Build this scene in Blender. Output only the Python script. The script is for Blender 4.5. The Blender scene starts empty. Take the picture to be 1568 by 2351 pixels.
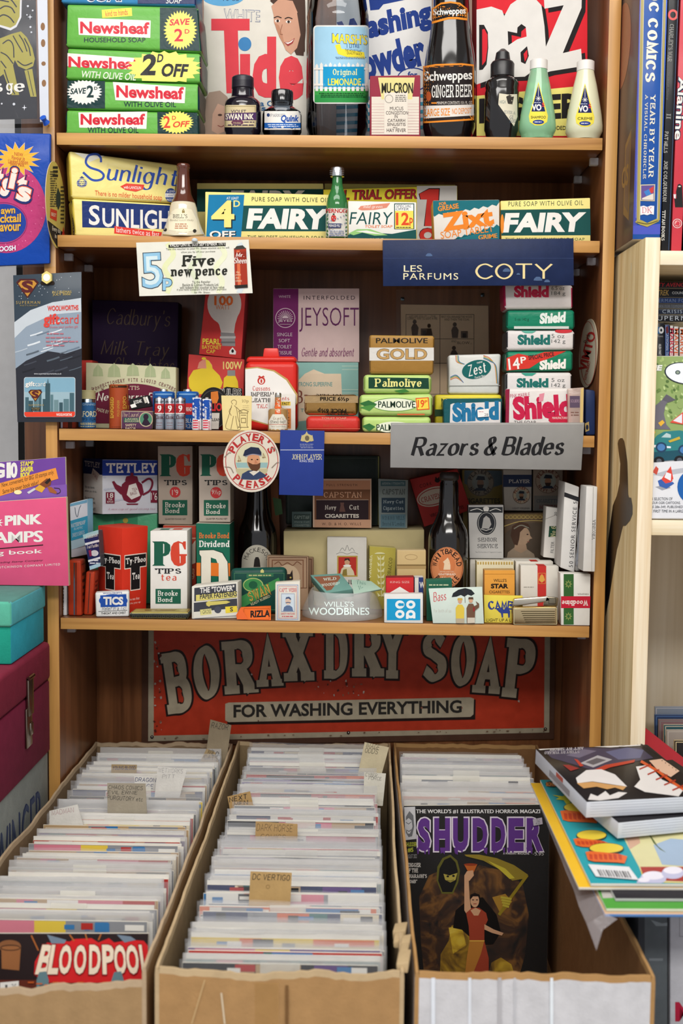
import bpy, bmesh, math, random
from mathutils import Vector as V, Matrix
random.seed(7)
S = bpy.context.scene
COL = S.collection
R = math.radians
# ---------------------------------------------------------------- camera, light, exposure
F = 2700.0; PW, PH = 1568, 2351
CAM = V((.0496, -1.6861, 1.4778)); YAW, PIT, ROL = -.01544, -.07807, .01036
_f = V((math.sin(YAW)*math.cos(PIT), math.cos(YAW)*math.cos(PIT), math.sin(PIT)))
_r = V((math.cos(YAW), -math.sin(YAW), 0)); _u = _r.cross(_f)
CR = _r*math.cos(ROL)+_u*math.sin(ROL); CU = _u*math.cos(ROL)-_r*math.sin(ROL); CF = _f
cd = bpy.data.cameras.new('camera'); cam = bpy.data.objects.new('camera', cd); COL.objects.link(cam)
cam.matrix_world = Matrix(((CR.x, CU.x, -CF.x, CAM.x), (CR.y, CU.y, -CF.y, CAM.y), (CR.z, CU.z, -CF.z, CAM.z), (0, 0, 0, 1)))
cd.sensor_fit = 'VERTICAL'; cd.sensor_height = 36.0; cd.sensor_width = 24.0; cd.lens = F/PH*36
cd.clip_start = .05; cd.clip_end = 50
cd.dof.use_dof = True; cd.dof.focus_distance = 1.70; cd.dof.aperture_fstop = 5.6
S.camera = cam
S.view_settings.view_transform = 'Standard'; S.view_settings.look = 'None'
S.view_settings.gamma = 1; S.view_settings.use_curve_mapping = False
S.view_settings.exposure = 0.0
S.cycles.use_denoising = True; S.cycles.max_bounces = 8; S.cycles.transparent_max_bounces = 16
S.cycles.sample_clamp_indirect = 6
wd = bpy.data.worlds.new('world'); S.world = wd; wd.use_nodes = True
wd.node_tree.nodes['Background'].inputs[0].default_value = (.93, .95, 1, 1)
wd.node_tree.nodes['Background'].inputs[1].default_value = .60
def area(name, loc, size, power, target, color=(1, .97, .93)):
    l = bpy.data.lights.new(name, 'AREA'); l.shape = 'RECTANGLE'; l.size, l.size_y = size; l.energy = power; l.color = color
    o = bpy.data.objects.new(name, l); COL.objects.link(o); o.location = loc
    o.rotation_euler = (V(target)-V(loc)).to_track_quat('-Z', 'Y').to_euler()
area('ceiling_tube_light', (-.15, -1.55, 3.22), (2.4, .6), 44, (-.15, -.6, 0))
area('rear_tube_light', (.2, -3.1, 3.22), (2.6, .6), 76, (.1, -.3, .9))

# ---------------------------------------------------------------- pixel <-> place
def ray(px, py): return (CF + CR*((px-PW/2)/F) - CU*((py-PH/2)/F))
def on(px, py, O, N):
    d = ray(px, py); return CAM + d*((O-CAM).dot(N)/d.dot(N))
def at(px, py, Y): return on(px, py, V((0, Y, 0)), V((0, 1, 0)))
def proj(P):
    d = V(P)-CAM; z = d.dot(CF); return (PW/2+F*d.dot(CR)/z, PH/2-F*d.dot(CU)/z)
def atz(px, Y, z):                      # the point of column px at depth Y and height z
    p = at(px, 1000, Y)
    for _ in range(4): p = at(px, proj((p.x, Y, z))[1], Y)
    return V((p.x, Y, z))
def onz(px, py, z): return on(px, py, V((0, 0, z)), V((0, 0, 1)))
def scl(P): return (V(P)-CAM).dot(CF)/F    # metres per pixel there

# ---------------------------------------------------------------- materials
def lin(c):
    if isinstance(c, tuple): return c
    c = c.lstrip('#')
    if len(c) == 3: c = ''.join(x*2 for x in c)
    o = []
    for i in (0, 2, 4):
        s = int(c[i:i+2], 16)/255; o.append(s/12.92 if s <= .04045 else ((s+.055)/1.055)**2.4)
    return tuple(o)
MATS = {}
def newmat(name):
    m = bpy.data.materials.new(name); m.use_nodes = True; nt = m.node_tree
    return m, nt, nt.nodes['Principled BSDF']
def nd(nt, t, **kw):
    n = nt.nodes.new(t)
    for k, v in kw.items():
        if k in n.inputs.keys(): n.inputs[k].default_value = v
        else: setattr(n, k, v)
    return n
# kind: rough, metallic, coat, wear, bump
KIND = {'p': (.68, 0, 0, .10, .0), 'g': (.34, 0, .12, .06, .02), 'f': (.22, .85, 0, .05, .25), 'm': (.25, 1, 0, .05, 0), 'b': (.10, 0, .5, .0, 0),
        'c': (.8, 0, 0, .22, .1), 'k': (.38, 0, 0, .3, .03), 'w': (.34, 0, .08, .05, .22), 'h': (.36, 0, 0, .05, 0)}
def M(col, kind='p'):
    key = (col, kind)
    if key in MATS: return MATS[key]
    rg, mt, coat, wear, bump = KIND[kind]
    m, nt, b = newmat('%s_%s' % ({'p': 'paper', 'g': 'glossy', 'f': 'foil', 'm': 'metal', 'b': 'glaze', 'c': 'card', 'k': 'tin', 'w': 'wrapper', 'h': 'plastic'}[kind], str(col).strip('#')))
    L = lin(col)
    b.inputs['Roughness'].default_value = rg; b.inputs['Metallic'].default_value = mt; b.inputs['Coat Weight'].default_value = coat
    b.inputs['Coat Roughness'].default_value = .12; b.inputs['Specular IOR Level'].default_value = .5 if kind in 'bmfh' else .18
    tc = nd(nt, 'ShaderNodeTexCoord')
    n = nd(nt, 'ShaderNodeTexNoise', Scale=55.0, Detail=4.0); nt.links.new(tc.outputs['Object'], n.inputs['Vector'])
    mx = nd(nt, 'ShaderNodeMix', data_type='RGBA')
    mx.inputs[6].default_value = tuple(max(0, x*(1-wear)) for x in L)+(1,)
    mx.inputs[7].default_value = tuple(min(1, x*(1+wear*.6)+wear*.012) for x in L)+(1,)
    nt.links.new(n.outputs[0], mx.inputs[0]); nt.links.new(mx.outputs[2], b.inputs['Base Color'])
    if bump:
        n2 = nd(nt, 'ShaderNodeTexNoise', Scale=(70.0 if kind in 'wf' else 260.0), Detail=3.0, Distortion=.6); nt.links.new(tc.outputs['Object'], n2.inputs['Vector'])
        bp = nd(nt, 'ShaderNodeBump', Strength=bump, Distance=.004); nt.links.new(n2.outputs[0], bp.inputs['Height']); nt.links.new(bp.outputs[0], b.inputs['Normal'])
    MATS[key] = m
    return m
def wood(name, c0, c1, axis, rough=.35, scale=26, band=.0):
    m, nt, b = newmat(name); tc = nd(nt, 'ShaderNodeTexCoord'); mp = nd(nt, 'ShaderNodeMapping')
    s = [scale, scale, scale]; s['xyz'.index(axis)] = scale*.055; mp.inputs['Scale'].default_value = s
    nt.links.new(tc.outputs['Object'], mp.inputs['Vector'])
    n = nd(nt, 'ShaderNodeTexNoise', Scale=1.0, Detail=5.0, Distortion=1.4); nt.links.new(mp.outputs[0], n.inputs['Vector'])
    mp2 = nd(nt, 'ShaderNodeMapping'); s2 = [x*9 for x in s]; s2['xyz'.index(axis)] = scale*.3; mp2.inputs['Scale'].default_value = s2
    nt.links.new(tc.outputs['Object'], mp2.inputs['Vector'])
    n2 = nd(nt, 'ShaderNodeTexNoise', Scale=1.0, Detail=2.0); nt.links.new(mp2.outputs[0], n2.inputs['Vector'])
    ad = nd(nt, 'ShaderNodeMath', operation='MULTIPLY_ADD'); nt.links.new(n2.outputs[0], ad.inputs[0]); ad.inputs[1].default_value = .35; nt.links.new(n.outputs[0], ad.inputs[2])
    cr = nd(nt, 'ShaderNodeValToRGB'); nt.links.new(ad.outputs[0], cr.inputs[0])
    cr.color_ramp.elements[0].position = .42; cr.color_ramp.elements[1].position = .85
    cr.color_ramp.elements[0].color = lin(c0)+(1,); cr.color_ramp.elements[1].color = lin(c1)+(1,)
    nt.links.new(cr.outputs[0], b.inputs['Base Color']); b.inputs['Roughness'].default_value = rough
    return m
def clear(name, tint, gl=1.0, rough=.03):      # thin clear plastic or a thin glass wall: what lies behind shows through
    key = ('clear', name)
    if key in MATS: return MATS[key]
    m, nt, b = newmat(name); nt.nodes.remove(b); out = nt.nodes['Material Output']
    t = nd(nt, 'ShaderNodeBsdfTransparent', Color=tint+(1,)); g = nd(nt, 'ShaderNodeBsdfGlossy', Roughness=rough)
    fr = nd(nt, 'ShaderNodeFresnel', IOR=1.35); mu = nd(nt, 'ShaderNodeMath', operation='MULTIPLY'); mu.inputs[1].default_value = gl
    nt.links.new(fr.outputs[0], mu.inputs[0]); mi = nd(nt, 'ShaderNodeMixShader'); nt.links.new(mu.outputs[0], mi.inputs[0])
    nt.links.new(t.outputs[0], mi.inputs[1]); nt.links.new(g.outputs[0], mi.inputs[2]); nt.links.new(mi.outputs[0], out.inputs[0])
    MATS[key] = m; return m
def glassy(name, col, rough=.03, trans=1.0):
    key = ('glassy', name)
    if key in MATS: return MATS[key]
    m, nt, b = newmat(name); b.inputs['Base Color'].default_value = col+(1,); b.inputs['Roughness'].default_value = rough
    b.inputs['Transmission Weight'].default_value = trans; b.inputs['IOR'].default_value = 1.45; MATS[key] = m; return m
def film(name, col, alpha, rough=.18):
    key = ('film', name)
    if key in MATS: return MATS[key]
    m, nt, b = newmat(name); b.inputs['Base Color'].default_value = col+(1,); b.inputs['Roughness'].default_value = rough
    tc = nd(nt, 'ShaderNodeTexCoord'); n = nd(nt, 'ShaderNodeTexNoise', Scale=40.0, Detail=3.0, Distortion=1.0); nt.links.new(tc.outputs['Object'], n.inputs['Vector'])
    bp = nd(nt, 'ShaderNodeBump', Strength=.4, Distance=.004); nt.links.new(n.outputs[0], bp.inputs['Height']); nt.links.new(bp.outputs[0], b.inputs['Normal'])
    b.inputs['Alpha'].default_value = alpha; b.inputs['Specular IOR Level'].default_value = .35; MATS[key] = m; return m

# ---------------------------------------------------------------- mesh collecting
class MB:
    def __init__(s): s.v = []; s.f = []; s.m = []; s.ms = []
    def mi(s, m):
        if isinstance(m, str): m = M(m)
        if m not in s.ms: s.ms.append(m)
        return s.ms.index(m)
    def add(s, vs, fs, m):
        k = len(s.v); i = s.mi(m); s.v += [V(p) for p in vs]
        for f in fs: s.f.append(tuple(x+k for x in f)); s.m.append(i)
    def bm(s, bm, mats):
        k = len(s.v); bm.verts.ensure_lookup_table(); ix = [s.mi(m) for m in mats]
        for i, p in enumerate(bm.verts): p.index = i; s.v.append(p.co.copy())
        for f in bm.faces: s.f.append(tuple(p.index+k for p in f.verts)); s.m.append(ix[min(f.material_index, len(ix)-1)])
        bm.free()
    def block(s, q, dv, mats, bev=0.0, seg=2, crumple=0.0, cuts=0):
        """q = TL,TR,BR,BL of the front; dv = vector to the back; mats: one, or (front, side, top/bottom, back)"""
        if not isinstance(mats, (list, tuple)): mats = [mats]
        mats = [M(x) if isinstance(x, str) else x for x in mats]
        bm = bmesh.new(); a = [bm.verts.new(p) for p in q]; b = [bm.verts.new(p+dv) for p in q]
        fl = [(a[3], a[2], a[1], a[0]), (b[0], b[1], b[2], b[3]), (a[0], a[1], b[1], b[0]), (a[1], a[2], b[2], b[1]), (a[2], a[3], b[3], b[2]), (a[3], a[0], b[0], b[3])]
        mt = [0, 3, 2, 1, 2, 1]
        for f, k in zip(fl, mt):
            g = bm.faces.new(f); g.material_index = min(k, len(mats)-1)
        bmesh.ops.recalc_face_normals(bm, faces=bm.faces)
        if bev: bmesh.ops.bevel(bm, geom=list(bm.edges)+list(bm.verts), offset=bev, segments=seg, profile=.5, affect='EDGES', clamp_overlap=True, material=-1)
        if cuts:
            es = [e for e in bm.edges if e.calc_length() > .012]
            bmesh.ops.subdivide_edges(bm, edges=es, cuts=cuts, use_grid_fill=True)
        if crumple:
            from mathutils import noise
            c = sum((p.co for p in bm.verts), V())/len(bm.verts); o = V((random.random()*9,)*3)
            fn = (q[0]-q[3]).cross(q[1]-q[0]).normalized(); pl = q[0]; up = fn.cross((q[2]-q[3]).normalized()).normalized()
            for p in bm.verts:
                if abs((p.co-pl).dot(fn)) < .0012 or abs((p.co-pl).dot(up)) < .0045 or abs((p.co-q[3]).dot(up)) < .0045: continue
                p.co += noise.noise_vector(p.co*38+o)*crumple
        s.bm(bm, mats)
    def lathe(s, cx, cy, prof, m, seg=40, closed=False):
        vs = []; fs = []; n = len(prof)
        for r, z in prof:
            for k in range(seg):
                a = 2*math.pi*k/seg; vs.append((cx+r*math.cos(a), cy+r*math.sin(a), z))
        for i in range(n-1):
            for k in range(seg):
                k2 = (k+1) % seg; fs.append((i*seg+k, i*seg+k2, (i+1)*seg+k2, (i+1)*seg+k))
        if closed:
            if prof[0][0] > 1e-6: fs.append(tuple(reversed(range(seg))))
            if prof[-1][0] > 1e-6: fs.append(tuple((n-1)*seg+k for k in range(seg)))
        s.add(vs, fs, m)
    def tube(s, pts, r, m, seg=8):
        pts = [V(p) for p in pts]; vs = []; fs = []
        for i, p in enumerate(pts):
            t = (pts[min(i+1, len(pts)-1)]-pts[max(i-1, 0)]).normalized()
            a = t.orthogonal().normalized() if i == 0 else (a-t*a.dot(t)).normalized()
            b = t.cross(a); rr = r[i] if isinstance(r, (list, tuple)) else r
            for k in range(seg):
                w = 2*math.pi*k/seg; vs.append(p+a*(rr*math.cos(w))+b*(rr*math.sin(w)))
        for i in range(len(pts)-1):
            for k in range(seg):
                k2 = (k+1) % seg; fs.append((i*seg+k, i*seg+k2, (i+1)*seg+k2, (i+1)*seg+k))
        fs.append(tuple(reversed(range(seg)))); fs.append(tuple((len(pts)-1)*seg+k for k in range(seg)))
        s.add(vs, fs, m)
    def build(s, name, parent=None, origin=None, link=True):
        me = bpy.data.meshes.new(name)
        if origin is None:
            if parent is not None and not isinstance(parent, str): origin = V(parent['_o']) if '_o' in parent.keys() else V(ORG.get(parent, (0, 0, 0)))
            else:
                xs = [p.x for p in s.v]; ys = [p.y for p in s.v]; zs = [p.z for p in s.v]
                origin = V(((min(xs)+max(xs))/2, (min(ys)+max(ys))/2, min(zs)))
        me.from_pydata([p-origin for p in s.v], [], s.f)
        for m in s.ms: me.materials.append(m)
        me.polygons.foreach_set('material_index', s.m)
        me.polygons.foreach_set('use_smooth', [True]*len(me.polygons)); me.set_sharp_from_angle(angle=R(38)); me.update()
        o = bpy.data.objects.new(name, me); COL.objects.link(o)
        if parent is not None: o.parent = parent; ORG[o] = origin
        else: o.location = origin; ORG[o] = origin
        return o
ORG = {}
def tag(o, label=None, cat=None, group=None, kind=None):
    if label: o['label'] = label
    if cat: o['category'] = cat
    if group: o['group'] = group
    if kind: o['kind'] = kind
    return o
def clone(o, delta, label=None, parent=None):
    c = o.copy(); COL.objects.link(c)
    if parent is not None: c.parent = parent
    else: c.location = o.location+V(delta)
    if label: c['label'] = label
    for ch in list(o.children): clone(ch, (0, 0, 0), None, c)
    return c
def boxat(x0, x1, y0, y1, z0, z1): return [V((x0, y0, z1)), V((x1, y0, z1)), V((x1, y0, z0)), V((x0, y0, z0))], V((0, y1-y0, 0))

# ---------------------------------------------------------------- lettering
GL = {
'A': '0,0 5,16 10,0|2,5.5 8,5.5', 'B': '0,0 0,16|~0,16 5,16 8,14.3 8,10 5,8.3 0,8.3|~0,8.3 6,8.3 9,6.3 9,2.3 6,0 0,0', 'C': '~10,13 6,16 2,14 0,8 2,2 6,0 10,3',
'D': '0,0 0,16|~0,16 4.5,16 8.7,13.5 10,8 8.7,2.5 4.5,0 0,0', 'E': '8,16 0,16 0,0 8.5,0|0,8.3 7,8.3', 'F': '8,16 0,16 0,0|0,8.3 7,8.3', 'G': '~10,13 6,16 2,14 0,8 2,2 6,0 10,2|10,2 10,7 6,7',
'H': '0,0 0,16|10,0 10,16|0,8.3 10,8.3', 'I': '0,0 0,16', 'J': '~6,16 6,4 4,0 0,2', 'K': '0,0 0,16|9,16 0,7|3,9.5 10,0', 'L': '0,16 0,0 8,0', 'M': '0,0 .6,16 6,2 11.4,16 12,0', 'N': '0,0 0,16 10,0 10,16',
'O': '~5,16 1.5,13.5 0,8 1.5,2.5 5,0 8.5,2.5 10,8 8.5,13.5 5,16', 'P': '0,0 0,16|~0,16 6,16 9,14 9,10 6,7.8 0,7.8', 'Q': '~5,16 1.5,13.5 0,8 1.5,2.5 5,0 8.5,2.5 10,8 8.5,13.5 5,16|6,4 10,-2',
'R': '0,0 0,16|~0,16 6,16 9,14 9,10 6,7.8 0,7.8|5,7.8 10,0', 'S': '~9,13.5 5,16 1,14 1,10.3 5,8.3 9,6 9,2 5,0 0,2.5', 'T': '0,16 10,16|5,16 5,0', 'U': '~0,16 0,5 2,1 5,0 8,1 10,5 10,16',
'V': '0,16 5,0 10,16', 'W': '0,16 3.5,0 7,14 10.5,0 14,16', 'X': '0,16 10,0|10,16 0,0', 'Y': '0,16 5,8 10,16|5,8 5,0', 'Z': '0,16 9,16 0,0 9,0',
'a': '~1,8.8 4,10 6.6,8.5 7,5 7,0|~7,6 3,5.5 .5,3.5 1,.8 4,0 7,2.5', 'b': '0,16 0,0|~0,7 3,10 6,9.3 7.5,5 6,.7 3,0 0,3', 'c': '~7,8 4,10 1,8.5 0,5 1,1.5 4,0 7,2', 'd': '7.5,16 7.5,0|~7.5,7 4.5,10 1.5,9.3 0,5 1.5,.7 4.5,0 7.5,3',
'e': '.2,5.3 7.3,5.3|~7.3,5.3 6.5,8.8 3.8,10 1,8.5 0,5 1,1.5 4,0 7,2', 'f': '~6,15 4.5,16 3,15 2.5,12 2.5,0|0,10 6,10', 'g': '~7.5,7 4.5,10 1.5,9.3 0,5 1.5,.7 4.5,0 7.5,3|~7.5,10 7.5,-2 6,-5.5 3,-6 .5,-4.5',
'h': '0,16 0,0|~0,7 3,10 6,9.3 7,7 7,0', 'i': '0,10 0,0|0,13.4 0,14.6', 'j': '~2,10 2,-3 1,-5.5 -1,-5.5|2,13.4 2,14.6', 'k': '0,16 0,0|6.5,10 0,4.5|2.5,6.5 7,0', 'l': '0,16 0,0',
'm': '0,10 0,0|~0,7 2.5,10 5,9.3 6,7 6,0|~6,7 8.5,10 11,9.3 12,7 12,0', 'n': '0,10 0,0|~0,7 3,10 6,9.3 7,7 7,0', 'o': '~4,10 1,8.5 0,5 1,1.5 4,0 7,1.5 8,5 7,8.5 4,10', 'p': '0,10 0,-6|~0,7 3,10 6,9.3 7.5,5 6,.7 3,0 0,3',
'q': '7.5,10 7.5,-6|~7.5,7 4.5,10 1.5,9.3 0,5 1.5,.7 4.5,0 7.5,3', 'r': '0,10 0,0|~0,6.5 2.5,9.5 5,9.7', 's': '~6,8.5 3.5,10 .8,8.8 1,6.2 3.5,5.2 6.2,3.8 6,1 3.2,0 0,1.5', 't': '~2.5,14 2.5,2 4,0 6,.8|0,10 6,10',
'u': '~0,10 0,3 1.2,.5 4,0 7,3|7,10 7,0', 'v': '0,10 3.5,0 7,10', 'w': '0,10 2.8,0 5.5,9 8.2,0 11,10', 'x': '0,10 7,0|7,10 0,0', 'y': '0,10 3.7,0|~7,10 3.7,0 2,-5 0,-6', 'z': '0,10 6.5,10 0,0 6.5,0',
'0': '~4.5,16 1,13.5 0,8 1,2.5 4.5,0 8,2.5 9,8 8,13.5 4.5,16', '1': '0,13 3,16 3,0', '2': '~0,12.5 1.5,15.3 4.5,16 8,14 7.6,10 4,5 0,0|0,0 9,0', '3': '~0,14 4,16 8,14 7.5,10 3,8.5|~3,8.5 8,7.5 9,4 6,.3 3,0 0,2',
'4': '7,0 7,16 0,5 9.5,5', '5': '8,16 1,16 .5,9|~.5,9 4,10 8,8.5 9,5 7,1 3.5,0 0,1.5', '6': '~8,14 5,16 1.5,13 0,6 1,1.5 4.5,0 8,2 8.5,6 6,9.3 3,9 .5,6', '7': '0,16 9,16 3,0',
'8': '~4.5,8.5 1.5,10.5 1.3,13.5 4.5,16 7.7,13.5 7.5,10.5 4.5,8.5|~4.5,8.5 .5,6 .5,2.5 4.5,0 8.5,2.5 8.5,6 4.5,8.5', '9': '~1,2 4,0 7.5,3 9,10 8,14.5 4.5,16 1,14 .5,10 3,6.7 6,7 8.5,10',
'&': '~10,7 7,1 3.5,0 .5,2 .7,5.5 4,9 6.5,12 6,15 4,16 2,14.5 2.5,11 6,5 10,0', '.': '0,0 0,1', ',': '.8,.5 0,-2.5', "'": '0,16 0,12.5', '-': '0,6 5,6', '!': '0,16 0,5|0,0 0,1', '/': '0,-1 6,17', '"': '0,16 0,12.5|3,16 3,12.5',
':': '0,1 0,0|0,9 0,8', '#': '2,0 4,16|7,0 9,16|0,5 11,5|0,11 11,11', '(': '~3,17 0,8 3,-2', ')': '~0,17 3,8 0,-2', '?': '~0,13 3,16 7,14 6,9 3.5,7 3.5,4|3.5,0 3.5,1', '+': '0,7 8,7|4,11 4,3'}
GS = {'T': '0,16 14,16|7,16 7,0|0,16 0,12.6|14,16 14,12.6', 'E': '9,16 0,16 0,0 10,0|0,8.3 7,8.3|9,16 9,12.8|10,0 10,3.2|7,10 7,6.6', 'F': '9,16 0,16 0,0|0,8.3 7,8.3|9,16 9,12.8|7,10 7,6.6', 'L': '0,16 0,0 9.5,0|9.5,0 9.5,3.4', 'Z': '0,16 9,16 0,0 9.5,0|0,16 0,13|9.5,0 9.5,3'}
def catmull(P, n=6):
    cl = (abs(P[0][0]-P[-1][0])+abs(P[0][1]-P[-1][1])) < 1e-6 and len(P) > 3; out = []; L = len(P)
    for i in range(L-1):
        p1, p2 = P[i], P[i+1]
        p0 = P[i-1] if i else (P[-2] if cl else (2*p1[0]-p2[0], 2*p1[1]-p2[1]))
        p3 = P[i+2] if i+2 < L else (P[1] if cl else (2*p2[0]-p1[0], 2*p2[1]-p1[1]))
        for k in range(n):
            t = k/n
            out.append(tuple(.5*(2*p1[j]+(p2[j]-p0[j])*t+(2*p0[j]-5*p1[j]+4*p2[j]-p3[j])*t*t+(3*p1[j]-p0[j]-3*p2[j]+p3[j])*t**3) for j in (0, 1)))
    out.append(P[-1]); return out
def ribbon(P, wf, ext=True):
    """a strip along a polyline with mitred joints; wf(angle) gives the width"""
    Q = [P[0]]
    for p in P[1:]:
        if abs(p[0]-Q[-1][0])+abs(p[1]-Q[-1][1]) > 1e-7: Q.append(p)
    n = len(Q); cl = n > 3 and abs(P[0][0]-P[-1][0])+abs(P[0][1]-P[-1][1]) < 1e-6
    if n < 2: return [], []
    vs = []; fs = []; ang = [math.atan2(Q[i+1][1]-Q[i][1], Q[i+1][0]-Q[i][0]) for i in range(n-1)]
    for i in range(n):
        a = ang[i-1] if i else (ang[-1] if cl else ang[0]); b = ang[i] if i < n-1 else (ang[0] if cl else ang[-1])
        d = (b-a+math.pi) % (2*math.pi)-math.pi; m = a+d/2; k = 1/max(math.cos(d/2), .45)
        w = (wf(a)+wf(b))/4; nx, ny = -math.sin(m)*w*k, math.cos(m)*w*k; ex = ey = 0
        if ext and not cl and i in (0, n-1): g = w*.25*(-1 if i == 0 else 1); ex, ey = math.cos(m)*g, math.sin(m)*g
        vs += [(Q[i][0]+nx+ex, Q[i][1]+ny+ey), (Q[i][0]-nx+ex, Q[i][1]-ny+ey)]
    for i in range(n-1): fs.append((2*i, 2*i+1, 2*i+3, 2*i+2))
    return vs, fs
TC = {}
def glyphs(body, font, wt, shear, sp):
    key = (body, font, wt, shear, sp)
    if key in TC: return TC[key]
    if font == 'b':
        c = bpy.data.curves.new('t', 'FONT'); c.body = body; twin = wt > .012 and 'M' in body; c.offset = .006 if twin else wt; c.space_character = sp; c.resolution_u = 3
        o = bpy.data.objects.new('t', c); me = bpy.data.meshes.new_from_object(o)
        vs = [(p.co.x+shear*p.co.y, p.co.y) for p in me.vertices]; fs = [tuple(p.vertices) for p in me.polygons]
        bpy.data.objects.remove(o); bpy.data.curves.remove(c); bpy.data.meshes.remove(me)
        if twin:                          # thickening tears an M: print it twice, a stroke apart
            n0 = len(vs); vs = [(x-wt*.7, y) for x, y in vs]+[(x+wt*.7, y) for x, y in vs]; fs = fs+[tuple(i+n0 for i in f) for f in fs]; zi = [0]*n0+[1]*n0
        else: zi = [0]*len(vs)
    else:
        thick = wt or 2.2; thin = thick*({'s': .46, 'k': .34}.get(font, 1)); vs = []; fs = []; x = 0; zi = []
        wf = (lambda a: thin+(thick-thin)*abs(math.sin(a-.25))**1.5) if font in 'sk' else (lambda a: thick)
        for ch in body:
            if ch == ' ': x += 6*sp; continue
            if ch == '½':
                segs = [[(0, 14), (2, 16), (2, 9)], [(1, 0), (9, 16)], [(6.5, 5.5), (8, 7), (10, 6), (9, 4), (6.5, 0), (10.5, 0)]]; ends = []; sm = False; mxx = 10.5
            else:
                segs = []; g = (font == 's' and GS.get(ch)) or GL.get(ch) or GL.get(ch.upper()) or GL['-']
                for st in g.split('|'):
                    sm = st[0] == '~'; P = [tuple(float(t) for t in q.split(',')) for q in st.lstrip('~').split()]
                    segs.append(catmull(P) if sm else P)
                mxx = max(p[0] for q in segs for p in q)
            for P in segs:
                Q = [(px+x+shear*py, py) for px, py in P]; v2, f2 = ribbon(Q, wf); k = len(vs); vs += v2; zi += [len(zi) and zi[-1]+1 or 0]*len(v2); fs += [tuple(i+k for i in f) for f in f2]
                if font == 's' and len(P) > 1:
                    for e, e2 in ((P[0], P[1]), (P[-1], P[-2])):
                        if any(abs(e[1]-y) < .05 for y in (0, 16, 10, -6)) and abs(e[1]-e2[1]) > .7*abs(e[0]-e2[0]) and abs(e[1]-e2[1]) > 1.5 and not (e[1] in (0, 16, 10) and sum(1 for q in segs for p in q[1:-1] if abs(p[0]-e[0])+abs(p[1]-e[1]) < .1)):
                            k = len(vs); xx = x+e[0]+shear*e[1]; h = thin*.5+.25; sw = thick*.5+1.3
                            vs += [(xx-sw, e[1]-h), (xx+sw, e[1]-h), (xx+sw, e[1]+h), (xx-sw, e[1]+h)]; zi += [zi[-1]+1]*4; fs.append((k, k+1, k+2, k+3))
            x += mxx+(3.4 if font != 's' else 4.6)*sp+thick*.5
    if not vs: vs = [(0, 0), (1, 0), (1, 1)]; fs = []
    if len(zi) != len(vs): zi = [0]*len(vs)
    x0 = min(p[0] for p in vs); x1 = max(p[0] for p in vs); y0 = min(p[1] for p in vs); y1 = max(p[1] for p in vs)
    w = max(x1-x0, 1e-6); h = max(y1-y0, 1e-6)
    TC[key] = ([((p[0]-x0)/w, 1-(p[1]-y0)/h) for p in vs], fs, [q % 9 for q in zi]); return TC[key]

# ---------------------------------------------------------------- surfaces that prints lie on
class Plane:
    def __init__(s, O, N): s.O = V(O); s.N = V(N).normalized()
    def __call__(s, x, y, l): return on(x, y, s.O+s.N*l, s.N)
    curved = False
class Face:                                   # a face with its own units: W across, H down
    curved = False
    def __init__(s, TL, TR, BL, W, H):
        s.T = V(TL); s.U = (V(TR)-s.T)/W; s.D = (V(BL)-s.T)/H; s.N = s.D.cross(s.U).normalized()
    def __call__(s, x, y, l): return s.T+s.U*x+s.D*y+s.N*l
class Turned:                                 # a surface of revolution
    curved = True
    def __init__(s, cx, cy, prof): s.c = (cx, cy); s.p = sorted(prof, key=lambda q: q[1])
    def rad(s, z):
        p = s.p
        if z <= p[0][1]: return p[0][0]
        for a, b in zip(p, p[1:]):
            if z <= b[1]: return a[0]+(b[0]-a[0])*(z-a[1])/max(b[1]-a[1], 1e-9)
        return p[-1][0]
    def __call__(s, x, y, l):
        d = ray(x, y); cx, cy = s.c; ox, oy = CAM.x-cx, CAM.y-cy; A = d.x*d.x+d.y*d.y; B = ox*d.x+oy*d.y
        t = -B/A
        for _ in range(5):
            r = s.rad(CAM.z+d.z*t)+l; D = B*B-A*(ox*ox+oy*oy-r*r); t = (-B-math.sqrt(max(D, 0)))/A
        return CAM+d*t
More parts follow.
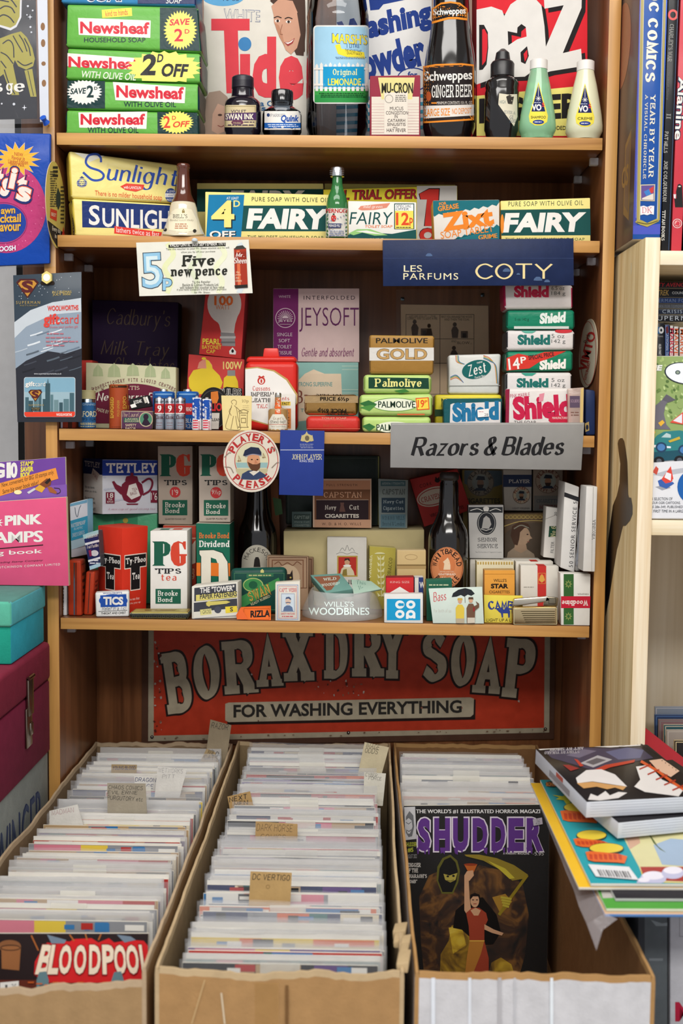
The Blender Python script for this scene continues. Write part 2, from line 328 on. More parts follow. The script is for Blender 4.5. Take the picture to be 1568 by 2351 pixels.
class Art:
    step = .00004
    def __init__(s, mb, surf, base=.00012, kind='p', maxe=None):
        s.mb = mb; s.s = surf; s.l = base; s.k = kind; s.maxe = maxe or (7 if surf.curved else None); s.xf = None; s.zmin = s.clip = None
    def put(s, vs, fs, col, kind=None, zz=None):
        m = M(col, kind or s.k) if isinstance(col, str) else col
        if s.maxe and len(vs) < 4000:
            bm = bmesh.new(); bv = [bm.verts.new((x, y, 0)) for x, y in vs]
            for f in fs:
                try: bm.faces.new([bv[i] for i in f])
                except ValueError: pass
            for _ in range(5):
                es = [e for e in bm.edges if e.calc_length() > s.maxe]
                if not es: break
                bmesh.ops.subdivide_edges(bm, edges=es, cuts=1)
                bmesh.ops.triangulate(bm, faces=[f for f in bm.faces if len(f.verts) > 4])
            bm.verts.ensure_lookup_table()
            for i, p in enumerate(bm.verts): p.index = i
            vs = [(p.co.x, p.co.y) for p in bm.verts]; fs = [tuple(p.index for p in f.verts) for f in bm.faces]; bm.free()
        if s.xf: vs = [s.xf(*p) for p in vs]
        out = []
        for f in fs:                      # every face turned to look outwards (pixels count downwards)
            ar = sum(vs[f[i]][0]*vs[f[(i+1) % len(f)]][1]-vs[f[(i+1) % len(f)]][0]*vs[f[i]][1] for i in range(len(f)))
            out.append(f if ar < 0 else tuple(reversed(f)))
        zz = zz if zz and len(zz) == len(vs) else [0]*len(vs)
        P = [s.s(q[0], q[1], s.l+z*3e-6) for q, z in zip(vs, zz)]
        if s.zmin is not None:                # prints end at the foot of the thing
            for v in P: v.z = max(v.z, s.zmin)
        if s.clip:                            # prints end at the edges of the face they are on
            o, U, u0, u1, Vv, v0, v1 = s.clip
            for i, v in enumerate(P): u, w = (v-o).dot(U), (v-o).dot(Vv); P[i] = v+U*(min(max(u, u0), u1)-u)+Vv*(min(max(w, v0), v1)-w)
        s.mb.add(P, out, m); s.l += s.step
        return s
    def p(s, pts, col, kind=None, rot=0):
        if rot:
            cx = sum(q[0] for q in pts)/len(pts); cy = sum(q[1] for q in pts)/len(pts); c, n = math.cos(R(rot)), math.sin(R(rot))
            pts = [(cx+(x-cx)*c-(y-cy)*n, cy+(x-cx)*n+(y-cy)*c) for x, y in pts]
        if len(pts) > 4:
            from mathutils.geometry import tessellate_polygon
            tr = tessellate_polygon([[V((x, y, 0)) for x, y in pts]]); return s.put(pts, [tuple(t) for t in tr], col, kind)
        return s.put(pts, [tuple(range(len(pts)))], col, kind)
    def r(s, x0, y0, x1, y1, col, kind=None, rot=0, rad=0):
        if rad:
            pts = []
            for cx, cy, a0 in ((x1-rad, y0+rad, -90), (x1-rad, y1-rad, 0), (x0+rad, y1-rad, 90), (x0+rad, y0+rad, 180)):
                pts += [(cx+rad*math.cos(R(a0+k*22.5)), cy+rad*math.sin(R(a0+k*22.5))) for k in range(5)]
            return s.p(pts, col, kind, rot)
        return s.p([(x0, y0), (x1, y0), (x1, y1), (x0, y1)], col, kind, rot)
    def e(s, cx, cy, rx, ry, col, kind=None, n=28, rot=0, a0=0, a1=360):
        pts = [(cx+rx*math.cos(R(a0+(a1-a0)*k/n)), cy+ry*math.sin(R(a0+(a1-a0)*k/n))) for k in range(n+(a1-a0 != 360))]
        return s.p(pts, col, kind, rot)
    def star(s, cx, cy, rx, ry, n, col, inner=.82, rot=0):
        pts = []
        for k in range(2*n):
            q = 1 if k % 2 == 0 else inner; a = math.pi*k/n+R(rot); pts.append((cx+rx*q*math.cos(a), cy+ry*q*math.sin(a)))
        return s.p(pts, col)
    def ln(s, pts, w, col, smooth=False, kind=None):
        P = catmull(list(pts)) if smooth else list(pts); vs, fs = ribbon(P, lambda a: w); return s.put(vs, fs, col, kind)
    def ring(s, cx, cy, rx, ry, w, col, n=40, a0=0, a1=360):
        return s.ln([(cx+rx*math.cos(R(a0+(a1-a0)*k/n)), cy+ry*math.sin(R(a0+(a1-a0)*k/n))) for k in range(n+1)], w, col)
    def fr(s, x0, y0, x1, y1, w, col): return s.ln([(x0, y0), (x1, y0), (x1, y1), (x0, y1), (x0, y0)], w, col)
    def t(s, body, x0, y0, x1, y1, col, f='b', w=None, sh=0, rot=0, sp=1.0, skew=0, kind=None):
        """text stretched into the box; skew = pixels of rise over its width"""
        if w is None: w = {'b': .0, 's': 2.6, 'n': 1.5, 'k': 2.4}[f]
        vs, fs, zz = glyphs(body, f, w, sh, sp); cx, cy = (x0+x1)/2, (y0+y1)/2; c, n = math.cos(R(rot)), math.sin(R(rot)); o = []
        for u, v in vs:
            x = x0+(x1-x0)*u; y = y0+(y1-y0)*v+skew*u; o.append((cx+(x-cx)*c-(y-cy)*n, cy+(x-cx)*n+(y-cy)*c))
        return s.put(o, fs, col, kind, zz)
    def arc(s, body, cx, cy, rx, ry, a0, a1, h, col, f='b', w=None, flip=False, cw=.8):
        """letters round an ellipse, a0..a1 degrees clockwise from the top"""
        n = len(body)
        for i, ch in enumerate(body):
            if ch == ' ': continue
            a = a0+(a1-a0)*(i+.5)/n; x = cx+rx*math.sin(R(a)); y = cy-ry*math.cos(R(a))
            wd = abs(a1-a0)/n*math.pi/180*(rx+ry)/2*cw
            if ch in "I'1.": wd *= .4
            y0, y1 = y-h/2, y+h/2
            if ch == "'": x += math.sin(R(a))*h*.3; y0 -= math.cos(R(a))*h*.05; y1 = y0+h*.4
            s.t(ch, x-wd/2, y0, x+wd/2, y1, col, f, w, rot=(a if not flip else a+180)); s.l -= s.step
        s.l += s.step; return s
    def tx(s, x0, y0, x1, y1, n, col, seed=1, fill=.45):
        """rows of small print too small to read"""
        rn = random.Random(seed); vs = []; fs = []; h = (y1-y0)/n
        for i in range(n):
            x = x0+rn.random()*(x1-x0)*.08; ye = y0+h*i+h*(1-fill)/2
            xe = x1-rn.random()*(x1-x0)*.12
            while x < xe:
                wd = min((1.2+rn.random()*3)*h*fill*1.2, xe-x); k = len(vs)
                vs += [(x, ye), (x+wd, ye), (x+wd, ye+h*fill), (x, ye+h*fill)]; fs.append((k, k+1, k+2, k+3)); x += wd+h*fill*.7
        return s.put(vs, fs, col)

# ---------------------------------------------------------------- things
Z1, Z2, Z3, Z4 = 1.8760, 1.7342, 1.4603, 1.1858
PEND = []
def lift(z, x):                        # the shelves hang a trifle lower on the right; everything stands a hair above
    return z-.0012*x/.3835+.0005 if z in (Z1, Z2, Z3, Z4) else z
def stand(xl, xr, yt, Y, z, Yr=None, lean=0.0, ytr=None, xtl=None, xtr=None):
    """front face TL,TR,BR,BL of something that stands on height z at depth Y (right edge at Yr), tops at pixel rows yt / ytr"""
    Yr = Y if Yr is None else Yr
    BL = atz(xl, Y, z); BL = atz(xl, Y, lift(z, BL.x)); BR = atz(xr, Yr, z); BR = atz(xr, Yr, lift(z, BR.x))
    h = BR-BL; TLr = at(xl, yt, Y+lean); up = V((0, lean, TLr.z-z)); N = up.cross(h).normalized()
    TL = on(xl if xtl is None else xtl, yt, BL, N); TR = on(xr if xtr is None else xtr, yt if ytr is None else ytr, BL, N)
    return [TL, TR, BR, BL]
def quad(c, Y, N=None):
    """four pixel corners on an upright plane (Y, or Y at the left and at the right)"""
    if not isinstance(Y, tuple): return [at(x, y, Y) for x, y in c]
    a = at(*c[3], Y[0]); b = at(*c[2], Y[1]); t = at(*c[0], Y[2] if len(Y) > 2 else Y[0]); N = (t-a).cross(b-a).normalized()
    return [on(x, y, a, N) for x, y in c]
class Blk:
    """a carton, card or wrapped bar: block with prints on its faces; parts hang below it"""
    def __init__(s, name, label, cat, q, dep, cols, bev=.0007, kind='p', group=None, parent=None, crumple=0, cuts=0, seg=2):
        s.name, s.label, s.cat, s.group, s.parent = name, label, cat, group, parent
        s.q = q; s.mb = MB(); s.N = (q[1]-q[0]).cross(q[0]-q[3]).normalized()
        if s.N.y > 0 and abs(s.N.y) > .05: s.N = -s.N
        s.dv = -s.N*dep if not isinstance(dep, V) else dep; s.kind = kind
        cols = [cols] if not isinstance(cols, (list, tuple)) else cols
        s.mb.block(q, s.dv, [M(c, kind) if isinstance(c, str) else c for c in cols], bev, seg, crumple, cuts)
        s.a = Art(s.mb, Plane(q[0], s.N), kind=kind); s.a.clip = s.edges(); s.kids = []; s.o = None; PEND.append(s)
    def edges(s):
        q = s.q; U = (q[2]-q[3]).normalized(); Vv = s.N.cross(U).normalized(); us = [(v-q[3]).dot(U) for v in q]; vs = [(v-q[3]).dot(Vv) for v in q]
        return (q[3], U, min(us)+.0003, max(us)-.0003, Vv, min(vs)+.0003, max(vs)-.0003)
    def face(s, w, W=100, H=100):
        TL, TR, BR, BL = s.q; d = s.dv
        a = {'F': (TL, TR, BL), 'L': (TL+d, TL, BL+d), 'R': (TR, TR+d, BR), 'T': (TL+d, TR+d, TL), 'B': (BL, BR, BL+d)}[w]
        return Art(s.mb, Face(*a, W, H), kind=s.kind)
    def part(s, name, label=None):
        mb = MB(); s.kids.append((name, mb, label)); return mb
    def end(s):
        s.o = s.mb.build(s.name, s.parent.o if isinstance(s.parent, Blk) else s.parent)
        if s.parent is None: tag(s.o, s.label, s.cat, s.group)
        elif s.label: s.o['label'] = s.label
        for n, mb, l in s.kids:
            c = mb.build(n, s.o)
            if l: c['label'] = l
class Rnd(Blk):
    """a bottle, tin or jar: turned body on axis column xc at depth Y; profile in (half width, row) pixels, top to bottom, base at z"""
    def __init__(s, name, label, cat, xc, Y, z, prof, m, group=None, seg=44):
        s.name, s.label, s.cat, s.group, s.parent = name, label, cat, group, None
        s.mb = MB(); b = atz(xc, Y, z); z = lift(z, b.x); s.c = (b.x, Y); s.sc = scl(b); s.z = z; s.xc = xc; s.Y = Y
        s.prof = s.pf(prof, z); s.mb.lathe(b.x, Y, s.prof, m, seg, True)
        s.sf = Turned(b.x, Y, s.prof); s.a = Art(s.mb, s.sf); s.a.zmin = z+.0004; s.kids = []; s.o = None; PEND.append(s)
    def pf(s, prof, z=None):
        q = [(hw*s.sc, at(s.xc, py, s.Y).z) for hw, py in prof]
        if z is not None:
            d = z-q[-1][1]; q[-1] = (q[-1][0], z)
            if len(q) > 1 and q[-2][1] < z: q[-2] = (q[-2][0], z+.0005)
        return q[::-1]
    def turned(s, name, prof, m, label=None, seg=40, z=None):
        mb = s.part(name, label); pr = s.pf(prof, z); mb.lathe(s.c[0], s.c[1], pr, M(m) if isinstance(m, str) else m, seg, True)
        return Art(mb, Turned(s.c[0], s.c[1], pr))
    def label_on(s, name='label', base=.00025, label=None, kind='p'):
        mb = s.part(name, label); a = Art(mb, s.sf, base, kind); a.zmin = s.z+.0005; return a
W_, K_, C_ = '#e9e6df', '#1a1a1c', '#e4d9bd'
class Poly(Blk):
    """a flat card cut to an outline given in pixels on the plane (O,N); thickness backwards"""
    def __init__(s, name, label, cat, pts, O, N, th, cols, kind='p', group=None, parent=None):
        s.name, s.label, s.cat, s.group, s.parent = name, label, cat, group, parent
        s.mb = MB(); s.N = V(N).normalized(); s.kind = kind; s.kids = []; s.o = None
        if s.N.dot(CAM-V(O)) < 0: s.N = -s.N
        s.dv = -s.N*th; P = [on(x, y, V(O), s.N) for x, y in pts]; n = len(P); s.q = P[:4]
        cols = cols if isinstance(cols, (list, tuple)) else [cols]
        m = [M(c, kind) if isinstance(c, str) else c for c in cols]
        ar = sum(pts[i][0]*pts[(i+1) % n][1]-pts[(i+1) % n][0]*pts[i][1] for i in range(n))
        ix = list(range(n)) if ar < 0 else list(range(n))[::-1]
        from mathutils.geometry import tessellate_polygon
        s.mb.add(P, [tuple(ix)], m[0]); s.mb.add([p+s.dv for p in P], [tuple(ix[::-1])], m[-1])
        fs = []
        for a, b in zip(ix, ix[1:]+ix[:1]): fs.append((a, a+n, b+n, b))
        s.mb.add(P+[p+s.dv for p in P], fs, m[-1]); s.a = Art(s.mb, Plane(V(O), s.N), kind=kind); PEND.append(s)
def oval(cx, cy, rx, ry, n=48, rot=0): return [(cx+rx*math.cos(2*math.pi*k/n)*math.cos(R(rot))-ry*math.sin(2*math.pi*k/n)*math.sin(R(rot)), cy+rx*math.cos(2*math.pi*k/n)*math.sin(R(rot))+ry*math.sin(2*math.pi*k/n)*math.cos(R(rot))) for k in range(n)]
# ---------------------------------------------------------------- the room
def struct(name, q, dv, m):
    mb = MB(); mb.block(q, dv, [m]); o = mb.build(name); o['kind'] = 'structure'; return o
struct('floor', *boxat(-2.6, 2.6, -3.6, .9, -.06, 0), wood('floor_boards', '#6b5138', '#8c6d4c', 'y', .5, 9))
struct('wall_back', *boxat(-2.6, 2.6, .62, .9, 0, 3.3), M('#c9cacb'))
struct('ceiling', *boxat(-2.6, 2.6, -3.8, .9, 3.3, 3.4), M('#e6e5e1'))
HONEY = wood('honey_edging', '#9c6a34', '#cf9c58', 'x', .42, 22)
HONEYV = wood('honey_edging_upright', '#ac7838', '#d6a25a', 'z', .42, 22)
LAM = wood('brown_laminate', '#57331d', '#8a5836', 'z', .33, 20)
LAMX = wood('brown_laminate_shelf', '#5a3620', '#8a5a36', 'x', .33, 20)
PINE = wood('pine_board', '#bd9c62', '#e6d2a4', 'z', .5, 26)
PINEF = wood('pine_front', '#d3b484', '#f0e4cb', 'z', .5, 30)
PINEX = wood('pine_shelf', '#e0cb9f', '#f2e8d0', 'x', .5, 22)
UL, UR, TH, DEP = -.3858, .3877, .0168, .240
def bookcase():
    root = bpy.data.objects.new('bookcase', None); COL.objects.link(root); root.location = (0, .12, 0); ORG[root] = V((0, .12, 0))
    tag(root, 'tall honey and brown wood bookcase holding the old packets and bottles', 'bookcase')
    def bd(name, b, mats, bev=.0006):
        mb = MB(); mb.block(*b, mats, bev); return mb.build(name, root)
    bd('side_panel', boxat(UL-TH, UL, 0, DEP+.004, 0, 2.4), [HONEYV, LAM, LAM, LAM]); bd('side_panel', boxat(UR, UR+TH, 0, DEP+.004, 0, 2.4), [HONEYV, LAM, LAM, LAM])
    bd('back_panel', boxat(UL, UR, DEP, DEP+.004, .3, 2.39), [LAM])
    bd('top_board', boxat(UL, UR, .001, DEP, 2.383, 2.4), [HONEY, LAM, LAMX, LAM])
    for z, d in zip((Z1, Z2, Z3, Z4), (.006, .006, .006, .006)):
        q = [V((-.3835, 0, z+.0012)), V((.3835, 0, z-.0012)), V((.3835, 0, z-.0012-TH)), V((-.3835, 0, z+.0012-TH))]
        mb = MB(); mb.block(q, V((0, DEP-.010, 0)), [HONEY, LAMX, LAMX, LAMX], .0007); s = mb.build('shelf', root)
        for sx in (-1, 1):
            for y in (.05, .176):                         # clear plastic shelf studs on the sides
                if z == Z1 and sx < 0 and y < .1: continue
                x = UL+.0062 if sx < 0 else UR-.0062; mb = MB()
                mb.block(*boxat(x-.006, x+.006, y-.005, y+.005, z-TH-.012, z-TH-.0015), [film('clear_stud', (.8, .8, .85), .45)], .001); mb.build('shelf_stud', root)
    bd('base_shelf', boxat(UL, UR, .001, DEP, .642, .659), [HONEY, LAM, LAMX, LAM])
    return root
BK = bookcase()
def pine():
    root = bpy.data.objects.new('pine_shelving', None); COL.objects.link(root); root.location = (.75, 0, 0); ORG[root] = V((.75, 0, 0))
    tag(root, 'pale unvarnished pine shelving unit right of the brown bookcase', 'shelf')
    def bd(name, b, mats, bev=.0008):
        mb = MB(); mb.block(*b, mats, bev); return mb.build(name, root)
    x0, x1 = .4105, 1.2
    up = MB(); up.block(*boxat(x0, x0+.0195, -.155, .25, 0, 1.7145), [PINEF, PINE, PINE], .0008)
    a = Art(up, Face((x0, .25, 1.7145), (x0, -.155, 1.7145), (x0, .25, 0), 405, 1714.5))
    a.e(330, 30, 4.5, 8, M('#e9d8ad'), n=20)                     # filled screw hole
    up.build('upright', root)
    bd('upright', boxat(x1, x1+.0195, -.155, .25, 0, 1.7145), [PINEF, PINE, PINE])
    bd('shelf', boxat(x0+.0197, x1, -.154, .228, 1.680, 1.698), [PINEX, PINE, PINEX]); bd('shelf', boxat(x0+.0197, x1, -.152, .228, 1.332, 1.352), [PINEX, PINE, PINEX]); bd('shelf', boxat(x0+.0197, x1, -.15, .228, .76, .78), [PINEX, PINE, PINEX])
    mb = MB(); mb.block(*boxat(x0+.0197, x1, .23, .2495, .3, 1.70), [wood('pine_back', '#b9a98c', '#d6cdbb', 'z', .5, 12)], 0); mb.build('back_board', root)
    # dried black drip of paint or tape on the outer side of the upright
    drip = MB(); A = Art(drip, Plane((x0, 0, 1), (-1, 0, 0)), .0004)
    A.p([(1418, 1018), (1420, 1010), (1424, 1006), (1429, 1006), (1433, 1013), (1436, 1030), (1440, 1060), (1441, 1090), (1442, 1135), (1444, 1142), (1449, 1143), (1452, 1162), (1452, 1180), (1446, 1195), (1436, 1207), (1430, 1207), (1427, 1218), (1423, 1236), (1416, 1262), (1408, 1310), (1399, 1368), (1390, 1415), (1389, 1330), (1396, 1240), (1407, 1160), (1416, 1138), (1422, 1110), (1424, 1065), (1420, 1036)], M('#14100f', 'h'))
    drip.build('black_paint_drip', root)
    return root
PN = pine()
# plain wooden bench that carries the boxes
def bench():
    root = bpy.data.objects.new('display_bench', None); COL.objects.link(root); root.location = (0, -.3, 0); ORG[root] = V((0, -.3, 0))
    tag(root, 'low wooden bench under the cardboard comic boxes', 'bench')
    w = wood('bench_wood', '#5c4029', '#7d5a3a', 'x', .5, 14)
    mb = MB(); mb.block(*boxat(-.95, .75, -.70, -.157, .625, .659), [w], .002); mb.block(*boxat(-.95, -.405, -.1571, -.002, .625, .659), [w], .002); mb.block(*boxat(-.404, .405, -.1571, -.002, .625, .659), [w], .002); mb.build('bench_top', root)
    for x in (-.92, .70):
        for y in (-.67, -.2):
            mb = MB(); mb.block(*boxat(x-.025, x+.025, y-.025, y+.025, 0, .625), [w], .002); mb.build('leg', root)
bench()
# what shows between the left pinned cards and the bookcase
k = Blk('black_display_panel', 'black upright display panel behind the pinned cards on the left', 'panel', boxat(-.513, -.472, .24, .30, 0, 2.3)[0], .05, '#0d0d0f', .002)
k = Blk('dark_cupboard', 'dark brown cupboard side standing just left of the bookcase', 'cupboard', boxat(-.468, -.41, .12, .30, 0, 2.3)[0], .2, [LAM], .002)
# ---------------------------------------------------------------- the three long boxes of comics
from mathutils import noise as NZ
RIM = .944; BOT = .6592
def longbox(name, label, xb0, xb1, xf0, xf1, yf, yb, inner, outer, edge, th=.0042, wob=.003, seed=1, fdz=(0, 0)):
    """open carton: four corrugated walls with worn, uneven top edges, and a bottom"""
    root = bpy.data.objects.new(name, None); COL.objects.link(root); o = V(((xf0+xf1)/2, (yf+yb)/2, BOT)); root.location = o; ORG[root] = o
    tag(root, label, 'box')
    rn = random.Random(seed); mi, mo, me = M(inner, 'c'), M(outer, 'c'), M(edge, 'c')
    def wall(nm, p0, p1, nrm, n=34, dz=(0, 0)):                            # p0 -> p1 along the outside; nrm points inwards
        mb = MB(); p0, p1, nrm = V(p0), V(p1), V(nrm); vs = []; L = p1-p0
        for i in range(n+1):
            t = i/n; p = p0+L*t; w = dz[0]+(dz[1]-dz[0])*t+NZ.noise(V((t*9, seed*3.1, 0)))*wob+NZ.noise(V((t*33, seed*7.7, 2)))*wob*.5
            b = NZ.noise(V((t*4, seed*5.3, 5)))*.0025*math.sin(math.pi*t); k = NZ.noise(V((t*14, seed, 9)))*.0016
            for d, z in ((0, BOT), (0, BOT+.14), (0, RIM+w-.006), (k*.5+.0006, RIM+w), (th-.0006+k*.5, RIM+w), (th, RIM+w-.006), (th, BOT+.14), (th, BOT)):
                vs.append(p+nrm*(d+b*(z-BOT)/.28)+V((0, 0, z-p.z)))
        fs = []; 
        for i in range(n):
            for j in range(7): fs.append((i*8+j, i*8+j+1, (i+1)*8+j+1, (i+1)*8+j))
        mats = [mo, mo, me, me, me, mi, mi]
        for j in range(7):
            mb.add(vs, [f for q, f in enumerate(fs) if q % 7 == j], mats[j])
        mb.add(vs, [tuple(range(8)), tuple(reversed(range(n*8, n*8+8)))], me)
        return mb.build(nm, root)
    wall('side_wall', (xb0, yb, BOT), (xf0, yf, BOT), (1, 0, 0), 60); wall('side_wall', (xb1, yb, BOT), (xf1, yf, BOT), (-1, 0, 0), 60)
    f = wall('front_wall', (xf0+th, yf, BOT), (xf1-th, yf, BOT), (0, 1, 0), 34, fdz); wall('back_wall', (xb0+th, yb, BOT), (xb1-th, yb, BOT), (0, -1, 0))
    mb = MB(); mb.block([V((xb0+th, yf+th, BOT+.004)), V((xb1-th, yf+th, BOT+.004)), V((xb1-th, yf+th, BOT+.0005)), V((xb0+th, yf+th, BOT+.0005))], V((0, yb-yf-2*th, 0)), [mi]); mb.build('bottom', root)
    return root
BX1 = longbox('comic_box', 'worn grey-brown cardboard comic box nearest the maroon case', -.383, -.155, -.379, -.153, -.582, .215, '#8a7358', '#a98a62', '#b9a284', wob=.004, seed=2, fdz=(-.030, -.014))
BX2 = longbox('comic_box', 'brown cardboard comic box in the middle with a battered taped rim', -.148, .105, -.144, .098, -.586, .222, '#96805f', '#b08a5c', '#c0a883', wob=.0045, seed=5)
BX3 = longbox('comic_box', 'white-faced cardboard box below the pile of comics, holding the dark horror magazine', .110, .349, .1085, .341, -.582, .232, '#8d6640', '#d3d4d8', '#b28a58', wob=.003, seed=9)
def boxparts():
    # parcel tape and hand-hole folds on the fronts
    mb = MB(); a = Art(mb, Plane((0, -.5868, .8), (0, -1, 0)), .0004, 'g'); a.r(585, 2256, 640, 2420, film('brown_tape', (.55, .33, .12), .35)); a.r(655, 2262, 662, 2420, M('#7d5c38', 'c')); a.ln([(470, 2250), (440, 2351)], 3, '#c9ab7c'); a.ln([(508, 2280), (516, 2351)], 4, '#d8c8ac')
    mb.build('tape', BX2)['label'] = 'brown parcel tape and creases'
    mb = MB(); a = Art(mb, Plane((0, -.5828, .8), (0, -1, 0)), .0004)
    for x, w, c in ((990, 9, '#e6edf6'), (1075, 7, '#e2e8f0'), (1143, 8, '#b9b9bd'), (1263, 7, '#eaf3fb'), (1180, 4, '#c6c8cd')): a.r(x, 2245, x+w, 2460, M(c))
    mb.build('corrugation_creases', BX3)
    # torn cardboard scraps at the right end of the middle box's rim
    mb = MB(); rn = random.Random(3)
    for i in range(5):
        c = V((.0985+rn.uniform(-.004, .003), -.49-i*.021+rn.uniform(-.004, .004), RIM+.0015+rn.uniform(-.010, .004))); s = .004+rn.random()*.005
        mb.block([c+V((-s, 0, s*.4)), c+V((s, .002, s*.6)), c+V((s*.8, -.002, -s*.9)), c+V((-s*.9, 0, -s))], V((.003, .010+rn.random()*.016, .004*rn.random())), [M('#b8a07a', 'c')], .0012, crumple=.004)
    mb.build('torn_rim', BX2)
boxparts()
# ---------------------------------------------------------------- top shelf
GR, DG, RD = '#67b04a', '#0d3434', '#cf1f34'
SH = 'soap bars stacked on the top shelf'
def soap(q, label, lft=None, rgt=None):
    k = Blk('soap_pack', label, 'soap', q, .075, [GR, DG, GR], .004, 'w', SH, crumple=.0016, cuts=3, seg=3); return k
k = soap(stand(150, 457, 252, .012, Z1, ytr=258, xtl=151, xtr=456), 'green soap pack with 2D OFF in a yellow star, bottom of the stack'); a = k.a
a.p([(361, 257), (453, 259), (454, 307), (362, 307)], DG); a.p([(180, 258), (338, 256), (336, 296), (182, 293)], W_); a.t('Newsheaf', 185, 261, 333, 287, RD, w=.035); a.t('WITH OLIVE OIL', 201, 292, 318, 305, DG, w=.012); a.star(405, 281, 40, 27, 28, '#f0e36a'); a.t('2', 375, 266, 391, 294, '#d8452b', w=.02); a.t('D', 395, 266, 404, 275, '#d8452b', w=.02); a.t('OFF', 397, 279, 436, 293, '#d8452b', w=.03, sh=.2, skew=-2)
k = soap(quad([(153, 183), (457, 192), (457, 255), (151, 250)], .012), 'green soap pack with white SAVE 2D star at left, second from the bottom'); a = k.a
a.p([(155, 185), (241, 186), (241, 249), (154, 248)], DG); a.star(194, 211, 41, 30, 26, W_); a.t('SAVE', 161, 203, 198, 217, DG, w=.03, sh=.15, skew=-2); a.t('2', 199, 196, 215, 224, DG, w=.03); a.t('D', 216, 199, 224, 206, DG, w=.03)
a.p([(259, 188), (426, 200), (424, 237), (265, 230)], W_); a.t('Newsheaf', 267, 195, 422, 224, RD, w=.035, skew=5); a.t('WITH OLIVE OIL', 284, 233, 404, 245, DG, w=.012, skew=1)
k = soap(quad([(153, 110), (461, 122), (462, 190), (150, 181)], .012), 'green soap pack with black 2D OFF on a yellow burst, third from the bottom'); a = k.a
a.p([(155, 122), (310, 133), (306, 160), (155, 152)], W_); a.t('Newsheaf', 157, 129, 318, 155, RD, w=.035, skew=5); a.t('WITH OLIVE OIL', 188, 162, 312, 178, '#dfe7d2', w=.012, sh=.25, skew=7)
a.star(377, 156, 87, 40, 20, '#ece36e', .84); a.t('2', 322, 124, 358, 173, K_, w=.035, sh=.15); a.t('D', 360, 124, 375, 143, K_, w=.03, sh=.2); a.t('OFF', 371, 145, 434, 176, K_, w=.035, sh=.25, skew=2)
k = soap(quad([(152, 9), (455, 16), (463, 120), (150, 107)], .012), 'green HOUSEHOLD SOAP pack with yellow SAVE 2D star, second from the top'); a = k.a
a.p([(367, 17), (452, 18), (459, 117), (367, 113)], DG); a.r(234, 20, 303, 39, '#f0d94a', rot=-4); a.t('kind to hands', 242, 23, 293, 36, RD, rot=-5)
a.p([(179, 41), (346, 47), (345, 87), (181, 80)], W_); a.t('Newsheaf', 184, 49, 343, 77, RD, w=.035, skew=2); a.t('HOUSEHOLD SOAP', 193, 86, 334, 97, DG, w=.012); a.star(414, 69, 39, 46, 32, '#f0e36a'); a.t('SAVE', 389, 44, 436, 59, RD, w=.03, sh=.15, skew=-2); a.t('2', 400, 66, 420, 95, RD, w=.02); a.t('D', 424, 67, 435, 77, RD, w=.02)
k = Blk('soap_pack', 'blue soap pack with a navy end, topmost of the soap stack', 'soap', quad([(141, -62), (449, -58), (450, 14), (139, 7)], .012), .075, ['#3a86b8', '#16275a', '#3a86b8'], .004, 'w', SH, crumple=.0016, cuts=3, seg=3); a = k.a
a.p([(316, -56), (446, -55), (447, 9), (316, 8)], '#16275a'); a.t('SOAP', 200, -26, 292, 5, '#dfe8ee', w=.06); a.t('SOAP', 203, -24, 290, 3, '#16275a', w=.02); a.t('SOAP', 381, -6, 418, 8, W_, w=.0, sh=.2)

CR2 = '#d9d4c8'
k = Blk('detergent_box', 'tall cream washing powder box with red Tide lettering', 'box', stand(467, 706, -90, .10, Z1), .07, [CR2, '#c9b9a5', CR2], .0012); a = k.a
a.e(512, -12, 52, 26, '#5fa3cf'); a.t('10 oz', 512, -10, 550, 2, '#35506f', w=.0, sh=.2)
for o, c in ((1.4, '#6d7894'), (0, CR2)): a.t('WHITE', 515-o, 21-o, 596+o, 46+o, c, w=.02 if o else -.004, skew=4)
RT = '#d6414b'
a.r(485, 43, 573, 70, RT); a.p([(514, 68), (546, 68), (550, 214), (520, 214)], RT); a.e(562, 101, 15, 16, '#3f7fb5'); a.r(551, 124, 574, 220, RT); a.t('d', 580, 84, 634, 224, RT, w=.055); a.t('e', 640, 128, 697, 230, RT, w=.055); a.t('a C', 597, 231, 627, 244, '#2d5f8e', w=.02); a.t('s', 600, 246, 610, 254, '#2d5f8e', w=.02)
HR, SK = '#4a352b', '#c9987e'
a.p([(620, 2), (632, -20), (700, -30), (702, 70), (697, 128), (680, 126), (650, 60), (640, 20)], HR); a.p([(623, 14), (640, -2), (672, 2), (688, 40), (690, 80), (682, 110), (668, 125), (656, 115), (648, 96), (641, 84), (634, 64), (629, 52), (628, 34)], SK)
a.p([(641, 84), (634, 66), (630, 52), (640, 58), (648, 78), (655, 110)], '#b98468'); a.p([(682, 30), (699, 10), (700, 118), (688, 122), (690, 80)], HR)
for x, y in ((637, 48), (662, 50)): a.e(x, y, 6, 3.2, '#e9ded4'); a.e(x+.5, y, 3, 3.2, '#33261f'); a.ln([(x-8, y-7), (x, y-10), (x+9, y-7)], 2.4, '#3a2a22', True)
a.p([(652, 97), (664, 96), (677, 87), (672, 99), (661, 106)], '#9d3b3b'); a.p([(654, 98), (664, 97), (675, 90), (669, 97), (661, 101)], '#f1ebe2'); a.ln([(648, 56), (643, 76), (649, 79)], 1.4, '#9c6a52', True)
a.p([(468, 235), (480, 212), (505, 208), (522, 222), (530, 250), (528, 310), (468, 311)], '#a48d7d'); a.p([(488, 262), (500, 238), (520, 246), (527, 270), (520, 300), (500, 308), (486, 300)], '#c8a08a'); a.e(505, 264, 5, 2.6, '#4a342c'); a.ln([(500, 288), (508, 291), (514, 288)], 2, '#8d4a42', True)

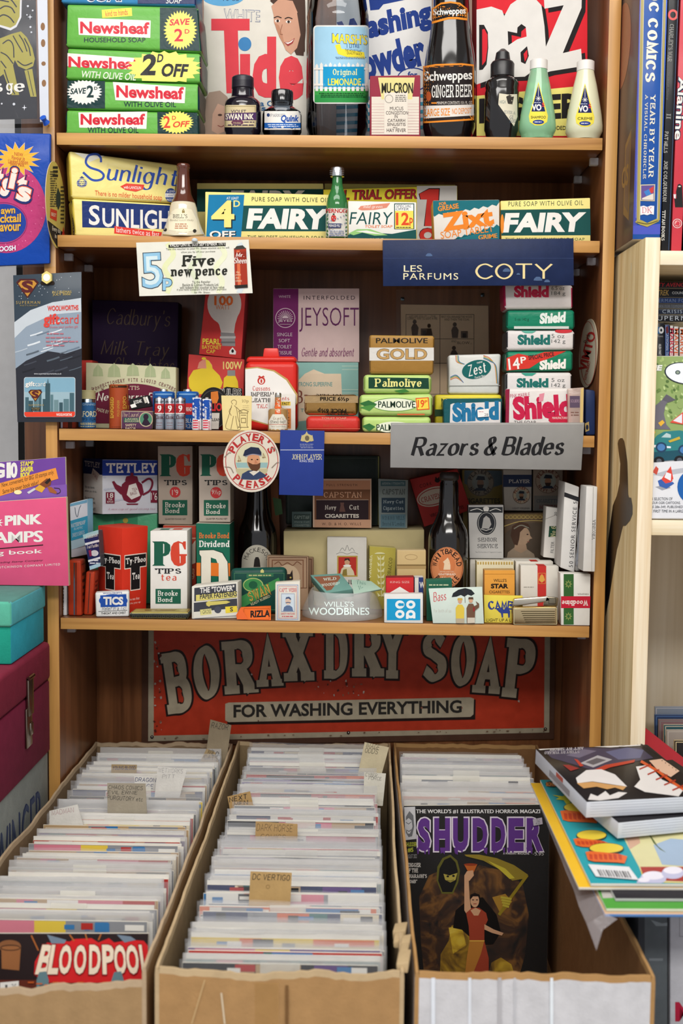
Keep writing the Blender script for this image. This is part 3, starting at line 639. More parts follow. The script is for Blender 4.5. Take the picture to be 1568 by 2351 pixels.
k = Rnd('ink_bottle', 'dark violet ink bottle with a cream Swan Ink label and ribbed cap', 'bottle', 557, .055, Z1, [(1, 206), (25, 207), (26, 221), (27, 225), (34, 230), (40, 236), (42, 246), (42, 302), (39, 309), (38, 311)], M('#17101c', 'b'))
c = k.turned('cap', [(1, 177), (22, 177), (25, 180), (25.5, 204), (24, 206), (1, 206)], M('#26232f', 'h'))
for i in range(15): c.ln([(535+i*3.2, 182), (535+i*3.2, 204)], .9, '#14121a')
a = k.label_on('label'); a.r(516, 241, 588, 292, '#d6c69c'); a.fr(518, 244, 586, 289, 1.2, '#8a7a4a'); a.t('VIOLET', 530, 252, 565, 260, '#3d2a49', w=.01); a.p([(516, 260), (588, 258), (588, 276), (516, 277)], '#4f3260'); a.t('SWAN INK', 518, 261, 583, 275, '#efe7d2', w=.03); a.e(545, 281, 14, 6, '#6a3a52'); a.tx(560, 272, 584, 283, 2, '#5a4a5c', 3); a.tx(522, 284, 584, 290, 1, '#5a4a5c', 4); a.t('Violet', 535, 280, 553, 284, '#d6c69c')
k = Rnd('ink_bottle', 'low clear ink bottle with black cap and a white and blue Quink label', 'bottle', 647, .06, Z1, [(1, 236), (24, 237), (25, 246), (34, 251), (43, 258), (45, 266), (45, 304), (42, 310), (40, 312)], clear('ink_glass', (.55, .62, .72), 1.6))
k.turned('ink', [(1, 272), (42, 272), (42.5, 303), (38, 309)], M('#0b0d18', 'b'), 'dark ink inside', z=Z1+.002)
c = k.turned('cap', [(1, 210), (24, 210), (25.5, 213), (25.5, 236), (1, 237)], M('#131418', 'b'), 'black cap')
for i in range(11): c.ln([(625+i*4.2, 214), (625+i*4.2, 235)], .9, '#050506')
a = k.label_on('label'); a.r(607, 255, 690, 298, W_); a.r(607, 282, 690, 294, '#1c5fb0'); a.tx(611, 284, 686, 292, 2, '#dfe9f5', 5); a.e(616, 264, 3.5, 4, '#1f3a72'); a.t('PARKER', 621, 261, 655, 268, '#26365e', 's', 1.7); a.t('Quink', 645, 264, 686, 282, '#1c50a8', w=.035, sh=.2)

k = Rnd('lemonade_bottle', 'large clear lemonade bottle with a pale blue picket fence label', 'bottle', 773, .075, Z1, [(1, -262), (20, -262), (22, -200), (28, -150), (46, -80), (62, -10), (68, 28), (71, 42), (70, 52), (71, 60), (71, 296), (67, 306), (58, 311)], clear('bottle_glass', (.80, .83, .86), 1.5))
k.turned('cap', [(1, -285), (21, -285), (22, -262), (1, -262)], M('#b9c0c6', 'm'))
a = k.label_on('label'); a.r(719, 58, 847, 238, W_, rad=9); a.r(722, 61, 846, 235, '#9fcbe2', rad=7)
for o, c in ((1.2, '#274a86'), (0, '#f2dd33')): a.t("MARSH'S", 763-o, 76-o, 843+o, 98+o, c, w=.05 if o else .02, skew=5)
a.t('1 LITRE', 796, 101, 825, 110, '#22407a'); a.p([(769, 104), (780, 100), (784, 112), (836, 120), (838, 134), (800, 132), (776, 124)], '#eddb3c'); a.t('THE HOUSE THAT', 792, 112, 830, 118, '#333', skew=3); a.t('QUALITY BUILT', 796, 119, 831, 125, '#333', skew=3)
a.tx(768, 130, 842, 136, 2, '#4a6a94', 7); a.r(722, 204, 846, 222, '#3da04a'); a.r(722, 218, 846, 235, '#2f9146')
for i in range(12): x = 724+i*10.4; y = 146-(3 if i % 2 else 0); a.p([(x, y+5), (x+3.4, y), (x+6.8, y+5), (x+6.8, 209), (x, 209)], W_)
a.r(722, 156, 846, 160, W_); a.r(722, 192, 846, 197, W_); a.r(742, 153, 836, 199, '#1a97c9'); a.t('Original', 764, 158, 820, 177, '#efe9a6', 's', 3.0); a.t('LEMONADE', 753, 180, 829, 196, '#f0e243', w=.015); a.tx(728, 212, 842, 224, 3, '#1d5a2c', 9)

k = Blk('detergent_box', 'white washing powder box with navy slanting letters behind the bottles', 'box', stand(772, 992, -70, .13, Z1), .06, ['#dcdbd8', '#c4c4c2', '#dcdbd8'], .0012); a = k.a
NV = '#1d3a86'
a.p([(840, -60), (992, -60), (992, -12), (938, -2), (880, 10), (870, 22), (850, 24)], NV); a.t('POWER BLUE', 800, 60, 886, 75, '#30466f', w=.0, rot=-13); a.t('Washing', 778, 24, 996, 94, NV, w=.05, sh=.12, rot=-14); a.t('Powder', 800, 96, 978, 172, NV, w=.05, sh=.12, rot=-15)
a.ring(948, 182, 36, 26, 2.5, NV); a.t('for', 936, 164, 958, 178, NV, w=.03)
for i in range(5): a.p([(772, 225+i*18), (992, 215+i*18), (992, 223+i*18), (772, 233+i*18)], '#3d93ad')

k = Blk('medicine_box', 'small maroon and cream Mu-Cron box below the washing powder box', 'box', stand(849, 965, 174, .03, Z1, ytr=172), .035, ['#8f2f40', '#7c2837', '#8f2f40'], .0012); a = k.a
a.r(853, 222, 962, 309, '#dcd3c4'); a.p([(868, 178), (952, 178), (946, 228), (876, 228)], '#ddd28d')
for i in range(11): a.r(853, 238+i*6.5, 962, 239+i*6.5, '#d3b3ae')
a.r(882, 212, 936, 309, '#dfd7c9'); a.t('MU-CRON', 876, 190, 948, 214, '#26221c', w=.03); a.ring(893, 227, 9, 9, 1, '#6b675f'); a.tx(906, 217, 934, 234, 4, '#6b675f', 2)
for t, x0, y0, x1, y1 in (('MUCUS', 895, 245, 926, 253), ('CONGESTION', 886, 255, 937, 263), ('IN', 906, 264, 913, 271), ('CATARRH', 890, 273, 930, 280), ('SINUSITIS', 889, 282, 931, 289), ('HAY FEVER', 888, 295, 932, 303)): a.t(t, x0, y0, x1, y1, '#4a3f3c', w=.0)
a.tx(902, 291, 914, 294, 1, '#7a6f6c')

k = Rnd('ginger_beer_bottle', 'tall dark Schweppes ginger beer bottle with black and orange labels', 'bottle', 1030, .05, Z1, [(1, -150), (24, -150), (27, -110), (28, -60), (34, -30), (40, 0), (43, 50), (49, 90), (55, 125), (59, 160), (60, 185), (60, 296), (57, 306), (50, 312)], M('#0e0b0c', 'b'))
k.turned('cap', [(1, -168), (25, -168), (27, -150), (1, -150)], M('#b9a05a', 'm'))
a = k.label_on('neck_label'); OR = '#e58a2a'
a.p([(991, 20), (1012, 6), (1034, 3), (1056, 6), (1073, 20), (1073, 47), (1050, 44), (1030, 44), (1008, 50), (991, 55)], OR); a.p([(993, 22), (1013, 10), (1034, 7), (1054, 10), (1071, 22), (1071, 42), (1050, 39), (1030, 39), (1008, 45), (993, 49)], '#191414'); a.t('Schweppes', 995, 20, 1069, 40, W_, w=.025, skew=-4)
a = k.label_on('label'); a.p([(971, 152), (1000, 147), (1060, 145), (1088, 148), (1088, 276), (1040, 279), (971, 283)], OR); a.p([(973, 156), (1000, 151), (1060, 149), (1086, 152), (1086, 272), (1040, 275), (973, 279)], '#241d1d'); a.p([(971, 243), (1088, 240), (1088, 265), (971, 272)], '#dfd8cf')
a.t('Schweppes', 974, 164, 1084, 193, W_, w=.02, skew=-4); a.t('GINGER BEER', 991, 192, 1084, 228, W_, 's', 3.2, skew=-2); a.e(984, 221, 6, 11, '#b2542a'); a.tx(990, 233, 1004, 240, 1, OR); a.t('MINIMUM CONTENTS 15½ FL. OZ.', 1003, 233, 1085, 240, '#d8d0c6', skew=-1)
a.t('LARGE SIZE', 975, 250, 1033, 267, OR, w=.01, skew=-2); a.t('NO DEPOSIT', 1038, 249, 1083, 262, OR, w=.0, skew=-2)

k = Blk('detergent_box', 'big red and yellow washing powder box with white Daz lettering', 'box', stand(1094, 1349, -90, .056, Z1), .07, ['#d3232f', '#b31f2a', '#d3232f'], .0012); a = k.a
a.p([(1094, 220), (1349, 196), (1349, 312), (1094, 312)], '#ece07c')
for dx, dy, c in ((9, 9, '#1b1718'), (0, 0, '#dcd9d3')):
    for P in ([(1094, 22), (1128, 15), (1153, 24), (1165, 58), (1167, 108), (1158, 150), (1140, 178), (1094, 194)], [(1158, 70), (1158, 36), (1172, 10), (1198, -8), (1226, -6), (1243, 12), (1250, 60), (1255, 136), (1263, 164), (1236, 172), (1227, 160), (1205, 176), (1178, 177), (1160, 158), (1156, 130), (1164, 106), (1188, 90), (1209, 84), (1207, 62), (1197, 55), (1188, 63), (1187, 76)], [(1247, -40), (1337, -58), (1335, 18), (1292, 122), (1334, 112), (1337, 152), (1249, 166), (1245, 126), (1294, 12), (1250, 20)]): a.p([(x+dx, y+dy) for x, y in P], c)
a.p([(1100, 57), (1111, 57), (1120, 74), (1121, 110), (1117, 148), (1108, 160), (1100, 161)], '#1b1718'); a.p([(1107, 68), (1112, 66), (1119, 80), (1119, 110), (1115, 140), (1107, 150)], '#d3232f'); a.p([(1195, 120), (1210, 106), (1214, 128), (1206, 147), (1196, 142)], '#1b1718'); a.p([(1202, 124), (1210, 114), (1211, 130), (1205, 142)], '#d3232f')
a.t('BIGGER', 1100, 226, 1334, 284, '#1b1718', w=.045, skew=-14); a.t('ADDED', 1262, 289, 1299, 298, '#1b1718', w=.01)

k = Rnd('small_bottle', 'small black flavouring bottle with a tall pointed cap and cream shield label', 'bottle', 1150, .027, Z1, [(1, 178), (26, 178), (29, 184), (36, 188), (39, 196), (37, 208), (39, 214), (39, 300), (36, 308), (33, 312)], M('#131011', 'b'))
k.turned('cap', [(1, 112), (5, 113), (15, 122), (18, 140), (24, 143), (27, 148), (27, 178), (1, 178)], M('#1b1a1d', 'h'))
a = k.label_on('label'); a.p([(1146, 214), (1166, 217), (1187, 216), (1188, 268), (1180, 290), (1160, 262), (1144, 240)], '#d9d2bb'); a.p([(1162, 222), (1170, 217), (1180, 222), (1176, 240), (1166, 238)], '#3a3530'); a.t('HIGH', 1147, 230, 1161, 238, '#7d8a86', w=.0); a.t('EVER A', 1158, 253, 1183, 261, '#4d6272', 's', 1.8, skew=2); a.t('GI', 1170, 265, 1178, 273, '#4d6272', 's', 2); a.t('BOU', 1170, 274, 1184, 282, '#4d6272', 's', 2)
def shampoo(xc, yc, col, liquid, label, txt, grp='shampoo bottles at the right end'):
    k = Rnd('shampoo_bottle', label, 'bottle', xc, .02, Z1, [(1, yc+22), (19, yc+22), (21, yc+32), (27, yc+58), (33, yc+90), (39, yc+125), (42, yc+150), (42, yc+163), (38, yc+171), (33, 313)], liquid, grp)
    k.turned('cap', [(1, yc), (17, yc), (20, yc+2), (20, yc+23), (1, yc+23)], M(W_, 'h'), 'white cap')
    a = k.label_on('label'); x, y = xc+3, yc+50
    a.p([(x, y), (x+22, y+78), (x+20, y+92), (x+8, y+100), (x-8, y+100), (x-20, y+92), (x-22, y+78)], '#e9d94e'); a.p([(x, y+5), (x+16, y+68), (x-16, y+68)], '#1a2456'); a.ln([(x, y+8), (x, y+42)], .9, W_)
    for r in range(0, 180, 45): a.ln([(x-6*math.cos(R(r)), y+38-6*math.sin(R(r))), (x+6*math.cos(R(r)), y+38+6*math.sin(R(r)))], .9, W_)
    a.t('VO', x-15, y+51, x+7, y+66, W_, w=.04); a.t('5', x+8, y+48, x+14, y+57, '#e03a3a', w=.02); a.tx(x-10, y+46, x+8, y+49, 1, '#c9cfe8'); a.t(txt, x-17, y+78, x+17, y+84, '#3a3a22', w=.0); a.e(x, y+92, 13, 5, '#2a3f8a'); a.tx(x-9, y+90, x+9, y+94, 1, W_)
shampoo(1233, 138, 0, glassy('green_shampoo', (.42, .80, .50), .08, .45), 'clear green shampoo bottle with white cap and navy triangle label', 'SHAMPOO')
shampoo(1340, 141, 0, glassy('cream_shampoo', (.88, .88, .62), .12, .2), 'pale yellow cream shampoo bottle with white cap at the shelf end', 'CREME')
# ---------------------------------------------------------------- second shelf
YL, FG = '#efe08c', '#114b48'
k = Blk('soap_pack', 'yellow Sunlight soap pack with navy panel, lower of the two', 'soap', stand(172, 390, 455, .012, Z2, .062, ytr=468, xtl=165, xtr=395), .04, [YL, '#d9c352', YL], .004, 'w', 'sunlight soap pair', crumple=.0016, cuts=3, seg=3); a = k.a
a.p([(188, 461), (392, 472), (388, 526), (189, 522)], '#1b3270'); a.t('S', 204, 471, 229, 517, W_, w=.02); a.t('UNLIGH', 235, 477, 392, 521, W_, w=.02, skew=7); a.p([(263, 519), (372, 533), (368, 546), (262, 536)], '#df3a2e'); a.t('lathers twice as fast', 267, 521, 366, 533, W_, w=.0, skew=11)
s = k.face('L'); s.p([(60, 8), (98, 4), (98, 92), (60, 96)], '#3a3222'); s.t('SUNLIGHT', 35, 42, 122, 62, '#e7dca0', rot=90)
k = Blk('soap_pack', 'yellow Sunlight soap pack with blue script, tilted on top of its pair', 'soap', quad([(157, 346), (411, 378), (402, 465), (163, 454)], (.012, .062)), .04, [YL, '#d9c352', YL], .004, 'w', 'sunlight soap pair', crumple=.0016, cuts=3, seg=3); a = k.a
BL = '#2248a5'
a.p([(170, 350), (240, 358), (206, 372)], '#e9e7d9'); a.ln([(232, 372), (231, 362), (222, 354), (204, 357), (197, 372), (206, 384), (228, 392), (238, 402), (232, 412), (212, 413), (191, 396)], 5.2, BL, True)
a.t('unlight', 245, 372, 410, 428, BL, 'k', 2.6, sh=.22, skew=15)
a.e(188, 420, 12, 10, '#8b91a8'); a.e(188, 419, 6, 7, YL); a.p([(182, 409), (188, 404), (194, 409)], '#33457c'); a.tx(177, 415, 199, 428, 3, '#33457c', 4); a.p([(276, 428), (290, 421), (331, 424), (329, 434), (312, 440), (288, 436)], '#e0412f'); a.t('with LANOLIN', 284, 426, 324, 433, W_, w=.01, skew=2)
a.t('There is no milder household soap', 218, 437, 372, 452, '#dd5a33', w=.0, skew=11); a.e(392, 448, 13, 16, '#24407f'); a.t('A LEVER', 383, 437, 402, 442, W_); a.r(379, 444, 404, 453, W_); a.t('GUARANTEE', 380, 446, 404, 452, '#24407f'); a.t('PRODUCT', 383, 456, 401, 461, W_)

k = Rnd('whisky_bell', 'brown and cream bell-shaped whisky bottle standing before the Sunlight packs', 'bottle', 421, -.001+.028, Z2, [(1, 462), (24, 462), (28, 468), (31, 478), (34, 495), (40, 516), (46, 532), (50, 540), (50, 545)], M('#d9cfb4', 'b'))
k.turned('brown_neck', [(1, 377), (14, 377), (15.5, 380), (15.5, 386), (14, 388), (14, 404), (15, 412), (16, 430), (18, 445), (22, 455), (28, 466), (1, 467)], M('#5b2f22', 'b'), 'brown glazed neck and stopper')
a = k.label_on('label'); a.p([(386, 493), (402, 480), (421, 477), (440, 481), (452, 505), (453, 528), (421, 534), (388, 528)], '#e4dcc0'); a.p([(418, 484), (421, 479), (424, 484), (424, 489), (418, 489)], '#8d7a45'); a.t("BELL'S", 397, 492, 430, 501, '#3d3a33', 's', 2.6); a.t('Blended Scotch Whisky', 390, 503, 444, 509, '#7d705a', 'k', 1.8, sh=.15); a.tx(400, 512, 432, 526, 3, '#b06a4a', 2); a.e(379, 527, 4, 4, '#2c2a26'); a.e(447, 530, 4, 4, '#2c2a26'); a.ln([(374, 539), (400, 541), (440, 541), (468, 539)], 2.5, '#a88a4a')
def fairy(q, label, x0, x1, yt, yb, txt, off=None, extra=None):
    k = Blk('soap_pack', label, 'soap', q, .065, [YL, '#e0cf70', YL], .0012, 'p'); return k
FQ = stand(471, 762, 440, .034, Z2, ytr=447)
k = fairy(FQ, 'yellow and green Fairy soap pack with 4D OFF on a blue panel', 0, 0, 0, 0, 0); a = k.a
a.r(553, 472, 761, 531, FG); a.p([(479, 447), (561, 447), (553, 549), (473, 548)], '#1579a8'); a.t('AT LEAST', 520, 452, 548, 458, W_, w=.01); a.t('4', 488, 463, 541, 525, '#1a2a33', w=.03); a.t('4', 485, 460, 538, 522, '#f1e184', w=.03); a.t('D', 536, 460, 551, 475, '#f1e184', w=.02); a.t('OFF', 482, 531, 542, 548, K_, w=.05); a.t('OFF', 481, 530, 540, 547, W_, w=.025)
a.t('PURE SOAP WITH OLIVE OIL', 578, 452, 756, 462, '#47573d', w=.0, sp=1.2, skew=2); a.t('FAIRY', 565, 478, 757, 525, W_, w=.05, sh=.12, skew=2); a.t('THE MILDEST HOUSEHOLD SOAP', 568, 540, 742, 548, '#3d4d33', w=.0, sp=1.15, skew=2)
a = Blk('soap_pack', 'olive-looking Fairy soap pack in shadow behind the 4D pack', 'soap', stand(452, 742, 420, .13, Z2, ytr=421), .06, [YL, '#e0cf70', YL], .0012).a
a.r(452, 434, 742, 486, FG); a.t('FAIRY', 525, 437, 700, 482, W_, w=.05, sh=.12)
k = Blk('soap_pack', 'yellow soap box on the back row right of the shaded Fairy pack', 'soap', stand(745, 1046, 421, .175, Z2, ytr=424), .05, ['#cfc06a', '#bfae5a', '#cfc06a'], .0012)
k = Blk('detergent_box', 'yellow and white SPECIAL TRIAL OFFER box with a red 1p behind the soaps', 'box', stand(742, 1050, 435, .104, Z2, ytr=426), .05, ['#efdf3d', '#d9c93a', '#efdf3d'], .0012); a = k.a
a.p([(957, 427), (1049, 426), (1049, 552), (957, 552)], '#dbd8d2'); 
for o, c in ((1.3, '#2a1a1a'), (0, '#a82a2a')): a.t('SPECIAL TRIAL OFFER', 708+o, 437, 957+o, 461, c, w=.05 if o else .03, sh=.1, skew=-4)
a.p([(743, 436), (760, 436), (758, 462), (743, 462)], '#efdf3d')
for o, c in ((4, K_), (0, '#d9382f')):
    a.p([(963-o/2, 445), (985, 434-o/2), (1008+o/2, 434-o/2), (1002+o/2, 519), (975-o/2, 519), (980, 458), (966-o/2, 458)], c); a.t('OFF', 963-o/3, 524-o/3, 1044+o/3, 556, c, w=.06)

k = Rnd('miniature_bottle', 'green miniature Pernod bottle with white metal cap', 'bottle', 773, .0165, Z2, [(1, 407), (11, 407), (12, 424), (15, 438), (20, 450), (24, 464), (25, 476), (25, 546), (23, 551), (20, 553)], glassy('green_bottle_glass', (.06, .32, .10), .04, .55))
c = k.turned('cap', [(1, 385), (14, 385), (16, 388), (16, 406), (1, 408)], M('#c9ccd0', 'm'), 'white metal screw cap')
for y in (392, 396, 400): c.ln([(757, y), (789, y)], .8, '#8b8f95')
a = k.label_on('label'); a.r(748, 478, 798, 547, '#d9d5cb'); a.t('PERNOD', 748, 479, 797, 489, '#b82a2a', w=.03); a.e(766, 501, 6, 8, '#c2332d'); a.r(764, 490, 768, 494, '#2c3d2c')
for i in range(40): x, y = 750+(i*17) % 46, 492+(i*11) % 52; a.e(x, y, 1.3, 1.1, '#8a8fa5', n=7)
a.r(753, 513, 783, 523, '#22305f'); a.t('PERNOD FILS', 755, 515, 781, 521, W_, w=.01); a.tx(754, 528, 792, 543, 3, '#7c84a0', 6)

k = Blk('soap_pack', 'white and green Fairy toilet soap with a yellow 12p price panel', 'soap', stand(800, 956, 461, .01, Z2, ytr=464, xtl=799), .04, ['#e4e2da', '#d3d2ca', '#e4e2da'], .0015); a = k.a
a.p([(822, 480), (828, 473), (862, 469), (896, 466), (888, 477), (860, 482), (830, 483)], '#d98a72'); a.t('mild green', 834, 471, 878, 480, W_, 'k', 2.4, sh=.2); a.t('FAIRY', 802, 487, 902, 515, FG, w=-.004, sh=.15); a.t('TOILET SOAP', 838, 517, 901, 523, '#e0722f', w=.01, sh=.15)
a.p([(798, 540), (815, 531), (840, 526), (868, 535), (900, 537), (955, 527), (956, 553), (798, 554)], FG); a.p([(800, 536), (820, 526), (850, 526), (890, 540), (860, 541), (832, 534), (812, 540)], '#8fbf74'); a.p([(816, 531), (842, 529), (880, 538), (850, 536)], '#e4e2da'); a.t('SO PURE', 828, 547, 880, 554, W_, w=.0)
a.r(905, 467, 951, 526, FG); a.r(907, 469, 949, 525, '#ebd95b'); a.r(907, 469, 949, 484, '#efeee8'); a.t('SPECIAL', 909, 470, 944, 476, '#33415c', w=.0, sh=.2); a.t('OFFER', 909, 477, 938, 483, '#33415c', w=.0, sh=.2); a.t('12', 909, 488, 939, 517, '#da4a23', w=.025); a.t('p', 940, 500, 948, 518, '#da4a23', w=.02); a.tx(909, 520, 947, 524, 1, '#333')
k = Blk('soap_pack', 'small white Zixt soap tablet box with teal zigzag corners and orange letters', 'soap', stand(997, 1147, 460, .008, Z2, ytr=458, xtl=993), .045, ['#dcd6cc', '#d9a24a', '#cfc6b8'], .0018); a = k.a
TL_ = '#176a74'
a.p([(994, 461), (1146, 459), (1146, 464)]+[(1140-i*10.2, (468+i*1.75)+(0 if i % 2 else 5)) for i in range(15)]+[(995, 494)], TL_); a.p([(1147, 553), (1040, 553)]+[(1044+i*7.4, 550-i*2.3-(5 if i % 2 else 0)) for i in range(14)]+[(1147, 520)], TL_)
a.t('FOR', 1008, 464, 1025, 471, '#e38a2c', w=.03, rot=-8); a.t('GREASE', 1005, 470, 1053, 482, '#e38a2c', w=.03, rot=-9); a.t('Zixt', 1014, 482, 1133, 524, '#e58226', w=.05, rot=-8); a.t('SOAP TABLET', 1011, 524, 1133, 540, '#e58226', w=.0, rot=-8); a.t('GRIME', 1098, 538, 1142, 548, '#e38a2c', w=.03, rot=-6)
k = fairy(stand(1151, 1356, 461, .014, Z2, ytr=454, xtl=1149, xtr=1355), 'yellow and green Fairy soap pack at the right end of its shelf', 0, 0, 0, 0, 0); a = k.a
a.p([(1149, 482), (1355, 479), (1356, 540), (1151, 541)], FG); a.t('PURE SOAP WITH OLIVE OIL', 1167, 463, 1339, 474, '#47573d', w=.0, sp=1.2, skew=-3); a.t('FAIRY', 1154, 489, 1346, 534, W_, w=.05, sh=.12, skew=-2); a.t('THE MILDEST HOUSEHOLD SOAP', 1160, 546, 1342, 552, '#3d4d33', w=.0, sp=1.15); a.e(1153, 514, 4, 22, '#e58a2c')

# beer mat wedged in the gap left of the shelf end
k = Poly('beer_mat', 'round yellow and black beer mat slotted edge-on beside the left end of the shelf', 'beer mat', oval(127.5, 470, 22, 100, rot=-3), (UL+.0011, 0, 1.7), (1, 0, 0), .0009, ['#dcc86a', '#cbb898']); a = k.a
a.p([(109, 508), (148, 540), (149, 512), (149, 540), (146, 560), (139, 570), (131, 566), (120, 548), (113, 528)], '#2a2726'); a.p([(109, 505), (148, 536), (146, 560), (139, 569), (131, 565), (119, 546)], '#2a2726'); a.t('Every day', 120, 518, 140, 532, '#ddd8c4', w=.02, skew=8); a.t('in the', 126, 536, 140, 546, '#ddd8c4', w=.02, skew=6)
a.p([(116, 478), (131, 484), (130, 508), (115, 500)], '#d9432f'); a.t('BEST', 118, 487, 129, 495, '#e8dcc0', w=.02, skew=4); a.p([(133, 430), (139, 446), (139, 470), (134, 482), (129, 468), (129, 448)], '#37443e'); a.tx(115, 392, 131, 476, 16, '#4a4534', 4, .5); a.tx(121, 380, 134, 408, 3, '#2a2726', 5, .6); a.tx(139, 425, 148, 515, 10, '#4a4534', 6, .4); a.p([(146, 520), (149, 540), (142, 540)], '#d9432f')

# cards on the front of this shelf
k = Blk('shop_sign', 'dark navy LES PARFUMS COTY shop sign leaning on the shelf front', 'sign', quad([(878.5, 551), (1316.5, 547), (1317.5, 655), (879.5, 657)], -.0035), .0022, ['#16264d', '#0f1a36'], .0004, 'k'); a = k.a
GD = '#e9dfb6'
a.t('LES', 927, 609, 969, 624, GD, w=.0, skew=0); a.t('PARFUMS', 926, 627, 1052, 642, GD, w=.0, sp=1.15); a.t('COTY', 1091, 605, 1269, 641, '#e9d59a', 'n', 1.5, sp=.5); a.ln([(879, 593), (1317, 593)], 1.2, '#2b3c66')
for x, y, r in ((985, 585, 7), (1163, 620, 8), (1235, 640, 9), (1256, 645, 6), (1190, 629, 4)): a.p([(x+r*math.cos(i)*(1+.4*math.sin(3*i)), y+r*.7*math.sin(i)*(1+.3*math.cos(2*i))) for i in [j*.63 for j in range(10)]], '#4a6288')
k = Blk('money_off_voucher', 'cream 5p Five new pence voucher hanging from the shelf front', 'voucher', quad([(312.5, 557), (571, 550), (580, 673), (320, 680)], -.0022), .0004, ['#e2e1d4'], 0); a = k.a
for i, (c, dx) in enumerate((('#dfe3b4', 0), ('#d6dcc0', 60), ('#e3e6c4', 118), ('#cfd9dc', 165))): a.ln([(385+dx, 560), (398+dx, 585), (378+dx, 615), (392+dx, 645), (384+dx, 672)], 12, c, True)
a.p([(387, 562), (518, 557), (518, 565), (387, 569)], '#26261f'); a.t('VALID UNTIL 30th SEPTEMBER 1971', 389, 559, 516, 567, W_, w=.01, skew=-4)
a.t('Take this voucher to your Mr. Sheen stockist and he will', 381, 570, 526, 576, '#55554a', skew=-4); a.t('allow you 5p off your purchase', 416, 577, 494, 582, '#55554a', skew=-2)
for o, c, w in ((2, '#27303f', .05), (.4, '#8fc0dc', .035)): a.t('5', 326-o, 581-o, 373+o, 661+o, c, w=w, rot=-3); a.t('p', 374-o, 640-o, 394+o, 666+o, c, w=w)
a.t('5', 332, 588, 366, 654, '#cfe2e6', w=.0, rot=-3)
a.t('Five', 417, 586, 493, 616, '#24251f', 's', 4.2, skew=-3); a.t('new pence', 392, 616, 522, 642, '#24251f', 's', 4.2, skew=-3); a.t('To the Retailer', 441, 645, 483, 650, '#55554a', skew=-1); a.t('Reckitt & Colman Products Ltd.', 419, 651, 502, 657, '#55554a', skew=-1); a.t('will redeem this voucher at face value', 413, 657, 515, 663, '#55554a', skew=-1); a.t('if you have accepted it only in part payment', 406, 663, 520, 668, '#55554a', skew=-1); a.t('for Mr. Sheen', 446, 669, 482, 673, '#55554a')
a.p([(537, 570), (565, 569), (569, 660), (540, 662)], '#a3341f'); a.p([(537, 573), (543, 565), (557, 563), (565, 571)], '#3a3a34'); a.p([(543, 575), (550, 575), (553, 655), (546, 655)], '#d46a43'); a.p([(539, 580), (565, 577), (566, 604), (540, 606)], '#8d2a1a'); a.t('Mr.', 541, 579, 561, 590, W_, 'k', 3.4, sh=.15); a.t('Sheen', 537, 591, 566, 605, W_, 'k', 3.4, sh=.15); a.t('the', 542, 622, 550, 627, '#e9cda8'); a.t('polish', 541, 628, 553, 634, '#e9cda8'); a.t('that', 541, 635, 549, 640, '#e9cda8'); a.t('cleans', 541, 641, 555, 647, '#e9cda8'); a.p([(538, 655), (568, 653), (569, 660), (540, 662)], '#26241f')
for y in (1,): 
    p = MB(); c = at(447, 551, -.0065); p.lathe(c.x, c.y, [(.0001, c.z-.003), (.004, c.z-.002), (.0045, c.z), (.003, c.z+.002), (.0001, c.z+.003)], M('#cfd8dc', 'h'), 16); k.kids.append(('push_pin', p, None))
# ---------------------------------------------------------------- third shelf
def topz(k): return (k.q[0].z+k.q[1].z)/2+.0009
k = Blk('carton', 'red carton at the far left behind the hanging blue gift card', 'box', stand(180, 212, 827, .120, Z3), .04, '#b8352c', .001)
k = Blk('carton', 'small red and white carton just below the hanging gift card', 'box', stand(139, 166, 925, .012, Z3), .03, '#b8452c', .001); k.a.r(139, 925, 144, 988, '#d8d4e4'); k.a.r(156, 925, 166, 988, '#5a2a1c')
k = Rnd('film_can', 'blue and silver Ilford film can with a ribbed cream lid', 'can', 200, .035, Z3, [(1, 915), (19, 916), (20, 918), (20, 984), (19, 987)], M('#9fb0bd', 'm'))
c = k.turned('lid', [(1, 896), (18, 896), (20, 898), (19.3, 901), (20, 904), (19.3, 907), (20, 910), (19.3, 913), (20, 916), (1, 917)], M('#b3aa7c', 'h'), 'ribbed cream lid')
a = k.label_on('label'); a.r(180, 924, 220, 975, '#2a5f92'); a.t('OPENING', 190, 926, 218, 931, '#a8c4d8'); a.t('ILFORD', 181, 944, 222, 957, '#e9dfb0', w=.01); a.t('FP3', 186, 960, 200, 966, '#16304e'); a.t('FILM', 206, 960, 219, 966, '#16304e'); a.t('MADE IN ENGLAND', 184, 972, 220, 976, '#e3d48a'); a.r(180, 967, 220, 983, '#2c5f90'); a.t('MADE IN ENGLAND', 184, 970, 220, 975, '#e3d48a'); a.tx(184, 977, 219, 981, 1, '#e3d48a', 3)
k = Blk('chocolate_box', "big dark purple Cadbury's Milk Tray chocolate box standing at the back", 'box', stand(213, 405, 688, .19, Z3, ytr=694, xtl=211, xtr=410), .035, ['#251433', '#1c0f26'], .0015); a = k.a
a.t("Cadbury's", 246, 707, 391, 757, '#5d4c3c', 'k', 1.6, sh=.25, skew=6); a.t('Milk Tray', 231, 779, 389, 825, '#5d4c3c', 'k', 1.6, sh=.25, skew=4); a.t('Chocolates', 262, 820, 400, 858, '#5d4c3c', 'k', 1.6, sh=.25)
k = Blk('sweet_box', 'cream Meltis New Berry Fruits box with a maroon panel before the dark purple box', 'box', stand(197, 404, 832, .085, Z3, ytr=843), .03, ['#c9c6a2', '#b5b18a'], .0012); a = k.a
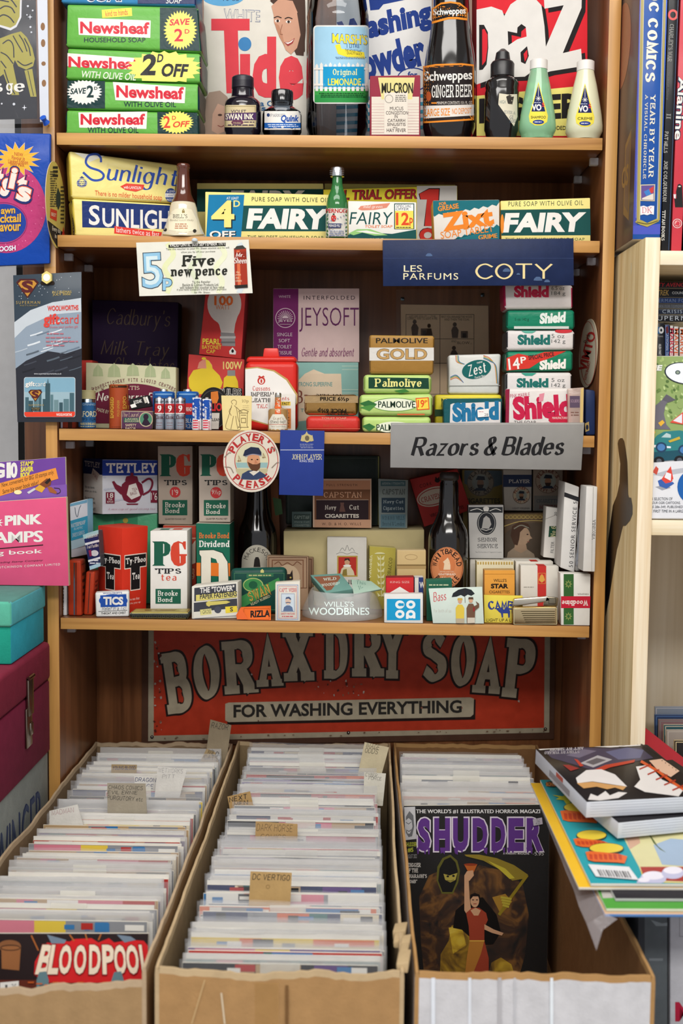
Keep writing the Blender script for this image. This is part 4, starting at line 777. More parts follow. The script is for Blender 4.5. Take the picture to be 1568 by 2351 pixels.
for x, y, r in ((225, 850, 20), (262, 848, 25), (305, 846, 24), (345, 850, 22), (380, 856, 18)): a.p([(x-r*.6, y+r*.7), (x-r*.5, y-r*.1), (x, y-r*.7), (x+r*.5, y-r*.1), (x+r*.6, y+r*.7)], '#a9b388'); a.ln([(x, y-r*.6), (x, y+r*.7)], .8, '#c9c6a2')
a.p([(217, 972)]+[(217+i*9.1, 903-22*math.sin(math.pi*i/20)) for i in range(21)]+[(399, 972)], '#6d2038'); a.arc('CONFECTIONERY WITH LIQUID CENTRES', 308, 1090, 210, 218, -27, 27, 8, '#6d2038', 's', 3, cw=.7); a.t('MELTIS', 270, 885, 320, 895, '#d8cfae', 's', 2.4); a.t('New Berry Fruits', 222, 899, 402, 926, '#e9e4d6', 'k', 3.4, sh=.2); a.t('MADE BY', 222, 939, 250, 947, '#e0d7b8', rot=14); a.t('LARGE', 213, 905, 250, 910, '#6d2038', rot=-75); a.t('AND NET', 199, 900, 227, 905, '#6d2038', rot=-90)
k = Rnd('film_roll', 'rust orange exposed film roll in its paper standing on end', 'film roll', 273, .050, Z3, [(1, 883), (20, 883), (22, 885), (22, 986), (20, 989)], M('#a84a28', 'g'))
a = k.label_on('printing'); a.r(251, 885, 296, 890, '#3d2413'); a.t('FILM', 256, 885, 270, 889, '#c9793e'); a.r(251, 980, 296, 985, '#3d2413'); a.t('EXPOSED', 233, 932, 281, 940, '#e0b548', w=.01, rot=-90); a.t('FOLD UNDER', 253, 935, 290, 940, '#d9a544', rot=-90); a.t('BEFORE SEALING', 236, 935, 280, 939, '#d9a544', rot=-90); a.t('EXPO', 272, 920, 300, 928, '#e0b548', rot=-90); a.r(290, 905, 296, 918, '#2a1a14'); a.r(290, 930, 296, 940, '#d9a544')
L = k = Blk('razor_tin', 'small purple Laurel ladies safety razor tin with an oval portrait', 'tin', stand(277, 349, 942, .003, Z3, ytr=944, xtr=351), .03, ['#573350', '#6d5a52', '#8d8070'], .0022, 'k'); a = k.a
a.fr(279, 945, 351, 989, 1.2, '#c3ab8f'); a.t('The Laurel', 281, 947, 318, 957, '#d0b89b', 'k', 2, sh=.2); a.r(284, 959, 322, 970, '#33604f'); a.t('LADIES', 288, 960, 316, 964, '#d0b89b'); a.t('BOUDOIR', 287, 965, 319, 969, '#d0b89b'); a.t('SAFETY', 288, 973, 313, 979, '#d0b89b', w=.01); a.t('RAZOR', 288, 981, 312, 987, '#d0b89b', w=.01); a.e(335, 963, 16, 17, '#c3ab8f'); a.e(335, 963, 14, 15, '#4f8468'); a.e(335, 957, 6, 7, '#2a1a2c'); a.p([(325, 974), (331, 962), (338, 962), (346, 974), (335, 978)], '#2a1a2c')
k = Blk('film_box', 'small black film carton lying askew on the purple razor tin', 'box', quad([(296, 917), (339, 907), (346, 933), (301, 940.5)], .008), .02, '#1b1a1a', .0006); a = k.a
a.p([(298, 930), (310, 926), (314, 934), (302, 937)], W_); a.p([(328, 912), (333, 911), (338, 924), (333, 926)], '#c9c4b8'); a.t('KODAK', 307, 918, 326, 926, W_, w=.02, rot=-12); a.p([(334, 912), (338, 910), (343, 925), (340, 927)], W_)
def aa(xc, label, first=None):
    k = Rnd('battery', label, 'battery', xc, .012, Z3, [(1, 914), (11.2, 914), (12, 916), (12, 989), (11.2, 992)], M('#b4b8bf', 'm'), 'silver penlight batteries')
    k.turned('terminal', [(1, 910.5), (4.4, 911), (4.6, 914), (1, 914.5)], M('#d5d7da', 'm')); a = k.label_on('label')
    a.t('EVER READY', xc-10, 920, xc+10, 925, '#3a2a30', w=.01); a.r(xc-10.5, 927, xc+10.5, 950, '#c02a30'); a.r(xc-9.5, 928.5, xc+9.5, 947, '#8f1f26'); a.t('9', xc-4.5, 930, xc+4.5, 946, W_, w=.03); a.r(xc-10.5, 948, xc+10.5, 950, W_); a.t('Classic', xc-9.5, 953, xc+9.5, 962, '#57202a', w=.0); a.tx(xc-8, 968, xc+8, 986, 3, '#7f6a70', 2, .3)
for x, l in ((366, 'left of the three silver penlight batteries with red labels'), (390, 'middle of the three silver penlight batteries with red labels'), (414, 'right of the three silver penlight batteries with red labels')): aa(x, l)
def dcell(xc, label):
    k = Rnd('battery', label, 'battery', xc, .058, Z3, [(1, 899), (23, 899), (25.5, 902), (25.5, 985), (24, 989)], M('#1b5aa6', 'g'), 'fat blue torch batteries')
    k.turned('terminal', [(1, 893), (9, 894), (10, 899), (1, 899)], M('#cfd2d6', 'm')); a = k.label_on('label'); a.r(xc-25, 903, xc+25, 907, '#6f9fd0'); a.r(xc-18, 926, xc+14, 952, '#c02a30'); a.t('EVER READY', xc-16, 935, xc+12, 944, W_, w=.02); a.t('BLUE', xc-6, 961, xc+18, 971, W_, w=.01); a.t('R20S', xc-6, 974, xc+18, 983, W_, w=.0)
dcell(376, 'fat blue torch battery behind the silver batteries, on the left'); dcell(431, 'fat blue torch battery behind the silver batteries, on the right')
def bw(xc, yt, label):
    k = Rnd('battery', label, 'battery', xc, .009, Z3, [(1, yt+4), (10, yt+4), (10.8, yt+6), (10.8, 991), (10, 994)], M('#e1e0de', 'g'), 'blue and white batteries')
    k.turned('terminal', [(1, yt), (4, yt+.5), (4.2, yt+4), (1, yt+4.5)], M('#d5d7da', 'm')); a = k.label_on('label'); a.r(xc-10.8, yt+6, xc+10.8, 963, '#1d4fa8'); a.t('Battery', xc-19, 945, xc+13, 953, W_, w=.02, rot=-90); a.t('Zinc chloride 1.5V', xc-14, 938, xc+28, 942, '#cfdcf2', rot=-90)
    for i in range(4): a.r(xc-9, 964+i*5.4, xc+2, 967+i*5.4, '#cf3548')
    a.t('DANGER', xc-7, 976, xc+17, 981, '#cf3548', rot=-90)
bw(452, 909, 'blue-topped white battery, left of the two beside the black disc'); bw(475, 912, 'blue-topped white battery, right of the two beside the black disc')
k = Poly('round_tin', 'round black tin with red letters and an orange mark behind the batteries', 'tin', oval(490, 937, 35, 48), (0, .075, 1.5), (0, 1, 0), .012, ['#1a1819', '#2a2829'], 'k'); a = k.a
a.ring(490, 940, 32, 44, 1.5, '#4a4746'); a.p([(484, 900), (500, 898), (502, 914), (498, 926), (488, 926), (484, 914)], '#d97a2f'); a.t('LION', 484, 925, 522, 944, '#cf2f30', w=.04); a.p([(484, 948), (504, 948), (502, 985), (486, 985)], '#d8d2c8'); a.t('CLEAN', 482, 960, 506, 967, '#1a1819', w=.02)
k = Blk('souvenir_card', 'cream 10p card with an ink drawing of a lady at a pillar box', 'card', stand(512, 577, 908, .002, Z3, ytr=909, xtl=508, xtr=578), .0012, ['#e6d293', '#cdb878'], 0); a = k.a
BRN = '#6d5a3a'; a.t('10p', 555, 917, 571, 926, BRN, 's', 1.6); a.tx(557, 929, 573, 942, 3, '#b9a878', 3, .25)
for P in ([(534, 928), (531, 922), (537, 918), (543, 922), (541, 930)], [(532, 930), (528, 945), (524, 958), (518, 980), (528, 986), (552, 985), (546, 958), (543, 938), (538, 931)], [(543, 935), (552, 944), (556, 946)], [(532, 934), (526, 944), (531, 954)], [(536, 955), (533, 970), (530, 985)], [(541, 955), (543, 970), (546, 985)]): a.ln(P, 1.0, BRN, True)
for P in ([(550, 948), (568, 948), (570, 944), (559, 940), (548, 944), (550, 948), (550, 978), (547, 981), (570, 981), (567, 978), (568, 948)], [(553, 953), (565, 953)], [(554, 960), (564, 960), (564, 970), (554, 970), (554, 960)]): a.ln(P, 1.0, BRN)
B1 = k = Blk('light_bulb_box', 'red 100W bulbs carton with a yellow bulb picture, under the slanting one', 'box', stand(424, 558, 813, .10, Z3, ytr=825, xtl=433, xtr=561), .06, ['#c5403c', '#8d2a2c', '#a33434'], .001); a = k.a
a.p([(434, 888), (433, 868), (444, 850), (462, 846), (488, 846), (504, 862), (511, 878), (508, 888), (498, 905), (446, 905)], '#e3c534'); a.p([(453, 846), (457, 832), (468, 824), (480, 828), (487, 838), (488, 846)], '#d98d74'); a.p([(474, 846), (472, 824), (479, 828), (486, 838), (488, 846)], '#e3c534'); a.e(468, 823, 5, 3, '#e3c534')
a.t('100W', 512, 830, 556, 848, '#e9d27c', w=.02); a.p([(514, 868), (521, 862), (540, 862), (546, 876), (548, 896), (512, 896)], '#e3c534'); a.r(522, 850, 540, 863, '#8a8885'); a.p([(498, 898), (520, 888), (556, 892), (557, 915), (498, 915)], K_); a.t('BULBS', 501, 892, 554, 909, W_, w=.05); a.t('BULBS', 502, 893, 553, 908, K_, w=.01)
k = Blk('light_bulb_box', 'red Pearl 100 watt carton with a white bulb, slanting atop the other', 'box', quad([(474, 650), (565, 656), (554, 824), (456.5, 813.4)], .104), .055, ['#c93b38', '#8d2a2c', '#a33434'], .001); a = k.a
a.e(515, 698, 39, 46, '#d3cdc4'); a.p([(480, 712), (550, 712), (540, 744), (537, 766), (508, 764), (503, 745)], '#d3cdc4'); a.p([(506, 763), (539, 765), (540, 795), (510, 794)], '#8d8a88'); a.r(505, 772, 541, 777, '#b9b6b2'); a.r(507, 784, 540, 788, '#6a6866'); a.t('100', 492, 679, 535, 701, '#dd6a2c', w=.03); a.t('WATT', 495, 700, 528, 711, '#dd8a5a', w=.0); a.t('PEARL', 465, 777, 506, 790, '#e5d545', w=.02, skew=1); a.t('BAYONET', 464, 792, 508, 801, '#e5d545', w=.0, skew=1); a.t('CAP', 474, 803, 494, 811, '#e5d545', w=.0); a.p([(526, 806), (534, 797), (542, 807), (541, 814), (527, 813)], W_); a.e(534, 806, 3, 4, K_)
k = Blk('talc_tin', 'red and white Cussons Imperial Leather talc tin with a red cap', 'tin', stand(564, 683, 829, .046, Z3, ytr=829, xtl=562, xtr=684), .036, ['#cf2b22', '#b02018', '#cf2b22'], .009, 'g', seg=4); a = k.a
p = k.part('shoulder'); q = quad([(568, 818), (678, 818), (683, 832), (563, 832)], .049); p.block(q, V((0, .03, 0)), [M('#cf2b22', 'g')], .006, 3)
p = k.part('cap', 'red flip cap'); q = quad([(606, 799), (638, 799), (641, 820), (603, 820)], .056); p.block(q, V((0, .018, 0)), [M('#d93127', 'h')], .002)
a.p([(563, 845), (590, 842), (630, 850), (660, 870), (683, 905), (683, 925), (664, 950), (644, 984), (563, 962)], '#b99a5c'); a.p([(563, 848), (590, 845), (628, 853), (657, 873), (680, 908), (680, 924), (660, 949), (640, 981), (563, 958)], '#e8e4de')
a.e(600, 874, 9, 9, '#c0392f'); a.e(600, 875, 5.5, 6, '#e8e4de'); a.r(598, 871, 602, 879, '#c0392f'); a.p([(592, 866), (595, 862), (600, 865), (605, 862), (608, 866)], '#c0392f'); a.t('Cussons', 580, 886, 620, 897, '#c8342a', 's', 2.6); a.t('IMPERIAL', 576, 899, 634, 910, '#28211f', 's', 3.2); a.t('LEATHER', 576, 913, 634, 923, '#28211f', 's', 3.2); a.t('TALC', 589, 927, 614, 937, '#c8342a', 's', 2.6)
k = Blk('spirit_carton', 'white and orange whisky carton behind the tiny amber bottle', 'box', stand(620, 678, 906, .034, Z3), .008, ['#dcd8cf', '#c9c2b4'], .0006); a = k.a
a.r(638, 922, 667, 931, '#e2c24a'); a.t('FAST', 648, 923, 665, 930, '#33302a', w=.02); a.r(640, 938, 668, 984, '#c9783a'); a.t('HEL', 648, 941, 664, 949, '#5a3218', w=.02); a.r(632, 908, 638, 925, '#3a3a36'); a.t('nts', 648, 911, 664, 919, '#c0392f', 'k', 2.4); a.tx(642, 955, 666, 982, 4, '#7a4a22', 3, .3)
k = Rnd('miniature_bottle', 'tiny amber Stand Fast whisky miniature with an orange neck strip', 'bottle', 638, .0165, Z3, [(1, 908), (6, 908), (7, 914), (7, 928), (9, 936), (21, 940), (23, 944), (23, 988), (21, 993)], glassy('whisky_glass', (.78, .48, .18), .04, .6))
k.turned('cap', [(1, 902), (6.5, 902), (7.5, 905), (7.5, 912), (1, 912)], M('#c9c4b8', 'm')); a = k.label_on('label'); a.r(631, 913, 645, 952, '#d9602f'); a.t("Grant's", 622, 927, 656, 935, '#efe2cc', 'k', 2.6, rot=-90); a.p([(617, 966), (626, 951), (650, 951), (659, 966), (658, 990), (618, 990)], '#e2dccb'); a.t("Grant's", 627, 957, 651, 964, '#7a5a34', 'k', 2); a.t('STAND FAST', 621, 966, 656, 972, '#3d3a30', w=.0); a.r(618, 974, 658, 975, '#b04a2c'); a.t('Finest Scotch Whisky', 622, 977, 656, 982, '#6b6250', 'k', 1.6)
BR0 = k = Blk('toilet_paper_box', 'teal and cream Strong Superfine toilet paper box below the Jeysoft box', 'box', stand(640, 823, 832, .125, Z3), .06, ['#7fa8a0', '#6d958d', '#9ab9b1'], .001); a = k.a
a.p([(684, 874), (700, 858), (720, 848), (745, 858), (783, 858), (785, 905), (765, 940), (740, 960), (684, 968)], '#d2bfa4')
for y in (840, 848, 894, 902, 940): a.r(785, y, 822, y+1.2, '#b9cdbc')
a.t('STRONG SUPERFINE', 680, 877, 763, 887, '#5f9490', w=.01); a.t('Bronco', 676, 896, 790, 926, '#7a4436', 's', 2.6); a.t('TOILET PAPER', 690, 938, 775, 946, '#5f9490', w=.01)
k = Blk('toilet_paper_box', 'pinkish white Jeysoft box with a purple left column at the back', 'box', stand(627, 825, 662, .125, topz(BR0)), .055, ['#cfb6b2', '#b9a09c', '#cfb6b2'], .001); a = k.a
PU = '#6d1f5c'
a.p([(626, 663), (685, 663), (684, 831), (628, 831)], PU); a.t('WHITE', 640, 678, 667, 684, '#c9b4bd', w=.0); a.t('INTERFOLDED', 697, 679, 815, 688, '#43343a', w=.0, sp=1.3); a.t('JEYSOFT', 687, 706, 824, 762, '#5d2154', w=-.01); a.ring(655, 730, 22, 22, 1.6, '#cbb5bd')
for i in range(13): an = R(180+i*15); a.ln([(655+8*math.cos(an), 731+8*math.sin(an)), (655+18*math.cos(an), 731+18*math.sin(an))], 1.3, '#cbb5bd')
a.e(655, 731, 7, 7, '#cbb5bd', a0=180, a1=360); a.t('JEYES', 638, 733, 671, 741, '#cbb5bd', w=.02); a.r(642, 744, 668, 745, '#cbb5bd')
for t, x0, x1, y in (('SINGLE', 636, 671, 764), ('SOFT', 640, 666, 778), ('TOILET', 637, 670, 792), ('TISSUE', 637, 670, 806)): a.t(t, x0, y, x1, y+8, '#c9b4bd', w=.0)
a.t('Gentle and absorbent', 693, 798, 813, 818, '#72295f', 'k', 2.0, sh=.25)
GO = '#b58a4e'
T0 = k = Blk('soap_bar', 'red foil-wrapped soap bar with gold lettering under the gold bar', 'soap', stand(702, 827, 955, .006, Z3), .055, ['#c6332b', '#a52720', '#c6332b'], .007, 'w', crumple=.001, cuts=2, seg=3); a = k.a
a.t('TOILET SOAP', 738, 958, 795, 963, '#d8a58a', w=.0); a.t('IMPERIAL', 742, 974, 792, 980, '#b3542f', 's', 2); a.r(704, 984, 830, 985, '#d9725a')
k = Blk('soap_bar', 'gold foil soap bar with a special price band on top of the red bar', 'soap', stand(698, 822, 907, .006, topz(T0), ytr=905), .055, [GO, '#8a6434', '#c9a064'], .007, 'f', crumple=.001, cuts=2, seg=3); a = k.a
a.r(700, 909, 826, 925, '#caa878', 'f'); a.t('PRICE 6½p', 735, 911, 801, 923, '#1f1812', w=.03); a.t('PRICE 6½p', 729, 936, 795, 948, '#1f1812', w=.03, rot=180); a.t('SPECIAL', 748, 948, 800, 954, '#3a2a1a', w=.03, rot=180); a.t('SPECIAL', 726, 904, 788, 908.5, '#3a2a1a', w=.02)
LG = '#b4cf78'; PG = 'Palmolive soap stack'
P0 = k = Blk('soap_bar', 'pale green Palmolive bar at the bottom, half hidden by the grey sign', 'soap', stand(831, 990, 956, .006, Z3), .055, [LG, '#8aa552', LG], .006, 'w', PG, crumple=.001, cuts=2, seg=3); a = k.a
a.e(905, 981, 42, 13, '#e6ead2'); a.t('PALMOLIVE', 864, 974, 948, 989, '#1c3a24', w=.018); a.p([(830, 978), (848, 972), (862, 980), (848, 990)], '#2f6a34')
P1 = k = Blk('soap_bar', 'pale green Palmolive bar with an orange 19p flash', 'soap', stand(825, 994, 906, .004, topz(P0), ytr=904), .055, [LG, '#8aa552', LG], .006, 'w', PG, crumple=.001, cuts=2, seg=3); a = k.a
a.e(907, 929, 52, 15, '#e6ead2'); a.ring(907, 929, 52, 15, 1.4, '#5d8f3f'); a.t('PALMOLIVE', 868, 921, 953, 936, '#17301f', w=.018); a.p([(825, 926), (846, 919), (866, 928), (846, 938)], '#2f6a34'); a.p([(825, 935), (850, 930), (864, 930), (848, 944)], '#4a8a3f'); a.p([(954, 914), (984, 912), (986, 940), (957, 942)], '#e0491f'); a.p([(956, 916), (982, 914), (984, 938), (959, 940)], '#ecd44a'); a.t('19', 959, 918, 974, 936, '#e0491f', w=.02); a.t('P', 975, 919, 981, 926, '#e0491f', w=.02); a.r(912, 950, 975, 953, '#d4643a')
P2 = k = Blk('soap_bar', 'pale green bar with yellow Palmolive lettering on a dark green band', 'soap', stand(834, 991, 860, .006, topz(P1)), .05, [LG, '#8aa552', LG], .006, 'w', PG, crumple=.001, cuts=2, seg=3); a = k.a
a.p([(846, 866), (984, 868), (985, 893), (846, 892)], '#123f2c'); a.t('Palmolive', 860, 869, 968, 891, '#e6e08a', 's', 3.6); a.p([(905, 897), (930, 893), (940, 899), (920, 903)], '#3a7a34')
k = Blk('soap_bar', 'gold and white Palmolive Gold bar at the top of the Palmolive stack', 'soap', stand(848, 996, 769, .006, topz(P2), ytr=771, xtl=847, xtr=998), .045, ['#9c7434', '#6d4f22', '#b08a48'], .004, 'w', PG, crumple=.001, cuts=2, seg=3); a = k.a
a.r(848, 798, 996, 828, '#d3d0c9'); a.t('PALMOLIVE', 863, 776, 982, 788, '#241c10', w=.018); a.t('GOLD', 864, 800, 981, 826, '#3a2a12', w=.045); a.t('GOLD', 865, 801, 980, 825, '#b8925a', w=.025)
# newspaper strip in a clear sleeve, pinned to the back panel
k = Blk('comic_strip_sheet', 'old brown comic strip page in a clear sleeve pinned to the back panel', 'paper', quad([(920, 699), (1121, 702), (1123, 930), (922, 930)], .2365), .0006, ['#e0c49e'], 0); a = k.a
INK = '#3d2f25'
a.fr(932, 722, 1088, 905, 1.2, INK); a.ln([(1010, 722), (1010, 905)], 1.2, INK); a.ln([(932, 778), (1088, 778)], 1.2, INK); a.ln([(932, 834), (1088, 834)], 1.2, INK); a.t('CORRECT WAY TO LIGHT A FIRE', 935, 728, 1004, 734, INK); a.t('LET ME DO IT! ... THE', 940, 724, 1000, 728, INK); a.t('FIRST YOU ARRANGE THE WOOD', 1013, 725, 1084, 730, INK); a.t('AND THEN THE COAL', 1020, 731, 1078, 736, INK); a.t('AND', 1036, 781, 1048, 786, INK); a.t('BLOW...', 1050, 784, 1084, 790, INK)
for x, y in ((952, 752), (1044, 758), (1042, 812)):
    a.p([(x-6, y+18), (x-8, y), (x-4, y-8), (x+4, y-8), (x+9, y), (x+7, y+18)], '#4f3e31'); a.e(x, y-13, 4.5, 5, '#4f3e31'); a.p([(x+14, y+18), (x+14, y+2), (x+30, y+2), (x+30, y+18)], '#5d4a3a'); a.p([(x+18, y+18), (x+18, y+7), (x+26, y+7), (x+26, y+18)], '#241b14')
a.e(985, 748, 4, 5, '#4f3e31'); a.p([(978, 770), (981, 754), (990, 754), (993, 770)], '#4f3e31')
p = k.part('clear_sleeve', 'clear plastic sleeve'); p.block(quad([(909, 664), (1124, 663), (1127, 935), (911, 935)], .2355), V((0, .0002, 0)), [film('clear_sleeve', (.7, .65, .6), .04, .2)])
for x, y in ((924, 686), (1108, 677)): p = k.part('pin'); c = at(x, y, .2345); p.block([c+V((-.003, 0, .003)), c+V((.003, 0, .003)), c+V((.003, 0, -.003)), c+V((-.003, 0, -.003))], V((0, .002, 0)), [M('#4f5a5f', 'm')], .001)
k = Blk('soap_bar', 'yellow soap pack mostly hidden behind the blue Shield bar', 'soap', stand(998, 1152, 906, .052, Z3), .045, ['#e3d23a', '#c9b62c', '#e3d23a'], .004, 'w', crumple=.001, cuts=2, seg=3); YS = k; a = k.a
a.t('NEW', 1013, 915, 1060, 934, '#2a4a2a', w=.03); a.r(998, 940, 1152, 956, '#2a4a2a')
k = Blk('soap_bar', 'white Zest facial bar with rainbow stripes and a teal oval', 'soap', stand(1029, 1146, 815, .055, topz(YS), ytr=812, xtr=1151), .03, ['#d8d8d2', '#c3c3bc', '#d8d8d2'], .004, 'w', crumple=.001, cuts=2, seg=3); a = k.a
for i, c in enumerate(('#c9623f', '#d9a54a', '#6a9a5f', '#3f6aa5')):
    d = i*2.2; a.ln([(1046+d, 816), (1048+d, 830), (1060+d, 836)], 1.3, c, True); a.ln([(1034, 872-d), (1048, 868-d), (1064, 878)], 1.3, c, True); a.ln([(1110, 816+d), (1124, 822+d), (1136+d*.4, 840), (1140+d*.4, 880)], 1.3, c, True)
a.e(1094, 848, 34, 21, '#11625f', rot=-14); a.t('Zest', 1072, 834, 1116, 860, W_, 'k', 3.4, sh=.2, rot=-14); a.t('Facial Bar', 1090, 862, 1114, 867, W_, rot=-12); a.t('new', 1095, 830, 1108, 834, W_, rot=-12); a.ln([(1030, 886), (1148, 885)], 1.6, '#8f8f88')
SG = 'Shield soap bars'; WS, TE, CRM = '#d6d1cf', '#1a6a63', '#c21a45'
k = Blk('soap_bar', 'white bar with blue Shield lettering and a white price sticker', 'soap', stand(1020, 1152, 915, .004, Z3, ytr=914, xtl=1018, xtr=1154), .045, [WS, '#17545a', '#17545a'], .005, 'w', SG, crumple=.001, cuts=2, seg=3); a = k.a
a.p([(1020, 917), (1152, 915), (1152, 922), (1040, 926), (1022, 934)], '#17545a'); a.p([(1020, 930), (1034, 926), (1032, 990), (1020, 990)], '#17545a'); a.t('Shield', 1038, 922, 1146, 967, '#1d6f9a', w=.06, sh=.05, rot=-3); p = k.part('price_sticker', 'white price sticker'); b = Art(p, Plane(k.q[0], k.N), .0018); b.p([(1096, 941), (1122, 938), (1123, 956), (1097, 958)], '#efeeea'); b.t('28', 1112, 949, 1121, 955, '#5a5a5a'); b.tx(1099, 944, 1112, 947, 1, '#c06a6a')
def shield(q, label, cols, word, x0, y0, x1, y1, wc, oz=None, sh=0, rot=0):
    k = Blk('soap_bar', label, 'soap', q, .055, cols, .005, 'w', SG, crumple=.001, cuts=2, seg=3); a = k.a
    a.t('Shield', x0, y0, x1, y1, wc, w=.055, sh=sh, rot=rot)
    if oz: a.t(oz[0], oz[2], oz[3], oz[2]+30, oz[3]+9, '#4f5352', w=-.004); a.t(oz[1], oz[2], oz[3]+12, oz[2]+32, oz[3]+23, '#4f5352', w=-.004)
    return k
SB = k = shield(stand(1161, 1314, 855, .027, Z3), 'white Shield 5 oz bar in the stack just above the pink marble bar', [WS, '#2c2c30', WS], '', 1186, 868, 1259, 890, TE, ('5 oz', '142 g', 1266, 868)); k.a.p([(1196, 856), (1232, 856), (1222, 863), (1206, 863)], '#3a9a86')
k = shield(quad([(1162, 807), (1316, 805), (1316, 851.5), (1161, 853.5)], .027), 'green and red Shield bar with a 14P special price', ['#157a5a', '#0e4f3c', '#157a5a'], '', 1238, 825, 1300, 848, W_, sh=.1, rot=-3); a = k.a
a.p([(1163, 822), (1190, 812), (1220, 818), (1250, 808), (1300, 806), (1268, 820), (1240, 830), (1215, 846), (1163, 851)], '#cf3529'); a.t('14', 1167, 822, 1193, 848, W_, w=.02, rot=-6); a.t('P', 1195, 819, 1208, 834, W_, w=.02, rot=-6); a.t('SPECIAL PRICE', 1213, 812, 1272, 822, '#2a1a1a', w=.02, rot=-9)
k = shield(quad([(1162, 758), (1320, 758), (1319, 803.5), (1162, 805.5)], .027), 'white Shield 5 oz bar with teal letters in the middle of the stack', [WS, '#2c2c30', WS], '', 1188, 768, 1263, 792, TE, ('5 oz', '142 g', 1266, 767)); k.a.e(1294, 760, 20, 5, '#c5323a'); k.a.p([(1196, 759), (1232, 759), (1222, 765), (1206, 765)], '#5fae9a')
k = shield(quad([(1163, 712), (1320, 711), (1320, 756.5), (1162, 756.5)], .027), 'all green foil Shield bar second from the top of the stack', ['#157d5e', '#0e4f3c', '#157d5e'], '', 1238, 717, 1300, 742, '#dfe6e0', sh=.15, rot=-4); k.a.t('5 oz 142 g', 1182, 730, 1214, 738, '#0c4030'); k.a.r(1180, 749, 1306, 755, '#c9cfc9')
k = shield(quad([(1156, 650), (1315, 653), (1316, 709.5), (1158, 710.5)], .027), 'white Shield bar with crimson letters at the top of the stack', [WS, '#a81a48', WS], '', 1180, 656, 1260, 683, CRM, ('6.5 oz', '184 g', 1266, 657))
k = Blk('soap_bar', 'large pink marble Shield bar leaning at the foot of the stack', 'soap', stand(1160, 1318, 892, .012, Z3, ytr=891), .009, ['#dcd7d3', '#8d1a3a', '#dcd7d3'], .004, 'w', SG, crumple=.001, cuts=2, seg=3); a = k.a
a.p([(1161, 894), (1170, 893), (1168, 994), (1161, 994)], '#8d1a3a'); a.t('PINK MARBLE', 1171, 903, 1216, 912, '#b5405f', w=.0, rot=-5); a.t('Shield', 1177, 907, 1312, 962, CRM, w=.055, rot=-3); a.t('THE SOAP', 1180, 966, 1230, 974, '#444'); a.e(1286, 964, 27, 10, '#c5203f'); a.t('MANUFACTURER', 1268, 957, 1304, 962, W_); a.p([(1238, 905), (1250, 902), (1247, 920), (1237, 924)], '#d98a9a')
k = Blk('plastic_box', 'see-through pinkish plastic pack at the right end of the soap shelf', 'box', stand(1305, 1339, 892, .0006, Z3, ytr=889, xtl=1304, xtr=1341), .010, [film('pink_plastic', (.72, .55, .48), .45), film('pink_plastic', (.72, .55, .48), .45)], .001, 'g'); a = k.a
a.r(1308, 909, 1331, 936, '#5a4a5f'); a.t('SOLBERS', 1310, 917, 1330, 924, '#a58a9a'); a.tx(1310, 944, 1330, 956, 2, '#7a5a50', 3); a.p([(1333, 893), (1340, 890), (1337, 995), (1331, 995)], '#d2b876')
k = Blk('razor_case', 'navy cloth-covered case standing at the shelf end below the Vimto mat', 'case', stand(1344, 1367, 893, .004, Z3, ytr=896), .09, ['#1c2d57', '#162347'], .003, 'k'); k.a.p([(1343, 972), (1352, 968), (1353, 988), (1344, 992)], '#a58d55'); k.a.e(1348, 981, 3, 6, '#141c33')
k = Poly('beer_mat', 'oval cream Vimto mat wedged edge-on against the right side of the bookcase', 'beer mat', oval(1350, 811, 20.5, 79, rot=4), (.3855, 0, 1.5), (-1, 0, 0), .0009, ['#d8cdb4', '#bfae90']); a = k.a
a.ring(1350, 811, 18, 73, 1.2, '#c05a44'); a.t('VIMTO', 1302, 797, 1394, 816, '#c0322c', w=.05, rot=-76); a.t('Drink', 1337, 772, 1358, 782, '#4a3a2a', 'k', 2.4, rot=-70); a.t('NEED', 1338, 838, 1362, 844, '#c0503f', rot=-78); a.t('REFRESHING', 1328, 850, 1366, 856, '#c0503f', rot=-78)
# cards and sign on the front edge of this shelf
k = Blk('shop_sign', 'grey Razors & Blades shop sign hung on the shelf front', 'sign', quad([(897, 971), (1341.5, 970), (1334.5, 1079.5), (896, 1073.5)], -.0025), .0022, ['#8f8e8c', '#b9b7b2'], .0004, 'k'); k.mb.ms[0] = M('#8f8e8c', 'p'); a = k.a
a.t('Razors & Blades', 943, 1003, 1296, 1048, '#19181a', 'k', 4.0, sh=.3, skew=-2, sp=.75); a.ln([(900, 974), (1338, 973)], 1.5, '#bfbdb8')
k = Poly('beer_mat', "round Player's Please mat with a bearded sailor, stuck on the shelf front", 'beer mat', oval(577.5, 1058.5, 65, 71.5), (0, -.0022, 1.4), (0, 1, 0), .0015, ['#d6cdbd', '#bfb4a2']); a = k.a
RD2 = '#b0302f'
a.ring(578, 1058, 60, 66, 1.6, RD2); a.ring(578, 1058, 39, 43, 1.6, RD2); a.e(578, 1058, 38, 42, '#cfc9a8'); a.e(578, 1076, 37, 24, '#b9b08a', a0=0, a1=180); a.p([(541, 1062), (615, 1062), (613, 1074), (544, 1074)], '#8fb0ae')
a.arc("PLAYER'S", 578, 1058, 50, 54.5, -70, 72, 17, RD2, w=.04, cw=.85); a.arc('PLEASE', 578, 1058, 50, 54.5, 232, 126, 17, RD2, w=.04, cw=.78, flip=True)
for x0, y0, x1, y1 in ((516, 1072, 536, 1086), (515, 1050, 530, 1040), (640, 1062, 624, 1074), (636, 1040, 622, 1030)): a.ln([(x0, y0), ((x0+x1)/2+3, (y0+y1)/2-5), (x1, y1)], 2.2, '#8d7f70', True)
